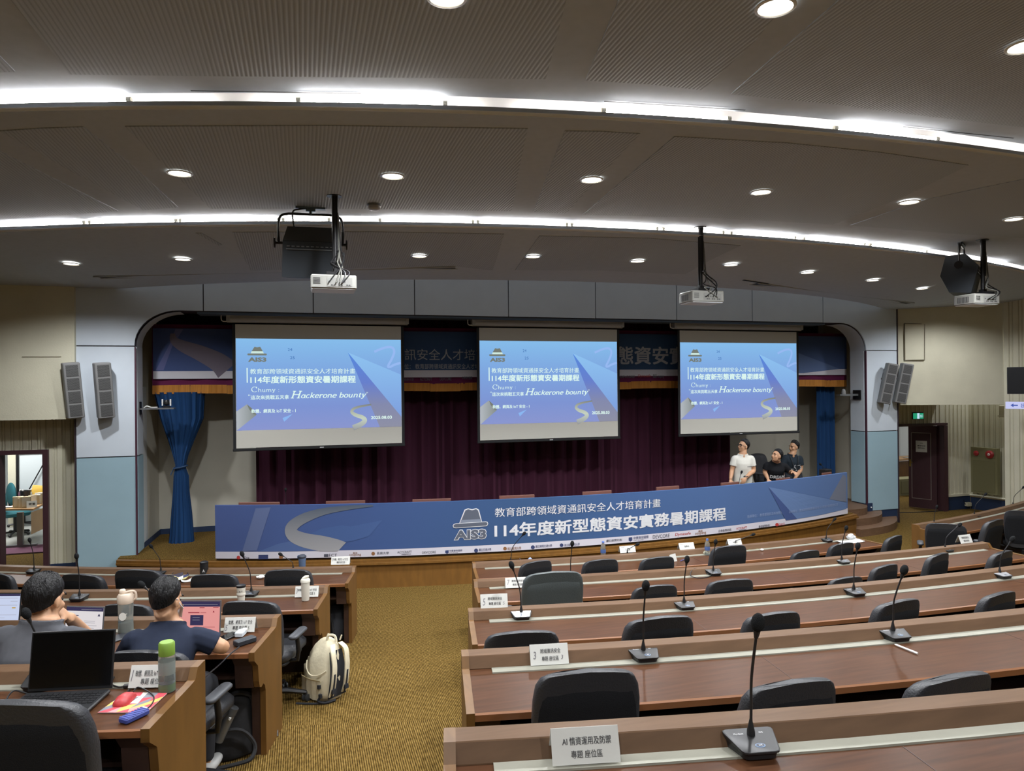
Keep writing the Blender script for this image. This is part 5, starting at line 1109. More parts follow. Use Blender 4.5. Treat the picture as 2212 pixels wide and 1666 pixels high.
t = thing('door_notice', 'white printed notice taped to the dark right door', 'notice', hg + Vector((math.cos(ang) * Lw * .53, math.sin(ang) * Lw * .53, 1.38)) + Vector((-math.sin(ang), math.cos(ang), 0)) * q * .95, ang + (PI if sd > 0 else 0))
m = MB(); m.box((0, -.002, 0), (.23, .002, .25)); obj('sheet', m, PAPER, t)
m = MB(); f_ = lambda x, y: (x, -.0045, y); 
for tx, x0, x1, y0, y1 in (('公告', -.03, .03, .06, .08), ('請隨手關門保持安靜', -.08, .08, .0, .025), ('謝謝您的配合', -.07, .07, -.05, -.025)): m = MB(); text_to(m, tx, x0, x1, y0, y1, f_, .02); obj('lettering', m, INK, t)
# fire cabinet on the angled wall
OLV = mat('cabinet_olive', (132, 128, 94), .5); OLV2 = mat('cabinet_olive_door', (124, 120, 88), .5); RED = mat('bell_red', (160, 40, 44), .4)
c1, c2 = at_d(2102, 1015, 15.55), at_d(2159, 1018, 15.05); zt1, zb1_ = at_d(2130, 967, 15.3).z, at_d(2130, 1066, 15.3).z
cc = (c1 + c2) / 2 + Vector((-.08, -.03, 0)); an = math.atan2(c2.y - c1.y, c2.x - c1.x); CWd = math.hypot(c2.x - c1.x, c2.y - c1.y); CH = zt1 - zb1_
t = thing('fire_cabinet', 'olive fire hose cabinet with two red round devices on the right wall', 'cabinet', (cc.x, cc.y, zb1_), an)
m = MB(); m.box((0, .03, CH / 2), (CWd, .10, CH)); bq = obj('case', m, OLV, t)
m = MB(); m.rbox((0, -.025, CH * .38), (CWd * .84, .012, CH * .68), .005); dq = obj('door', m, OLV2, t); m = MB(); m.box((0, -.024, CH * .875), (CWd * .86, .01, CH * .18)); obj('device_plate', m, OLV2, t)
Rx = Matrix.Rotation(PI / 2, 4, 'X')
m = MB(); m.lathe([(.055, 0), (.055, .02), (.03, .035), (.001, .04)], 16, T=Matrix.Translation((-CWd * .27, -.03, CH * .87)) @ Rx); obj('red_lamp', m, RED, t, True)
m = MB(); m.lathe([(.085, 0), (.085, .02), (.06, .04), (.03, .04), (.001, .05)], 18, T=Matrix.Translation((CWd * .24, -.03, CH * .865)) @ Rx); bell = obj('alarm_bell', m, RED, t, True)
m = MB(); m.lathe([(.03, .041), (.022, .055), (.001, .058)], 12, T=Matrix.Translation((CWd * .24, -.03, CH * .865)) @ Rx); obj('bell_hub', m, mat('hub_white', (210, 190, 186), .5), bell, True)
# ================================================================== people
def remesh(mb, voxel, smooth_n=3, fac=.5):
    me = bpy.data.meshes.new('tmp'); me.from_pydata(mb.v, [], mb.f); me.update()
    import bmesh
    bm = bmesh.new(); bm.from_mesh(me); bmesh.ops.recalc_face_normals(bm, faces=bm.faces); bm.to_mesh(me); bm.free()
    o = bpy.data.objects.new('tmp', me); C.objects.link(o)
    r = o.modifiers.new('r', 'REMESH'); r.mode = 'VOXEL'; r.voxel_size = voxel
    s = o.modifiers.new('s', 'SMOOTH'); s.factor = fac; s.iterations = smooth_n
    dg = bpy.context.evaluated_depsgraph_get(); out = bpy.data.meshes.new_from_object(o.evaluated_get(dg))
    v = [tuple(x.co) for x in out.vertices]; f = [tuple(p.vertices) for p in out.polygons]
    bpy.data.objects.remove(o); bpy.data.meshes.remove(me); bpy.data.meshes.remove(out)
    q = MB(); q.v = v; q.f = f; q.m = [0] * len(f); return q
def eo(mb, c, X, Y, Z, r, n=16, m=10):          # oriented ellipsoid
    T = Matrix((X, Y, Z)).transposed().to_4x4(); T.translation = c; mb.ell((0, 0, 0), r, n, m, 0, T)
def limb(mb, pts, rs, n=10): mb.tube(curve_pts([tuple(p) for p in pts], 4), [x[0] for x in curve_pts([(r,) for r in rs], 4)], n)
def hand(mb, w_, d, up, side, curl=.5, s=1.0):
    """palm with four unequal bent fingers and a thumb that leaves its side"""
    d = d.normalized(); x = d.cross(up).normalized(); up = x.cross(d).normalized(); x = x * side
    eo(mb, w_ + d * .048 * s, x, d, up, (.040 * s, .052 * s, .016 * s), 12, 8)
    for k, (o_, L) in enumerate(((-.030, .070), (-.010, .080), (.010, .075), (.029, .060))):
        b = w_ + d * .082 * s + x * o_ * s; a1, a2 = curl * .6, curl * 1.5
        p1 = b + (d * math.cos(a1) - up * math.sin(a1)) * L * .45 * s; p2 = p1 + (d * math.cos(a2) - up * math.sin(a2)) * L * .32 * s; p3 = p2 + (d * math.cos(a2 * 1.4) - up * math.sin(a2 * 1.4)) * L * .26 * s
        mb.tube([b - d * .02 * s, b, p1, p2, p3], [.009 * s, .009 * s, .0088 * s, .0078 * s, .006 * s], 8)
    t0 = w_ + d * .03 * s - x * .030 * s; t1 = t0 - x * .026 * s + d * .022 * s - up * .006 * s; t2 = t1 + d * .030 * s - x * .006 * s - up * .012 * s
    mb.tube([t0 + x * .012, t0, t1, t2], [.012 * s, .012 * s, .0105 * s, .008 * s], 8)
def head_parts(mb, c, face, upv, s=1.0):
    Y = face.normalized(); X = Y.cross(upv).normalized(); Z = X.cross(Y).normalized()
    P = lambda x, y, z: c + X * x * s + Y * y * s + Z * z * s
    eo(mb, P(0, -.012, .03), X, Y, Z, (.074 * s, .092 * s, .088 * s)); eo(mb, P(0, .018, -.04), X, Y, Z, (.058 * s, .066 * s, .074 * s)); eo(mb, P(0, .052, -.088), X, Y, Z, (.026 * s, .024 * s, .022 * s))
    mb.tube([P(0, .082, .012), P(0, .096, -.012), P(0, .104, -.030), P(0, .088, -.036)], [.008 * s, .010 * s, .014 * s, .010 * s], 8)
    eo(mb, P(0, .080, -.058), X, Y, Z, (.022 * s, .010 * s, .009 * s)); eo(mb, P(0, .074, .022), X, Y, Z, (.05 * s, .018 * s, .012 * s))
    for q in (-1, 1): eo(mb, P(q * .078, -.006, -.012), (X + Y * -.3 * q).normalized(), Y, Z, (.010 * s, .020 * s, .032 * s)); eo(mb, P(q * .038, .058, -.03), X, Y, Z, (.024 * s, .022 * s, .024 * s))
    return X, Y, Z, P
def hair_cap(c, X, Y, Z, s, front=58, side_=92, back=138, thick=.015, tuft=.006, seed=0):
    mb = MB(); nu, nv = 72, 20; rnd = random.Random(seed); off = Vector((rnd.uniform(0, 9), 3, 7))
    def lim(f):                                  # f: 0 front .. 1 back
        return front + (side_ - front) * min(1, f / .45) ** 2 if f < .45 else side_ + (back - side_) * ((f - .45) / .55) ** .6
    rows = []
    for j in range(nv + 1):
        ring = []
        for i in range(nu):
            a = 2 * PI * i / nu; f = abs(((a / PI + 1) % 2) - 1) if 0 else (1 - math.cos(a)) / 2
            th = math.radians(lim(f)) * (j / nv); k = j / nv
            edge = max(0, 1 - k ** 3 * .97); nz = noise.noise(Vector((math.cos(a) * 9 + off.x, math.sin(a) * 9, th * 2.2))) * .5 + noise.noise(Vector((math.cos(a) * 26, math.sin(a) * 26 + off.y, th * 4)))
            r_ = thick * edge * (1 - .45 * max(0, (math.degrees(th) - 75) / 50)) + tuft * nz * (.35 + .65 * edge)
            rx, ry, rz = .076 + r_, .094 + r_, .092 + r_ * 1.1
            sn, cs = math.sin(th), math.cos(th)
            if th > 1.75: ex_ = th - 1.75; sn = .984 - .17 * ex_ - .12 * ex_ * ex_; cs = -.178 - .98 * ex_
            p = c + (X * (rx * sn * math.sin(a)) + Y * (-.012 + ry * sn * math.cos(a)) + Z * (.03 + rz * cs)) * s
            ring.append(tuple(p))
        rows.append(ring)
    rows.append([tuple(c + X * 0 + Z * .0)] * nu)
    mb.loft(rows, False); return mb
EYEW, EYEB = mat('eye_white', (214, 210, 204), .4), mat('eye_dark', (28, 22, 20), .3)
TROUS = mat('dark_trousers', (36, 38, 44), .85); SHOE = mat('pale_shoe', (190, 190, 188), .7)
def figure(label, head, face, d, sh, hip, arms, shirt, legs, hs=1.0, vox=.010, sw=1.0, hair=(58, 94, 138), sleeve=.62, tilt=(0, 0, 1), neck_in=0, chest=.115, tuft=.007):
    """all joints are world points: head centre, sh=(left, right), hip centre, arms=[(shoulder, elbow, wrist, fingers dir, palm up, side, curl)], legs=[(hip, knee, ankle)]"""
    SL, SR_2 = sh; mid = (SL + SR_2) / 2; X = (SR_2 - SL).normalized(); half = (SR_2 - SL).length / 2; up = (mid - hip).normalized(); Y = up.cross(X).normalized()
    tilt = Vector(tilt); body = MB(); base = Vector((hip.x, hip.y, min(l[2].z for l in legs) - .07))
    hx, hy, hz, P = head_parts(body, head, face, tilt, hs)
    nb = mid + up * .085; nt = P(0, -.022, -.05)
    limb(body, [mid - up * .05, nb, nt], [.075, .060, .054])
    def torso(mb, g, wtop=True, low=0):
        rr = []
        L = (mid - hip).length
        for t_, w_, dp, yo in ((low, .165, .105, 0), (.18, .160, .105, .0), (.42, .155, .10, .0), (.66, min(half * .92, .178), chest, .0), (.84, half * .99, chest * .95, .0), (1.0, half * 1.02, .080, -.004), (L + .022, half * .93, .068, -.008), (L + .045, half * .74, .062, -.010), (L + .068, half * .52, .060, -.012), (L + .088, .088, .064, -.012), (L + .104, .074, .064, -.008)):
            if t_ > 1.0001 or (L < 1 and t_ == L + .022): t_ = 1 + (t_ - L) / L
            elif t_ in (L + .045, L + .068, L + .088, L + .104): t_ = 1 + (t_ - L) / L
            if not wtop and t_ > 1 + .095 / L: continue
            cc_ = hip + (mid - hip) * t_ + Y * yo; ring = []
            for k in range(24):
                a = 2 * PI * k / 24; ca, sa = math.cos(a), math.sin(a)
                ring.append(cc_ + X * (math.copysign(abs(ca) ** .8, ca) * (w_ + g) * sw) + Y * (math.copysign(abs(sa) ** .9, sa) * (dp + g)))
            rr.append(ring)
        mb.loft(rr, True)
    torso(body, -.006)
    for s_, e_, w_, fd, pu, sd, cu in arms:
        limb(body, [s_, s_.lerp(e_, .5), e_, e_.lerp(w_, .4), w_], [.052, .048, .040, .040, .027]); hand(body, w_, fd, pu, sd, cu, hs)
    for h_, k_, a_ in legs:
        limb(body, [h_, h_.lerp(k_, .5), k_, k_.lerp(a_, .35), a_], [.082, .074, .056, .052, .036])
    root = thing('person', label, 'person', base); inv = Matrix.Translation(-base)
    obj('body', remesh(body, vox, 2), SKIN, root, True, inv)
    m = MB(); torso(m, .010, False, -.02)
    for s_, e_, *_r_ in arms:
        q = s_.lerp(e_, sleeve); limb(m, [s_ + (mid - s_) * .22 + up * .004, s_ - up * .004, s_.lerp(e_, .35), q], [.058, .062, .064, .066])
    obj('shirt', remesh(m, vox * 1.05, 2), shirt, root, True, inv)
    m = MB()
    for h_, k_, a_ in legs: limb(m, [hip + (h_ - hip) * .7 + up * .03, h_, h_.lerp(k_, .5), k_, k_.lerp(a_, .5), a_.lerp(k_, .06)], [.10, .098, .086, .068, .062, .055])
    eo(m, hip - up * .0, X, Y, up, (.168 * sw, .118, .12)); obj('trousers', remesh(m, .014, 2), TROUS, root, True, inv)
    for h_, k_, a_ in legs:
        f_ = Vector((k_.x - h_.x, k_.y - h_.y, 0)); f_ = (f_ if f_.length > .12 else Y.copy()); f_.z = 0; f_.normalize()
        m = MB(); eo(m, a_ + f_ * .07 + Vector((0, 0, -.035)), f_.cross(Vector((0, 0, 1))), f_, Vector((0, 0, 1)), (.045, .135, .038)); eo(m, a_ + Vector((0, 0, -.01)), f_.cross(Vector((0, 0, 1))), f_, Vector((0, 0, 1)), (.042, .055, .055)); obj('shoe', remesh(m, .012, 2), SHOE, root, True, inv)
    obj('hair', hair_cap(head, hx, hy, hz, hs, *hair, tuft=tuft, seed=len(label)), HAIR, root, True, inv)
    ey = MB(); 
    for q in (-1, 1): eo(ey, P(q * .030, .074, -.004), hx, hy, hz, (.012 * hs, .010 * hs, .008 * hs), 10, 6)
    obj('eyes', ey, EYEB, root, True, inv)
    bw = MB()
    for q in (-1, 1): bw.tube([P(q * .014, .094, .020), P(q * .032, .092, .026), P(q * .05, .078, .020)], .0045 * hs, 6)
    obj('eyebrows', bw, HAIR, root, True, inv)
    ml = MB(); ml.tube([P(-.02, .086, -.058), P(0, .092, -.057), P(.02, .086, -.058)], .0035 * hs, 6); obj('mouth', ml, mat('lips', (150, 92, 84), .5), root, True, inv)
    return root, inv, P, (X, Y, up, mid)
V = Vector
fwd = V((math.sin(TH), math.cos(TH), 0)); rt = V((math.cos(TH), -math.sin(TH), 0)); UPV = V((0, 0, 1))
# --- man in grey at the left, head propped on his right hand
def jp(u, v, d): return at_d(u, v, d)
GREY_T = mat('grey_tshirt', (86, 87, 92), .9, spec=.15, noise_s=30, noise_a=.06, bump=.12, bump_s=14); NAVY_T = mat('navy_tshirt', (42, 48, 64), .9, spec=.15, noise_s=30, noise_a=.06, bump=.12, bump_s=14)
fz3 = FZ[3]
d1 = 3.46
hd = jp(97, 1296, d1); SLp, SRp = jp(12, 1378, d1 - .06), jp(160, 1380, d1 - .02); hip = (SLp + SRp) / 2; hip = V((hip.x, hip.y, fz3 + .56)) - fwd * .12 - rt * .02
el = at_z(203, 1392, LZ[3] + DT + .045); wr = jp(150, 1334, d1 + .13); dirf = (jp(124, 1318, d1 + .08) - wr)
armR = (SRp, el, wr, dirf, (rt * .3 + UPV * .8 - fwd * .3), 1, 1.0)
elL = jp(-70, 1410, d1 + .25); wrL = jp(-20, 1395, d1 + .5); armL = (SLp, elL, wrL, (fwd + rt * .3), UPV, -1, .4)
kn = lambda s: hip + rt * s * .11 + fwd * .42 + V((0, 0, .0)); an = lambda s: V((kn(s).x, kn(s).y, fz3 + .08)) - fwd * .02
lg = [(hip + rt * s * .09, kn(s), an(s)) for s in (-1, 1)]
r1 = figure('man in grey T-shirt seen from behind, propping his head on his right hand', hd, (fwd + rt * .10 - UPV * .18), d1, (SLp, SRp), hip, [armL, armR], GREY_T, lg, hs=.98, vox=.0085, hair=(74, 100, 142), chest=.125)
# --- man in navy beside the aisle
d2 = 3.98
hd = jp(360, 1296, d2); SLp, SRp = jp(290, 1384, d2 - .05), jp(426, 1377, d2 + .02); hip = (SLp + SRp) / 2; hip = V((hip.x, hip.y, fz3 + .54)) - fwd * .16
el = jp(481, 1398, d2 + .06); wr = at_z(445, 1385, LZ[3] + DT + .04); armR = (SRp, el, wr, (fwd * .6 - rt * .8), UPV, 1, .5)
elL = jp(268, 1425, d2 + .15); wrL = at_z(330, 1392, LZ[3] + DT + .04); armL = (SLp, elL, wrL, (fwd * .6 + rt * .8), UPV, -1, .5)
lg = [(hip + rt * s * .09, hip + rt * s * .12 + fwd * .40, V((hip.x, hip.y, fz3 + .08)) + rt * s * .12 + fwd * .36) for s in (-1, 1)]
r2 = figure('man in navy T-shirt and face mask seen from behind, working at a pink laptop screen', hd, (fwd + rt * .20 - UPV * .22), d2, (SLp, SRp), hip, [armL, armR], NAVY_T, lg, hs=.95, vox=.009, hair=(56, 94, 140), sleeve=.72)
root, inv, P, _ = r2
m = MB(); m.grid(lambda u, v: tuple(P(-.066 + .132 * u, .070 + .05 * math.sin(PI * u), -.03 - .075 * v)), 8, 4); obj('face_mask', m, mat('mask_white', (214, 218, 222), .8), root, True, inv)
for q in (-1, 1):
    m = MB(); m.tube([P(q * .066, .072, -.05), P(q * .084, .02, -.03), P(q * .082, -.02, .01)], .003, 5); obj('mask_strap', m, MATS['mask_white'], root, True, inv)
# --- three presenters behind the stage table
def stage_d(u, off): p = at_circ(u, 1000, SX, SYC, SR - off); return depth(p)
WHITE_T = mat('white_tshirt', (214, 212, 202), .9, spec=.15, bump=.12, bump_s=14); BLACK_T = mat('black_tshirt', (30, 31, 34), .9, spec=.15); SLATE_T = mat('slate_tshirt', (42, 50, 58), .9, spec=.15)
def stander(label, hu, hv, face, off, sl, sr, hipu, arms, shirt, hs, **kw):
    d_ = stage_d(hu, off); hd = jp(hu, hv, d_ - kw.pop('lean', 0)); SL, SR3 = jp(*sl, d_ - kw.get('ln', 0)), jp(*sr, d_ - kw.pop('ln', 0)); m_ = (SL + SR3) / 2
    hp = jp(hipu, 1058, d_ + .06); hp.z = TZ - .16
    A = []
    for s_, e_, w_, fd, sd, cu in arms:
        S3 = SL if s_ < 0 else SR3; A.append((S3, jp(e_[0], e_[1], d_ + e_[2]), jp(w_[0], w_[1], d_ + w_[2]), fd, UPV if abs(fd.z) < .6 else -fwd, sd, cu))
    lg = [(hp + rt * s * .09, V((hp.x, hp.y, SH + .42)) + rt * s * .11 - fwd * .10, V((hp.x, hp.y, SH + .08)) + rt * s * .11 + fwd * .05) for s in (-1, 1)]
    return figure(label, hd, face, d_, (SR3, SL), hp, A, shirt, lg, hs=hs, vox=.011, **kw)
DN = V((0, 0, -1))
rA = stander('man in white T-shirt and black glasses standing on stage, looking up left', 1606, 964, (-rt * .9 - fwd * .30 + UPV * .22), .92, (1587, 991), (1623, 991), 1604,
    [(-1, (1581, 1016, 0), (1578, 1036, -.12), (DN - fwd * .2), 1, .4), (1, (1628, 1017, .0), (1611, 1032, -.2), (-rt * .5 + DN * .8 - fwd * .1), -1, .5)], WHITE_T, 1.0, hair=(54, 92, 136))
root, inv, P, (bx, by, bu, bm) = rA
m = MB()
for q in (-1, 1): m.tube([P(q * .034 + .026 * math.cos(2 * PI * k / 14), .098 - abs(.026 * math.cos(2 * PI * k / 14) + q * .02) * .25, -.002 + .022 * math.sin(2 * PI * k / 14)) for k in range(15)], .0035, 5)
m.tube([P(-.01, .10, .0), P(.01, .10, .0)], .003, 5); m.tube([P(.06, .088, .0), P(.083, .0, .0)], .003, 5); m.tube([P(-.06, .088, .0), P(-.083, .0, .0)], .003, 5); obj('glasses', m, PLASTIC, root, True, inv)
w0 = jp(1611, 1032, stage_d(1606, .92) - .2); m = MB(); T_ = Matrix.Translation(w0 + V((.03, .04, .03)) * .6); m.tube([T_ @ V((.034 * math.cos(2 * PI * k / 14), .034 * math.sin(2 * PI * k / 14), .006 * math.cos(2 * PI * k / 14))) for k in range(15)], .010, 6); obj('wristwatch', m, PLASTIC, root, True, inv)
def chest_text(root, inv, frame, body_, x0, x1, z0, z1, m_, dp=.135, bold=.02, nm='shirt_print'):
    bx, by, bu, bm = frame; sgn = -1 if (by.dot(-fwd) < 0) else 1; nrm = by * sgn; xx = rt.copy()
    mb = MB(); text_to(mb, body_, x0, x1, z0, z1, lambda x, y: bm + xx * x + bu * y + nrm * (dp - 1.4 * x * x), bold); obj(nm, mb, m_, root, False, inv)
chest_text(root, inv, rA[3], 'security', .04, .13, -.13, -.11, INK, .125)
rB = stander('man in black T-shirt leaning over the stage table, looking up left', 1678, 985, (-rt * .85 - fwd * .35 + UPV * .30), .86, (1657, 1005), (1695, 1007), 1672,
    [(-1, (1652, 1020, -.05), (1659, 1035, -.2), (DN * .6 - fwd * .6), 1, .4), (1, (1707, 1021, -.02), (1712, 1019, -.3), (-fwd + rt * .1 - UPV * .1), -1, .4)], BLACK_T, 1.0, hair=(56, 92, 136), ln=.08, lean=.2)
chest_text(rB[0], rB[1], rB[3], 'DREAM', -.13, .14, -.19, -.125, MATS['white_print'] if 'white_print' in MATS else WHITE, .145, .04)
rC = stander('man in slate T-shirt with white print and a lanyard, standing at the right', 1715, 966, (-rt * .9 - fwd * .35 + UPV * .05), 1.18, (1696, 989), (1728, 991), 1712,
    [(-1, (1688, 1012, 0), (1692, 1034, -.1), (DN - fwd * .2), 1, .4), (1, (1730, 1014, 0), (1717, 1034, -.22), (DN * .8 - rt * .4), -1, .4)], SLATE_T, 1.0, hair=(50, 90, 134), tuft=.012)
root, inv, P, (bx, by, bu, bm) = rC
nrm = by if by.dot(-fwd) > 0 else -by; rnd = random.Random(4)
for k in range(16):
    x, y = rnd.uniform(-.10, .12), rnd.uniform(-.27, -.10); m = MB(); q = lambda x_, y_: bm + rt * x_ + bu * y_ + nrm * (.135 - 1.2 * x_ * x_)
    stroke([(x, y), (x + rnd.uniform(-.03, .04), y + rnd.uniform(-.02, .02)), (x + rnd.uniform(-.02, .05), y + rnd.uniform(-.03, .01))], .012, q, m); obj('shirt_print', m, MATS['white_print'], root, False, inv)
m = MB(); m.tube(curve_pts([tuple(bm + rt * -.07 + bu * .06 + nrm * .06), tuple(bm + rt * -.05 - bu * .05 + nrm * .13), tuple(bm + rt * .02 - bu * .30 + nrm * .14), tuple(bm + rt * .06 - bu * .05 + nrm * .13), tuple(bm + rt * .08 + bu * .06 + nrm * .06)], 5), .008, 5); ly = obj('lanyard', m, mat('lanyard_black', (40, 42, 46), .7), root, True, inv)
m = MB(); m.box(tuple(bm + rt * .02 - bu * .35 + nrm * .145), (.07, .006, .10), 0, None, -TH); obj('badge', m, mat('badge_pale', (150, 164, 190), .5), ly, False, inv)
pC = at_circ(1640, 1000, SX, SYC, SR - 1.62); dup(chair0, (pC.x, pC.y, SH), PI + math.atan2(pC.x - SX, SYC - pC.y), 'black leather swivel chair on the stage behind the leaning presenter', 'chairs on the stage', (1.0, 1, 1.02))
MS = 'stage table microphones'
def smic(bu, bv, hu, hv, lab, off): 
    p = at_circ(bu, bv, SX, SYC, SR - off); mic(1, bu, bv, hu, hv, lab, MS, rz=PI + math.atan2(p.x - SX, SYC - p.y), z=TZ, base=True)
for bu, hu, hv, off, lab in ((619, 617, 1058, .40, 'slim black microphone on the stage table at the far left'), (1594, 1602, 1020, .35, 'black microphone on the stage table before the man in white'), (1786, 1772, 1003, .35, 'slim black microphone at the right end of the stage table')):
    p = at_circ(bu, 1000, SX, SYC, SR - off); a = math.atan2(p.x - SX, SYC - p.y) + PI
    dd_ = depth(p); vb = CY + (ZE - TT) / dd_ * F - ROLL * (bu - CX)
    mic(1, bu, vb, hu, hv, lab, MS, rz=a, z=TT, far=.05)
p = at_circ(1812, 1018, SX, SYC, SR - .3); t = thing('control_box', 'small black device box at the right end of the stage table', 'box', (min(p.x, 9.2), sy(min(p.x, 9.2), -.3), TT), .3); m = MB(); m.rbox((0, 0, .09), (.20, .14, .18), .015); obj('case', m, PLASTIC, t); m = MB(); m.box((.13, .02, .08), (.06, .08, .16)); obj('plug', m, PLASTIC, t)
# ================================================================== things on the desks and the floor
def on_desk(row, u, v): return at_z(u, v, LZ[row] + DT + .001)
CLEAR = mat('clear_plastic', (214, 222, 222), .15, trans=.85); WATER = mat('bottle_water', (200, 214, 214), .08, trans=.9)
def bottle(p, label, prof, m_, capprof, capm, group=None, cat='bottle', extra=None, n=18):
    t = thing('bottle' if cat == 'bottle' else cat, label, cat, p, 0, group); m = MB(); m.lathe(prof, n); b = obj('body', m, m_, t, 50)
    m = MB(); m.lathe(capprof, n); obj('cap', m, capm, t, 50)
    if extra: extra(t, b)
    return t
# green bottle
GRN = mat('bottle_green', (122, 156, 60), .45); GRNB = mat('bottle_green_base', (126, 190, 50), .3, trans=.4)
def gx(t, b):
    m = MB(); m.lathe([(.001, .002), (.033, .002), (.0335, .03), (.033, .034), (.001, .034)], 18); obj('green_base', m, GRNB, t, 50)
    m = MB(); m.lathe([(.0335, .075), (.0338, .08), (.0338, .125), (.0335, .13)], 18, caps=False); obj('label_band', m, mat('label_white', (206, 214, 204), .6), b, 50)
    m = MB(); m.lathe([(.001, .035), (.031, .035), (.031, .078), (.001, .078)], 18); obj('water', m, WATER, t, 50)
bottle(on_desk(4, 361, 1492), 'clear water bottle with green cap and base on the nearest left desk', [(.001, .0), (.034, .0), (.0345, .01), (.0345, .15), (.032, .158)], CLEAR, [(.033, .156), (.0335, .16), (.033, .205), (.028, .212), (.001, .212)], GRN, extra=gx)
# beige shaker
BEI = mat('beige_lid', (216, 198, 178), .5)
def sx(t, b):
    m = MB(); m.rbox((-.018, 0, .262), (.036, .034, .035), .012); obj('drinking_spout', m, BEI, t, 50)
    m = MB(); m.tube(curve_pts([(.0, 0, .258), (.04, 0, .262), (.058, 0, .25), (.06, 0, .215), (.048, 0, .205)], 4), .008, 6); obj('carry_loop', m, BEI, t, 50)
    m = MB(); N = 14; m.add([(-.008 + .022 * math.cos(2 * PI * k / N), -.0475, .115 + .026 * math.sin(2 * PI * k / N)) for k in range(N)], [tuple(range(N))]); m.add([(.006, -.0476, .132), (.02, -.0476, .134), (.01, -.0476, .124)], [(0, 1, 2)]); obj('printed_emblem', m, mat('emblem_white', (222, 222, 214), .6), b)
    m = MB(); m.lathe([(.001, .004), (.041, .004), (.041, .07), (.001, .07)], 18); obj('water', m, WATER, t, 50)
bottle(on_desk(3, 272, 1366), 'clear shaker bottle with beige lid between the two seated men', [(.001, 0), (.043, 0), (.046, .01), (.044, .09), (.046, .195)], mat('smoky_plastic', (196, 204, 200), .2, trans=.75), [(.047, .19), (.05, .2), (.05, .235), (.04, .25), (.001, .252)], BEI, extra=sx)
CREAMW = mat('tumbler_white', (214, 210, 196), .5)
def tx(t, b):
    m = MB(); m.tube([(-.02, 0, .187), (0, 0, .20), (.03, 0, .205)], [.012, .014, .008], 8); obj('flip_lid', m, CREAMW, t, 50)
bottle(on_desk(2, 660, 1297), 'cream white tumbler with flip lid at the right end of the second left desk', [(.001, 0), (.030, 0), (.032, .01), (.037, .155)], CREAMW, [(.036, .155), (.041, .157), (.041, .175), (.034, .186), (.001, .188)], CREAMW, cat='tumbler', extra=tx)
def cx_(t, b):
    m = MB(); m.lathe([(.0345, .055), (.037, .06), (.037, .075), (.0355, .08)], 18, caps=False); obj('sleeve_ring', m, CREAMW, b, 50)
    m = MB(); text_to(m, 'A', -.014, -.003, .09, .102, lambda x, y: (x, -.0368, y), .03); text_to(m, '9', .006, .013, .09, .104, lambda x, y: (x, -.0368, y), .02, .2); obj('cup_mark', m, INK, b)
bottle(on_desk(2, 521, 1300), 'white coffee cup with black lid on the second left desk', [(.001, 0), (.027, 0), (.029, .01), (.037, .125)], CREAMW, [(.0375, .124), (.0385, .126), (.0385, .142), (.03, .146), (.001, .146)], PLASTIC, cat='cup', extra=cx_)
BLT = mat('tumbler_blue', (84, 102, 130), .5)
def bx_(t, b):
    m = MB(); m.tube(curve_pts([(-.036, 0, .13), (-.05, 0, .145), (-.046, 0, .165), (-.03, 0, .17)], 4), .006, 6); obj('carry_loop', m, BLT, t, 50)
bottle(on_desk(1, 653, 1231), 'blue grey tumbler with dark lid on the first left desk', [(.001, 0), (.034, 0), (.036, .01), (.042, .14)], BLT, [(.043, .138), (.046, .142), (.046, .158), (.03, .172), (.001, .174)], mat('lid_navy', (44, 50, 62), .5), cat='tumbler', extra=bx_)
bottle(on_desk(1, 441, 1240), 'black tumbler beside the scattered papers on the first left desk', [(.001, 0), (.042, 0), (.045, .01), (.045, .12)], PLASTIC, [(.046, .118), (.046, .135), (.03, .145), (.001, .146)], BLACKM, cat='tumbler', extra=lambda t, b: obj('emblem', (lambda m: (text_to(m, 'A', -.012, .012, .03, .06, lambda x, y: (x, -.0462, y), .03), m)[1])(MB()), MB_TXT, b))
BCAP = mat('cap_blue', (90, 120, 190), .5); BLAB = mat('label_blue', (70, 96, 150), .6)
for u, v, lab in ((1303, 1205, 'small water bottle with blue cap, left on the first right desk row'), (1528, 1199, 'water bottle with blue cap beside the tallest chair, first right desk row')):
    bottle(on_desk(1, u, v), lab, [(.001, 0), (.03, 0), (.032, .01), (.030, .06), (.032, .11), (.026, .15), (.013, .175), (.013, .182)], CLEAR, [(.015, .178), (.015, .198), (.001, .198)], BCAP, 'water bottles on the first right desk row', extra=lambda t, b: obj('label_band', (lambda m: (m.lathe([(.0325, .06), (.0328, .062), (.0328, .1), (.0325, .102)], 18, caps=False), m)[1])(MB()), BLAB, b, 50))
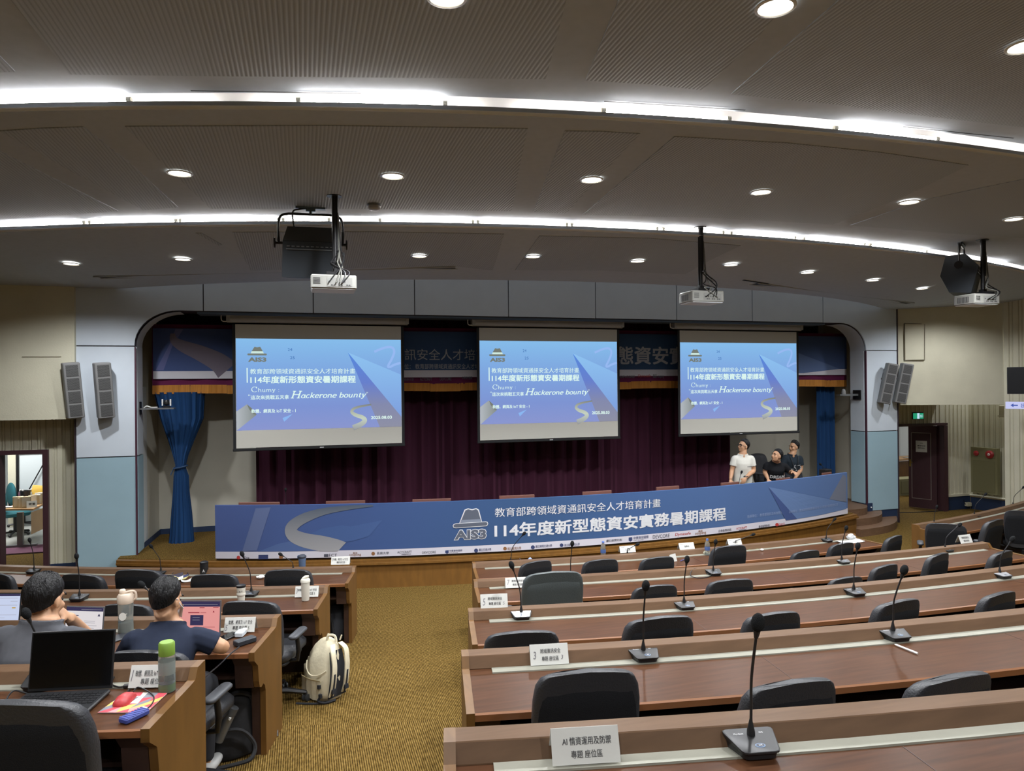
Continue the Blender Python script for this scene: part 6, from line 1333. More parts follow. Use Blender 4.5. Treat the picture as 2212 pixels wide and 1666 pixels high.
# laptops
LAPG = mat('laptop_grey', (92, 94, 98), .4, .3); LAPB = mat('laptop_black', (28, 29, 31), .4); SCR_BLK = mat('screen_off', (9, 9, 10), .15)
def laptop(p, rz, W, H, tilt, label, screen, shell, content=None, kb=True, D=.22):
    t = thing('laptop', label, 'laptop', p, rz)
    m = MB(); m.rbox((0, -D / 2, .008), (W, D, .016), .012); b = obj('base', m, shell, t, 40)
    if kb:
        for r in range(5):
            m = MB()
            for k in range(14): m.box((-W * .43 + k * W * .066, -D * .16 - r * D * .095, .0172), (W * .056, D * .075, .002))
            k_ = obj('keyboard', m, PLASTIC, b); k_['kind'] = 'stuff'
        m = MB(); m.box((0, -D * .80, .0165), (W * .32, D * .28, .001)); obj('touchpad', m, mat('touchpad', (70, 72, 76), .4), b)
    T = Matrix.Translation((0, .004, .016)) @ Matrix.Rotation(-tilt, 4, 'X')
    m = MB(); m.rbox((0, .004, H / 2), (W, .008, H), .003, 0, T); l = obj('lid', m, shell, t, 40)
    S = lambda x, y, o=0: tuple(T @ Vector(((x - .5) * W * .96, -.0012 - o, H * .05 + y * H * .92)))
    m = MB(); m.add([S(0, 0), S(1, 0), S(1, 1), S(0, 1)], [(0, 1, 2, 3)]); s_ = obj('screen', m, screen, l)
    if content: content(l, S)
    return t
laptop(on_desk(4, 150, 1500) , row_ang(4, on_desk(4, 150, 1500)) + .06, .345, .245, .16, 'open black laptop with a dark screen on the nearest left desk', SCR_BLK, LAPB, D=.24)
SC_PINK, SC_NAVY, SC_WHITE, SC_RED, SC_GREY, SC_BLUE = emis('page_pink', (226, 152, 148)), emis('page_bar_navy', (56, 52, 84)), emis('page_white', (222, 216, 218)), emis('page_dark_red', (150, 56, 70)), emis('page_grey', (160, 158, 168)), emis('page_blue_white', (198, 208, 234))
def rects(l, S, items, off=.0006):
    for k, (x0, x1, y0, y1, mt) in enumerate(items):
        m = MB(); o_ = off + k * .0001; m.add([S(x0, y0, o_), S(x1, y0, o_), S(x1, y1, o_), S(x0, y1, o_)], [(0, 1, 2, 3)]); obj('page_block', m, mt, l)
def pk(l, S):
    rects(l, S, [(0, 1, .84, 1, SC_NAVY), (.1, .95, .905, .915, SC_GREY), (.35, .64, .26, .58, SC_NAVY), (.64, .90, .20, .215, SC_RED), (.55, .66, .80, .82, SC_RED), (.85, .97, .81, .825, SC_RED), (.3, .55, .64, .67, SC_RED), (.57, .7, .645, .66, SC_RED), (.40, .56, .5, .51, SC_GREY), (.40, .56, .42, .43, SC_GREY)])
    m = MB(); m.add([S(.845, .66, .002), S(.885, .66, .002), S(.88, .68, .002), S(.876, .71, .002), S(.855, .71, .002), S(.85, .68, .002)], [(0, 1, 2, 3, 4, 5)]); obj('page_logo', m, SC_RED, l)
laptop(at_z(424, 1379, LZ[3] + DT + .001), row_ang(3, on_desk(3, 424, 1379)) - .05, .30, .215, .10, 'laptop showing a pink web page in front of the man in navy', SC_PINK, LAPG, pk)
def wt(l, S):
    rects(l, S, [(0, 1, .87, 1, SC_NAVY), (.4, .95, .925, .935, SC_GREY), (.2, .34, .70, .73, SC_NAVY), (.5, .8, .52, .535, SC_GREY), (.5, .8, .46, .475, SC_GREY), (.45, .85, .36, .375, SC_GREY), (.45, .78, .28, .295, SC_GREY), (.5, .85, .12, .145, SC_NAVY), (.1, .36, .5, .515, SC_GREY), (.1, .36, .44, .455, SC_GREY)])
    m = MB(); m.add([S(.86, .70, .002), S(.93, .70, .002), S(.92, .73, .002), S(.905, .78, .002), S(.885, .78, .002), S(.87, .73, .002)], [(0, 1, 2, 3, 4, 5)]); obj('page_logo', m, SC_NAVY, l)
laptop(at_z(178, 1384, LZ[3] + DT + .001), row_ang(3, on_desk(3, 178, 1384)) - .10, .26, .19, .14, 'laptop showing a white web page in front of the man in grey', SC_WHITE, LAPG, wt)
laptop(at_z(-12, 1358, LZ[3] + DT + .001), row_ang(3, on_desk(3, 0, 1358)) + .04, .32, .21, .14, 'laptop with a pale blue page cut by the left edge', SC_BLUE, LAPB, lambda l, S: rects(l, S, [(0, 1, .93, 1, SC_NAVY), (.55, .95, .86, .87, SC_GREY), (.8, .95, .75, .762, SC_GREY), (.5, .95, .62, .632, SC_GREY), (.84, .92, .52, .56, emis('page_gold', (190, 160, 90))), (.4, .95, .3, .31, SC_GREY), (.2, .7, .2, .21, SC_GREY)]))
def slab(name, label, cat, p, rz, d, m_, r=.006, extra=None, group=None):
    t = thing(name, label, cat, p, rz, group); m = MB(); m.rbox((0, 0, d[2] / 2), d, r); b = obj('body', m, m_, t, 40)
    if extra: extra(t, b)
    return t
GLASS = mat('phone_glass', (14, 15, 17), .12)
def ph(t, b, w=.066, l=.14, z=.0092): m = MB(); m.box((0, 0, z), (w, l, .0006)); obj('glass', m, GLASS, b)
slab('tablet', 'dark slim tablet lying right of the shaker bottle', 'tablet', at_z(250, 1381, LZ[3] + DT + .001), -.75, (.10, .21, .008), mat('tablet_dark', (60, 62, 66), .4), .01)
slab('phone', 'dark phone lying beside the pink laptop', 'phone', at_z(492, 1377, LZ[3] + DT + .001), -.7, (.075, .15, .009), PLASTIC, .01, ph)
def cg(t, b):
    m = MB(); m.rbox((.01, .035, .02), (.03, .035, .022), .006); obj('plug', m, WHITE, b, 40)
slab('charger', 'small white charger in front of the card numbered 5', 'charger', at_z(520, 1373, LZ[3] + DT + .001), -.3, (.05, .08, .03), mat('charger_white', (206, 216, 222), .5), .008, cg)
BRK = mat('brick_black', (40, 44, 50), .5)
t = slab('power_brick', 'black power brick at the right end of the third left desk', 'charger', at_z(529, 1390, LZ[3] + DT + .001), -.95, (.06, .13, .03), BRK, .008)
def cable(pts, r, label, name='cable', m_=BLACKM, cat='cable'):
    p0 = Vector(pts[-1]); m = MB(); m.tube([Vector(q) - p0 for q in curve_pts([tuple(q) for q in pts], 6)], r, 6)
    t = thing(name, label, cat, p0); obj('cord', m, m_, t, True); return t
a_ = at_z(517, 1398, LZ[3] + DT + .012); 
cable([a_, at_d(500, 1411, depth(a_) - .10), at_d(470, 1440, depth(a_) - .3), at_d(440, 1464, depth(a_) - .62), at_d(425, 1472, depth(a_) - .66)], .004, 'thin black power cable running down from the third left desk')
# mouse, mat, adapter, purse on the nearest left desk
pq = [on_desk(4, *q) for q in ((211, 1541), (316, 1541), (361, 1499), (272, 1497))]
cm = sum(pq, Vector()) / 4; t = thing('mouse_mat', 'mouse mat with red, yellow and grey triangles on the nearest left desk', 'mat', cm)
m = MB(); m.add([tuple(q - cm) for q in pq] + [tuple(q - cm + Vector((0, 0, .003))) for q in pq], [(3, 2, 1, 0), (4, 5, 6, 7), (0, 1, 5, 4), (1, 2, 6, 5), (2, 3, 7, 6), (3, 0, 4, 7)]); base_ = obj('mat_base', m, mat('mat_pink', (226, 190, 186), .7), t)
def bil(x, y, o=.0035): return tuple(pq[0].lerp(pq[1], x).lerp(pq[3].lerp(pq[2], x), y) - cm + Vector((0, 0, o)))
cols = [mat('tri_red', (206, 70, 82), .7), mat('tri_yellow', (226, 180, 92), .7), mat('tri_grey', (120, 122, 130), .7), mat('tri_white', (226, 222, 214), .7), mat('tri_pink', (226, 140, 142), .7)]
rnd = random.Random(11)
pts2 = {(i, j): (min(1, max(0, i / 5 + (rnd.uniform(-.06, .06) if 0 < i < 5 else 0))), min(1, max(0, j / 4 + (rnd.uniform(-.07, .07) if 0 < j < 4 else 0)))) for i in range(6) for j in range(5)}
for i in range(5):
    for j in range(4):
        A, Bq, Cq, Dq = pts2[i, j], pts2[i + 1, j], pts2[i + 1, j + 1], pts2[i, j + 1]
        for tri in ((A, Bq, Cq), (A, Cq, Dq)): m = MB(); m.add([bil(*q) for q in tri], [(0, 1, 2)]); obj('printed_triangle', m, rnd.choice(cols), base_)
pm = on_desk(4, 270, 1517); t = thing('mouse', 'red wired computer mouse on the triangle patterned mat', 'mouse', pm + Vector((0, 0, .004)), -.25)
m = MB(); rings = []
for y, w_, h in ((-.055, .018, .010), (-.045, .029, .022), (-.015, .032, .034), (.02, .030, .030), (.048, .026, .018), (.055, .012, .008)):
    rings.append([(w_ * math.cos(PI * k / 8), y, h * math.sin(PI * k / 8) ** .7 if 0 < k < 8 else 0) for k in range(9)] + [(0, y, 0)])
m.loft(rings, True); b = obj('shell', m, mat('mouse_red', (176, 54, 56), .45, noise_s=60, noise_a=.15), t, 60)
m = MB(); m.lathe([(.008, -.003), (.008, .003)], 10, T=Matrix.Translation((0, .032, .028)) @ Matrix.Rotation(PI / 2, 4, 'Y')); obj('wheel', m, PLASTIC, b)
cable([pm + Vector((.02, .06, .015)), on_desk(4, 300, 1495) + Vector((0, 0, .02)), on_desk(4, 331, 1506) + Vector((0, 0, .006)), on_desk(4, 325, 1528) + Vector((0, 0, .006)), on_desk(4, 296, 1548) + Vector((0, 0, .006))], .003, 'dark mouse cable looping over the mouse mat')
pp_ = on_desk(4, 290, 1552); t = slab('card_case', 'blue ribbed card case at the edge of the nearest left desk', 'case', pp_, -.72, (.05, .105, .020), mat('case_blue', (58, 70, 140), .6), .008)
for k in range(8): m = MB(); m.box((0, -.045 + k * .013, .0205), (.046, .005, .002)); obj('rib', m, MATS['case_blue'], t)
pa = on_desk(4, 279, 1485); slab('adapter', 'small black cable adapter beside the card on the nearest left desk', 'adapter', pa, .1, (.045, .022, .014), PLASTIC, .005)
cable([pa + Vector((-.02, 0, .007)), on_desk(4, 255, 1487) + Vector((0, 0, .006)), on_desk(4, 240, 1480) + Vector((0, 0, .01)), on_desk(4, 252, 1468) + Vector((0, 0, .03)), on_desk(4, 236, 1484) + Vector((0, 0, .006))], .003, 'black adapter cable curling behind the black laptop')
cable([on_desk(4, 60, 1502) + Vector((0, 0, .006)), on_desk(4, 30, 1508) + Vector((0, 0, .03)), on_desk(4, 14, 1520) + Vector((0, 0, .01)), on_desk(4, 38, 1519) + Vector((0, 0, .006)), on_desk(4, 4, 1530) + Vector((0, 0, .006))], .0035, 'black cable coiled left of the black laptop')
t = thing('earbud_case', 'small white round earbud case at the left edge of the nearest left desk', 'case', on_desk(4, 1, 1525)); m = MB(); m.ell((0, 0, .012), (.018, .016, .012)); obj('body', m, WHITE, t, True)
# papers and small things at the first rows
def sheet_t(p, rz, w_, l, label, m_=PAPER, name='paper_sheet', cat='paper', curl=.004, h=.001, group=None):
    t = thing(name, label, cat, p, rz, group); m = MB(); m.grid(lambda u, v: ((u - .5) * w_, (v - .5) * l, h + curl * (u - .5) ** 2 * 4 * (1 + v)), 6, 3); m.grid(lambda u, v: ((u - .5) * w_, (v - .5) * l, curl * (u - .5) ** 2 * 4 * (1 + v)), 6, 3); obj('sheet', m, m_, t); return t
KRA = mat('booklet_dark', (52, 46, 60), .6); NAVB = mat('booklet_navy', (50, 54, 96), .6); GLD = mat('booklet_yellow', (196, 184, 120), .6)
for k, (u, v, rz, w_, l, m_, lab) in enumerate(((372, 1246, .2, .22, .14, KRA, 'dark booklet at the back of the paper pile, first left desk'), (380, 1250, -.1, .24, .12, NAVB, 'navy booklet in the paper pile, first left desk'), (374, 1255, .15, .2, .10, PAPER, 'white leaflet on the left of the paper pile, first left desk'), (389, 1254, -.3, .16, .08, GLD, 'yellow edged leaflet in the paper pile, first left desk'), (404, 1256, .3, .12, .08, PAPER, 'white sheet right of the paper pile, first left desk'))):
    sheet_t(on_desk(1, u, v) + Vector((0, 0, .004 * (k if k < 4 else 0))), rz, w_, l, lab, m_, 'leaflet' if k > 1 else 'booklet', 'paper', .012, .004, 'scattered papers on the first left desk')
cable([on_desk(1, 372, 1242) + Vector((0, 0, .01)), on_desk(1, 385, 1238) + Vector((0, 0, .05)), on_desk(1, 400, 1238) + Vector((0, 0, .04)), on_desk(1, 408, 1244) + Vector((0, 0, .005))], .004, 'black cable arching over the paper pile')
def crumple(p, r, label, m_, name='tissue', cat='tissue', seed=1, flat=.6):
    t = thing(name, label, cat, p); m = MB(); m.ell((0, 0, r * flat * .9), (r, r * .8, r * flat), 14, 9); m.v = [tuple(Vector(v) * (1 + .35 * noise.noise(Vector(v) * (2.2 / r) + Vector((seed, 0, 0))))) for v in m.v]; m.v = [(x, y, max(z, 0)) for x, y, z in m.v]; obj('crumpled_sheet', m, m_, t); return t
crumple(on_desk(1, 562, 1250), .045, 'crumpled white tissue on the first left desk', WHITE, seed=3, flat=.4)
crumple(on_desk(1, 1838, 1166), .06, 'crumpled clear plastic at the end of the first right desk row', mat('crumpled_plastic', (186, 188, 190), .2), 'plastic_wrap', 'plastic', 5)
crumple(on_desk(1, 1524, 1197), .03, 'small pale crumpled wrapper beside the right water bottle', mat('wrapper_pale', (186, 184, 160), .6), 'wrapper', 'wrapper', 7)
crumple(on_desk(1, 1646, 1190), .022, 'tiny white crumpled scrap on the first right desk row', WHITE, 'wrapper', 'wrapper', 9)
sheet_t(on_desk(1, 1836, 1171), .1, .36, .16, 'white paper at the right end of the first right desk row', curl=.01)
sheet_t(on_desk(1, 1137, 1214), .1, .14, .10, 'pale blue paper beside the first aisle microphone', mat('paper_blue', (150, 166, 214), .7), curl=.02)
sheet_t(on_desk(1, 1626, 1187), .1, .14, .03, 'green and white packet on the first right desk row', mat('packet_green', (120, 160, 90), .6), 'packet', 'packet', .004)
t = thing('folded_paper', 'folded white paper standing on the first right desk row', 'paper', on_desk(1, 1457, 1214), .2); m = MB(); m.add([(-.05, 0, 0), (.05, .01, 0), (.04, .03, .09), (-.06, .02, .085), (.05, .06, 0), (-.04, .07, 0)], [(0, 1, 2, 3), (3, 2, 4, 5)]); obj('sheet', m, PAPER, t)
def pen(a, b, label, m_, r=.005):
    a, b = Vector(a), Vector(b); t = thing('pen', label, 'pen', a, 0); d = b - a; m = MB(); m.tube([Vector((0, 0, r)), d * .9 + Vector((0, 0, r))], r, 8); o_ = obj('barrel', m, m_, t, True); m = MB(); m.tube([d * .9 + Vector((0, 0, r)), d * .96 + Vector((0, 0, r)), d + Vector((0, 0, r))], [r, r * .6, r * .15], 8); obj('tip', m, WHITE, t, True)
pen(on_desk(4, 1982, 1414), on_desk(4, 1932, 1394), 'white digital pen on the fourth right desk', mat('pen_white', (232, 230, 226), .35))
pen(on_desk(1, 1470, 1213), on_desk(1, 1481, 1209), 'small dark pen beside the folded paper', mat('pen_violet', (90, 84, 130), .4), .006)
cable([on_desk(2, 1540, 1243) + Vector((0, 0, .004)), on_desk(2, 1528, 1248) + Vector((0, 0, .004)), on_desk(2, 1508, 1250) + Vector((0, 0, .004)), on_desk(2, 1491, 1247) + Vector((0, 0, .02)), on_desk(2, 1500, 1240) + Vector((0, 0, .05)), on_desk(2, 1520, 1240) + Vector((0, 0, .03)), on_desk(2, 1532, 1244) + Vector((0, 0, .006))], .004, 'thin looped microphone cable on the second right desk row')

# ---- cream backpack in the aisle
CRM = mat('pack_cream', (208, 198, 170), .85, noise_s=18, noise_a=.05, bump=.35, bump_s=24); PKB = mat('pack_black', (34, 36, 42), .85, bump=.2, bump_s=200)
pb = at_z(700, 1503, FZ[2]); s_ = depth(pb) / F
t = thing('backpack', 'cream backpack with a black back panel standing in the aisle', 'backpack', pb, -.92); t.scale = (1, 1, 1)
m = MB(); rings = []
for z, w_, d_, yo in ((.0, .12, .08, .0), (.012, .145, .105, .0), (.08, .155, .12, .0), (.18, .152, .115, .0), (.27, .145, .10, .008), (.35, .130, .085, .02), (.41, .105, .065, .035), (.45, .07, .04, .045), (.465, .03, .018, .05)):
    ring = []
    for k in range(32):
        a = 2 * PI * k / 32; ca, sa = math.cos(a), math.sin(a)
        nz = .008 * noise.noise(Vector((ca * 2.5, sa * 2.5, z * 14))) + .004 * noise.noise(Vector((ca * 7, sa * 7, z * 30)))
        ring.append((math.copysign(abs(ca) ** .6, ca) * (w_ + nz), math.copysign(abs(sa) ** .7, sa) * (d_ + nz) + yo, z))
    rings.append(ring)
m.loft(rings, True)
# the back panel side faces +X here: model rotated so that the black panel is on the right in view
obj('bag_body', m, CRM, t, 60)
def ry(z): return .146 if z < .27 else .146 - (z - .27) * .22
m = MB(); m.grid(lambda u, v: (.150 - .35 * max(0, .05 + v * .34 - .2) ** 1.4 + .006 * math.sin(PI * v), (u - .5) * (.19 - .06 * v) + .01 + .02 * v, .03 + v * .36), 6, 10); obj('back_panel', m, PKB, t, True)
for k, y in enumerate((-.055, .075)):
    m = MB(); pts = curve_pts([(.10, y * .6 + .04, .44), (.155, y + .02, .40), (.185, y + .01, .30), (.19, y, .20), (.175, y, .12), (.15, y, .05)], 5); nP = len(pts)
    L_ = [(x, yy - .022, z) for x, yy, z in pts]; R_2 = [(x, yy + .022, z) for x, yy, z in pts]; Lo = [(x + .012, yy - .022, z) for x, yy, z in pts]; Ro = [(x + .012, yy + .022, z) for x, yy, z in pts]
    m.loft([[L_[i], R_2[i], Ro[i], Lo[i]] for i in range(nP)], True); st_ = obj('shoulder_strap', m, CRM, t, 50)
    m = MB(); m.loft([[(x + .0125, yy - .008, z), (x + .0125, yy + .008, z), (x + .015, yy + .008, z), (x + .015, yy - .008, z)] for x, yy, z in pts[nP // 2:]], True); m.box((.188, y, .10), (.02, .035, .035)); obj('webbing', m, PKB, st_)
m = MB(); m.tube(curve_pts([(.02, .02, .455), (.03, .03, .495), (.08, .05, .495), (.10, .05, .45)], 5), .011, 6); obj('top_handle', m, CRM, t, True)
m = MB(); m.grid(lambda u, v: ((u - .5) * .24 - .01, -.123 - .02 * math.sin(PI * u) * (.4 + v * .6) - .004 * math.sin(u * 22), .02 + v * .17), 12, 5); m.grid(lambda u, v: ((u - .5) * .24 - .01, -.123 - .02 * math.sin(PI * u) - (.01 * (1 - v)), .19 - .012 * (v)), 12, 1); obj('front_pocket', m, CRM, t, True)
m = MB(); m.tube(curve_pts([(-.10, -.09, .30), (-.06, -.125, .25), (.0, -.135, .215), (.08, -.12, .225), (.13, -.08, .26)], 5), .006, 6); obj('side_strap', m, CRM, t, True)
for x, z in ((.10, .14), (.115, .07)): m = MB(); m.box((x, -.13, z), (.022, .02, .03)); obj('buckle', m, PKB, t)
m = MB(); m.tube(curve_pts([(.12, -.12, .07), (.10, -.14, .03), (.14, -.10, .012), (.17, -.02, .015)], 5), .010, 6); obj('lower_strap', m, PKB, t, True)
m = MB(); m.tube(curve_pts([(.15, -.08, .01), (.08, -.15, .008), (.0, -.20, .006), (-.06, -.23, .005)], 5), .009, 6); obj('loose_strap', m, PKB, t, True)
m = MB(); m.rbox((-.17, -.04, .19), (.03, .05, .11), .012); m.tube([(-.165, -.04, .245), (-.15, -.03, .30)], .008, 6); obj('side_pouch', m, CRM, t, 50)
m = MB(); m.tube([(-.02, .05, .46), (-.02, .07, .49)], .008, 6); m.tube([(.11, .08, .46), (.12, .09, .50)], .006, 6); obj('zip_tag', m, CRM, t, True)
sheet_t(at_z(682, 1511, FZ[2]) + Vector((0, 0, .002)), .3, .045, .03, 'torn scrap of paper on the carpet beside the cream backpack', curl=.004)
# ---- dark bags under the desks
BAGB = mat('bag_black', (38, 38, 40), .9, noise_s=12, noise_a=.2, bump=.4, bump_s=18)
pb = at_z(497, 1630, FZ[3]); t = thing('shoulder_bag', 'black open bag slumped on the carpet under the third left desk', 'bag', pb, .2)
m = MB(); rings = []
for z, w_, d_, xo in ((.0, .14, .08, 0), (.02, .165, .10, 0), (.12, .165, .10, .0), (.22, .14, .085, .015), (.30, .11, .06, .03), (.36, .08, .035, .045), (.38, .03, .012, .05)):
    rings.append([(xo + math.cos(2 * PI * k / 24) * (w_ + .014 * noise.noise(Vector((math.cos(k * .26) * 2, math.sin(k * .26) * 2, z * 9)))), math.sin(2 * PI * k / 24) * (d_ + .012 * noise.noise(Vector((math.cos(k * .26) * 3, math.sin(k * .26) * 3, z * 12 + 4)))), z) for k in range(24)])
m.loft(rings, True); obj('bag_body', m, BAGB, t, 60)
m = MB(); m.tube(curve_pts([(-.13, -.10, .12), (-.04, -.14, .21), (.06, -.14, .19), (.13, -.12, .08), (.10, -.15, .015), (.0, -.16, .008), (-.10, -.16, .01)], 6), .013, 6); m.tube(curve_pts([(-.10, -.17, .01), (-.16, -.2, .008), (-.2, -.26, .006)], 5), .012, 6); obj('carry_strap', m, BAGB, t, True)
m = MB(); m.tube(curve_pts([(-.02, -.03, .37), (.04, -.06, .40), (.12, -.05, .36), (.13, -.02, .28)], 5), .014, 6); obj('top_handle', m, BAGB, t, True)
pbt = at_z(485, 1598, FZ[3] + .18); Rb = Matrix.Rotation(.5, 4, 'Y'); t = thing('flask', 'grey metal flask leaning out of the black bag under the desk', 'flask', (pbt.x, pbt.y, FZ[3]))
m = MB(); m.tube([(-.04, .02, .17), (.03, .02, .32)], .032, 12); b = obj('body', m, GREYM, t, 40); m = MB(); m.tube([(.03, .02, .32), (.05, .02, .36)], .034, 12); obj('cap', m, mat('flask_cap', (74, 76, 78), .4), t, 40)
m = MB(); m.tube([(.028, -.012, .30), (.034, -.013, .312)], .008, 6); obj('clasp', m, WHITE, b)
pb = at_z(722, 1388, FZ[1]); t = thing('dark_backpack', 'dark grey backpack leaning under the first left desk', 'backpack', pb + Vector((0, .12, 0)), -.4)
m = MB(); rings = []
for z, w_, d_, yo in ((.0, .11, .08, 0), (.02, .13, .10, 0), (.14, .135, .10, .02), (.24, .125, .085, .05), (.31, .10, .06, .08), (.35, .05, .03, .10)):
    rings.append([(math.cos(2 * PI * k / 24) * (w_ + .012 * noise.noise(Vector((math.cos(k * .26) * 2, math.sin(k * .26) * 2, z * 9 + 2)))), yo + math.sin(2 * PI * k / 24) * d_, z) for k in range(24)])
m.loft(rings, True); obj('bag_body', m, mat('bag_grey', (60, 62, 68), .8, bump=.3, bump_s=20), t, 60)
m = MB(); m.tube(curve_pts([(-.06, -.02, .33), (.0, -.08, .26), (.04, -.12, .14), (.05, -.10, .03)], 5), .014, 6); obj('strap', m, BAGB, t, True)
cable([at_z(592, 1566, FZ[3] + .03), at_z(598, 1575, FZ[3] + .04), at_z(599, 1590, FZ[3] + .005)], .007, 'short grey cable end on the carpet by the third left desk', m_=GREYM)
cable([at_z(1938, 1108, .004), at_z(1990, 1106.5, .004), at_z(2038, 1104, .004)], .012, 'dark cable strip on the carpet before the right door')
cable([at_y(1882, 1096, YW - .03), at_z(1892, 1104, .18), at_z(1905, 1108, .12), at_z(1938, 1112, .05)], .012, 'white cable around the foot of the right pillar', m_=WHITE)
cable([at_y(296, 1205, YW - .02), at_y(284, 1212, YW - .1), at_y(275, 1222, YW - .14), at_y(270, 1235, YW - .14)], .006, 'thin cable at the foot of the left pillar', m_=GREYM)

# ================================================================== rooms seen through the two doors
TILE = mat('grey_tile', (168, 170, 164), .35, noise_s=3, noise_a=.05); PART = mat('partition_grey', (196, 204, 206), .7); WHW = mat('room_white', (218, 222, 222), .8); PUR = mat('purple_mat', (104, 62, 84), .9)
Xa, Xb, Ya, Yb = -9.4, -2.45, 11.95, 19.5
mb = MB(); mb.box(((Xa + Xb) / 2, Yb, 1.4), (Xb - Xa, .1, 2.9)); struct('wall_1', mb, WHW)
mb = MB(); mb.box((Xa, (Ya + Yb) / 2, 1.4), (.1, Yb - Ya, 2.9)); mb.box((Xb, (Ya + Yb) / 2, 1.4), (.1, Yb - Ya, 2.9)); struct('wall_2', mb, WHW)
mb = MB(); mb.box(((Xa + Xb) / 2, (Ya + Yb) / 2, 2.85), (Xb - Xa, Yb - Ya, .1)); struct('ceiling', mb, WHW)
mb = MB(); mb.box(((Xa + Xb) / 2, (14.1 + Yb) / 2, .002), (Xb - Xa, Yb - 14.1, .012)); struct('floor', mb, TILE)
q = [at_z(2, 1199, .012), at_z(97, 1193, .012), at_z(97, 1177, .012), at_z(40, 1180, .012), at_z(2, 1186, .012)]
t = thing('floor_mat', 'purple floor mat in the room behind the left doorway', 'mat', q[0]); m = MB(); N = 5; m.add([tuple(p_ - q[0]) for p_ in q] + [tuple(p_ - q[0] + Vector((0, 0, .01))) for p_ in q], [tuple(range(N, 2 * N))] + [(i, (i + 1) % N, (i + 1) % N + N, i + N) for i in range(N)]); obj('mat_sheet', m, PUR, t)
la = bpy.data.lights.new('room_lamp', 'AREA'); la.energy = 120; la.size = 1.2; lo = bpy.data.objects.new('room_lamp', la); C.objects.link(lo); lo.location = (-5.6, 15.5, 2.75)
yb = 17.0
pa_, pc_ = at_y(44, 1000, yb).x, at_y(120, 1000, yb).x
mb = MB(); mb.box(((pa_ + pc_) / 2, yb, at_y(60, 984, yb).z / 2 + .05), (pc_ - pa_, .08, at_y(60, 984, yb).z - .1)); pt = struct('wall_3', mb, PART)
mb = MB(); mb.box((pa_ - .04, yb - .03, 1.2), (.03, .05, 2.3)); obj('dark_post', mb, BLACKM, pt); mb = MB(); mb.box((pa_ - .14, yb - .02, 1.2), (.14, .05, 2.4)); obj('light_post', mb, CREAM, pt)
mb = MB(); mb.tube([at_y(55, 1072, yb - .1), at_y(98, 995, yb - .1)], .012, 6); obj('brace_bar', mb, BLACKM, pt)
TBW = mat('table_light_wood', (186, 148, 104), .5, noise_s=4, noise_a=.06); TZ2 = .66
def rm(u, v, z=TZ2): return at_z(u, v, z)
c4 = [rm(9, 1100), rm(72, 1099), rm(99, 1086), rm(99, 1078), rm(36, 1088)]; c0 = sum(c4, Vector()) / 5
t = thing('side_table', 'light wood table with boxes in the room behind the left doorway', 'table', (c0.x, c0.y, 0.008)); m = MB(); N = 5; dz = Vector((0, 0, -.008))
m.add([tuple(p_ - Vector((c0.x, c0.y, .008)) - Vector((0, 0, .03))) for p_ in c4] + [tuple(p_ - Vector((c0.x, c0.y, .008))) for p_ in c4], [tuple(range(N, 2 * N)), tuple(range(N - 1, -1, -1))] + [(i, (i + 1) % N, (i + 1) % N + N, i + N) for i in range(N)]); obj('table_top', m, TBW, t)
pl, p2_ = rm(67, 1104) - Vector((c0.x, c0.y, .008)), rm(98, 1092) - Vector((c0.x, c0.y, .008))
m = MB(); m.add([tuple(pl + Vector((0, 0, -.03))), tuple(p2_ + Vector((0, 0, -.03))), tuple(p2_ + Vector((0, 0, -.42))), tuple(pl + Vector((0, 0, -.42)))], [(0, 1, 2, 3)]); m.v += [(x, y + .03, z) for x, y, z in m.v]; m.f += [(4, 5, 6, 7), (0, 4, 7, 3), (3, 7, 6, 2)]; m.m += [0] * 3; obj('modesty_panel', m, TBW, t)
lg_ = rm(44, 1104) - Vector((c0.x, c0.y, .008)); m = MB(); m.box((lg_.x, lg_.y, TZ2 / 2 - .01), (.09, .07, TZ2 - .04)); m.box((lg_.x, lg_.y, .025), (.5, .08, .05)); obj('leg', m, GREYM, t)
KR = mat('box_kraft', (206, 190, 158), .7); WBX = mat('box_white', (224, 220, 210), .7)
for k, (u, v, w_, h_, m_) in enumerate(((39, 1097, .16, .20, KR), (47, 1097, .12, .18, KR), (56, 1097, .16, .20, KR), (71, 1091, .14, .18, KR), (78, 1090, .14, .18, WBX), (85, 1088, .14, .2, WBX))):
    nm = ('first', 'second', 'third', 'fourth', 'fifth', 'sixth')[k]; p_ = rm(u, v); b = thing('gift_box', nm + ' paper box from the left on the table behind the left doorway', 'box', p_, .25, 'boxes on the side table')
    m = MB(); m.box((0, .03, h_ / 2), (w_, .06, h_)); bo = obj('carton', m, m_, b); m = MB(); m.box((0, -.003, h_ / 2), (w_ * .8, .006, h_ * .8)); obj('front_label', m, WBX if m_ is KR else KR, bo)
for k, (u, v, r_, h_, m_, lab) in enumerate(((44, 1082, .035, .22, mat('bottle_plum', (96, 70, 84), .4), 'plum bottle at the back of the table behind the left doorway'), (50, 1082, .035, .22, mat('bottle_smoke', (150, 150, 156), .3), 'grey bottle at the back of the table behind the left doorway'), (63, 1080, .05, .20, mat('bottle_clear2', (186, 196, 200), .3), 'clear jug on the table behind the left doorway'), (69, 1077, .03, .2, PLASTIC, 'black bottle with white cap behind the left doorway'), (76, 1078, .03, .14, GRN, 'small green bottle behind the left doorway'))):
    bottle(rm(u, v), lab, [(.001, 0), (r_, 0), (r_, h_ * .7), (r_ * .45, h_ * .85), (r_ * .45, h_ * .9)], m_, [(r_ * .5, h_ * .88), (r_ * .5, h_), (.001, h_)], WHITE, 'bottles on the side table')
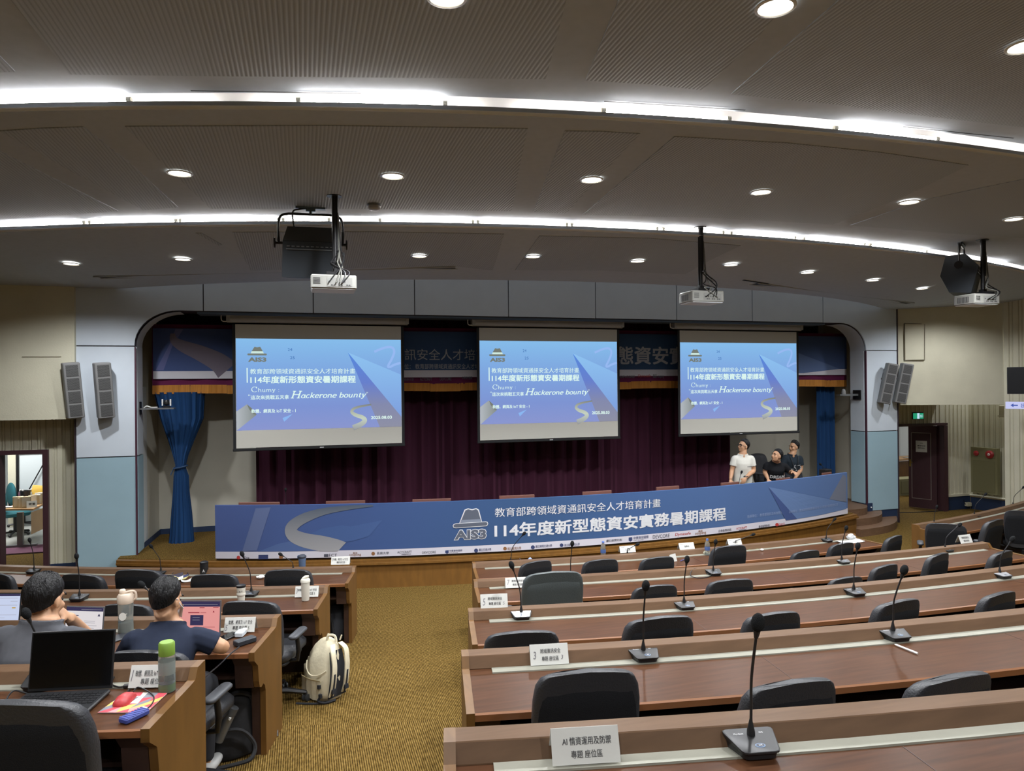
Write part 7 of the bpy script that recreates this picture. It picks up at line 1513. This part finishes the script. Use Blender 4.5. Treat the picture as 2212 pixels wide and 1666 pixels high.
t = thing('yellow_bag', 'yellow packet standing at the right of the table behind the left doorway', 'bag', rm(84, 1078)); m = MB(); m.loft([[(-.12, -.05, 0), (.14, -.05, 0), (.14, .05, 0), (-.12, .05, 0)], [(-.11, -.05, .18), (.12, -.05, .18), (.12, .05, .18), (-.11, .05, .18)], [(-.10, -.01, .28), (.06, -.01, .26), (.06, .01, .26), (-.10, .01, .28)]], True); obj('packet', m, mat('packet_yellow', (206, 170, 72), .6), t, 40)
t = thing('black_bucket', 'black bin on the table behind the left doorway', 'bin', rm(55, 1082)); m = MB(); m.lathe([(.001, 0), (.07, 0), (.09, .2), (.082, .2), (.06, .02)], 14); obj('tub', m, PLASTIC, t, 40)
t = thing('desk_sign', 'small white sign leaning on the table behind the left doorway', 'sign', rm(69, 1097), .35); m = MB(); m.add([(-.08, 0, 0), (.08, 0, 0), (.08, .05, .12), (-.08, .05, .12), (.08, .1, 0), (-.08, .1, 0)], [(0, 1, 2, 3), (3, 2, 4, 5)]); sg = obj('card', m, PAPER, t); m = MB(); text_to(m, '便當', -.05, .05, .05, .085, lambda x, y: (x, y * .416 - .002, y), .02); obj('lettering', m, INK, sg)
sheet_t(rm(27, 1096) + Vector((0, 0, .002)), .1, .3, .15, 'papers on the left of the table behind the left doorway', PAPER, curl=.006, h=.012)
TEAL = mat('teal_fabric', (30, 92, 100), .85); 
for u, v, lab in ((4, 1100, 'teal upholstered chair at the left of the left doorway'), (25, 1096, 'teal upholstered chair behind the light wood table')):
    p_ = at_z(u, v + (60 if u < 9 else 44), .01); t = thing('office_chair', lab, 'chair', p_, 2.2, 'teal chairs behind the left doorway')
    m = MB(); m.ell((0, .0, .68), (.24, .06, .24), 16, 10); obj('backrest', m, TEAL, t, True); m = MB(); m.rbox((0, -.22, .42), (.46, .44, .09), .08); obj('seat', m, TEAL, t, 40)
    m = MB(); m.tube([(0, .03, .5), (0, .03, .36), (0, -.2, .36)], .02, 6); m.lathe([(.03, .06), (.03, .38)], 8, c=(0, -.22, 0)); obj('stem', m, PLASTIC, t)
    for k in range(5): a = 2 * PI * k / 5; m = MB(); m.tube([(0, -.22, .07), (.26 * math.cos(a), -.22 + .26 * math.sin(a), .045)], .02, 6); m.ell((.26 * math.cos(a), -.22 + .26 * math.sin(a), .03), (.03, .03, .03), 8, 6); obj('base_leg', m, PLASTIC, t)
# right room
mb = MB(); mb.box((13.6, 16.6, 1.5), (6.2, .1, 3)); struct('wall_4', mb, WHW); mb = MB(); mb.box((11.0, 14.6, 1.5), (.1, 4.2, 3)); mb.box((16.6, 14.6, 1.5), (.1, 4.2, 3)); struct('wall_5', mb, WHW); mb = MB(); mb.box((13.8, 14.6, 2.9), (5.8, 4.2, .1)); struct('ceiling', mb, WHW)
mb = MB(); mb.box((13.8, 15.3, .003), (5.6, 2.6, .012)); struct('floor', mb, CARPET)
lo = bpy.data.objects.new('room_lamp', la.copy()); C.objects.link(lo); lo.data.energy = 60; lo.location = (13.6, 14.8, 2.8)
p_ = at_y(1956, 1030, 15.6); t = thing('office_desk', 'wooden office desk in the room behind the right door', 'desk', (p_.x, 15.6, .01)); m = MB(); m.box((0, 0, .72), (1.4, .7, .04)); obj('table_top', m, TBW, t); m = MB(); m.box((0, -.3, .4), (1.3, .03, .56)); obj('front_board', m, W_STAGE, t)
for x in (-.62, .62): m = MB(); m.box((x, 0, .35), (.05, .6, .70)); obj('leg', m, W_STAGE, t)
sheet_t(Vector((p_.x, 15.45, .752)), 0, .4, .2, 'white papers on the desk behind the right door', curl=.01, h=.01)
p_ = at_y(1957, 1060, 14.3); t = thing('low_cabinet', 'low olive cabinet in the room behind the right door', 'cabinet', (p_.x, 14.3, .01)); m = MB(); m.box((0, 0, .2), (.8, .4, .4)); obj('body', m, OLV, t); m = MB(); m.box((0, -.205, .2), (.7, .01, .3)); obj('front', m, OLV2, t)
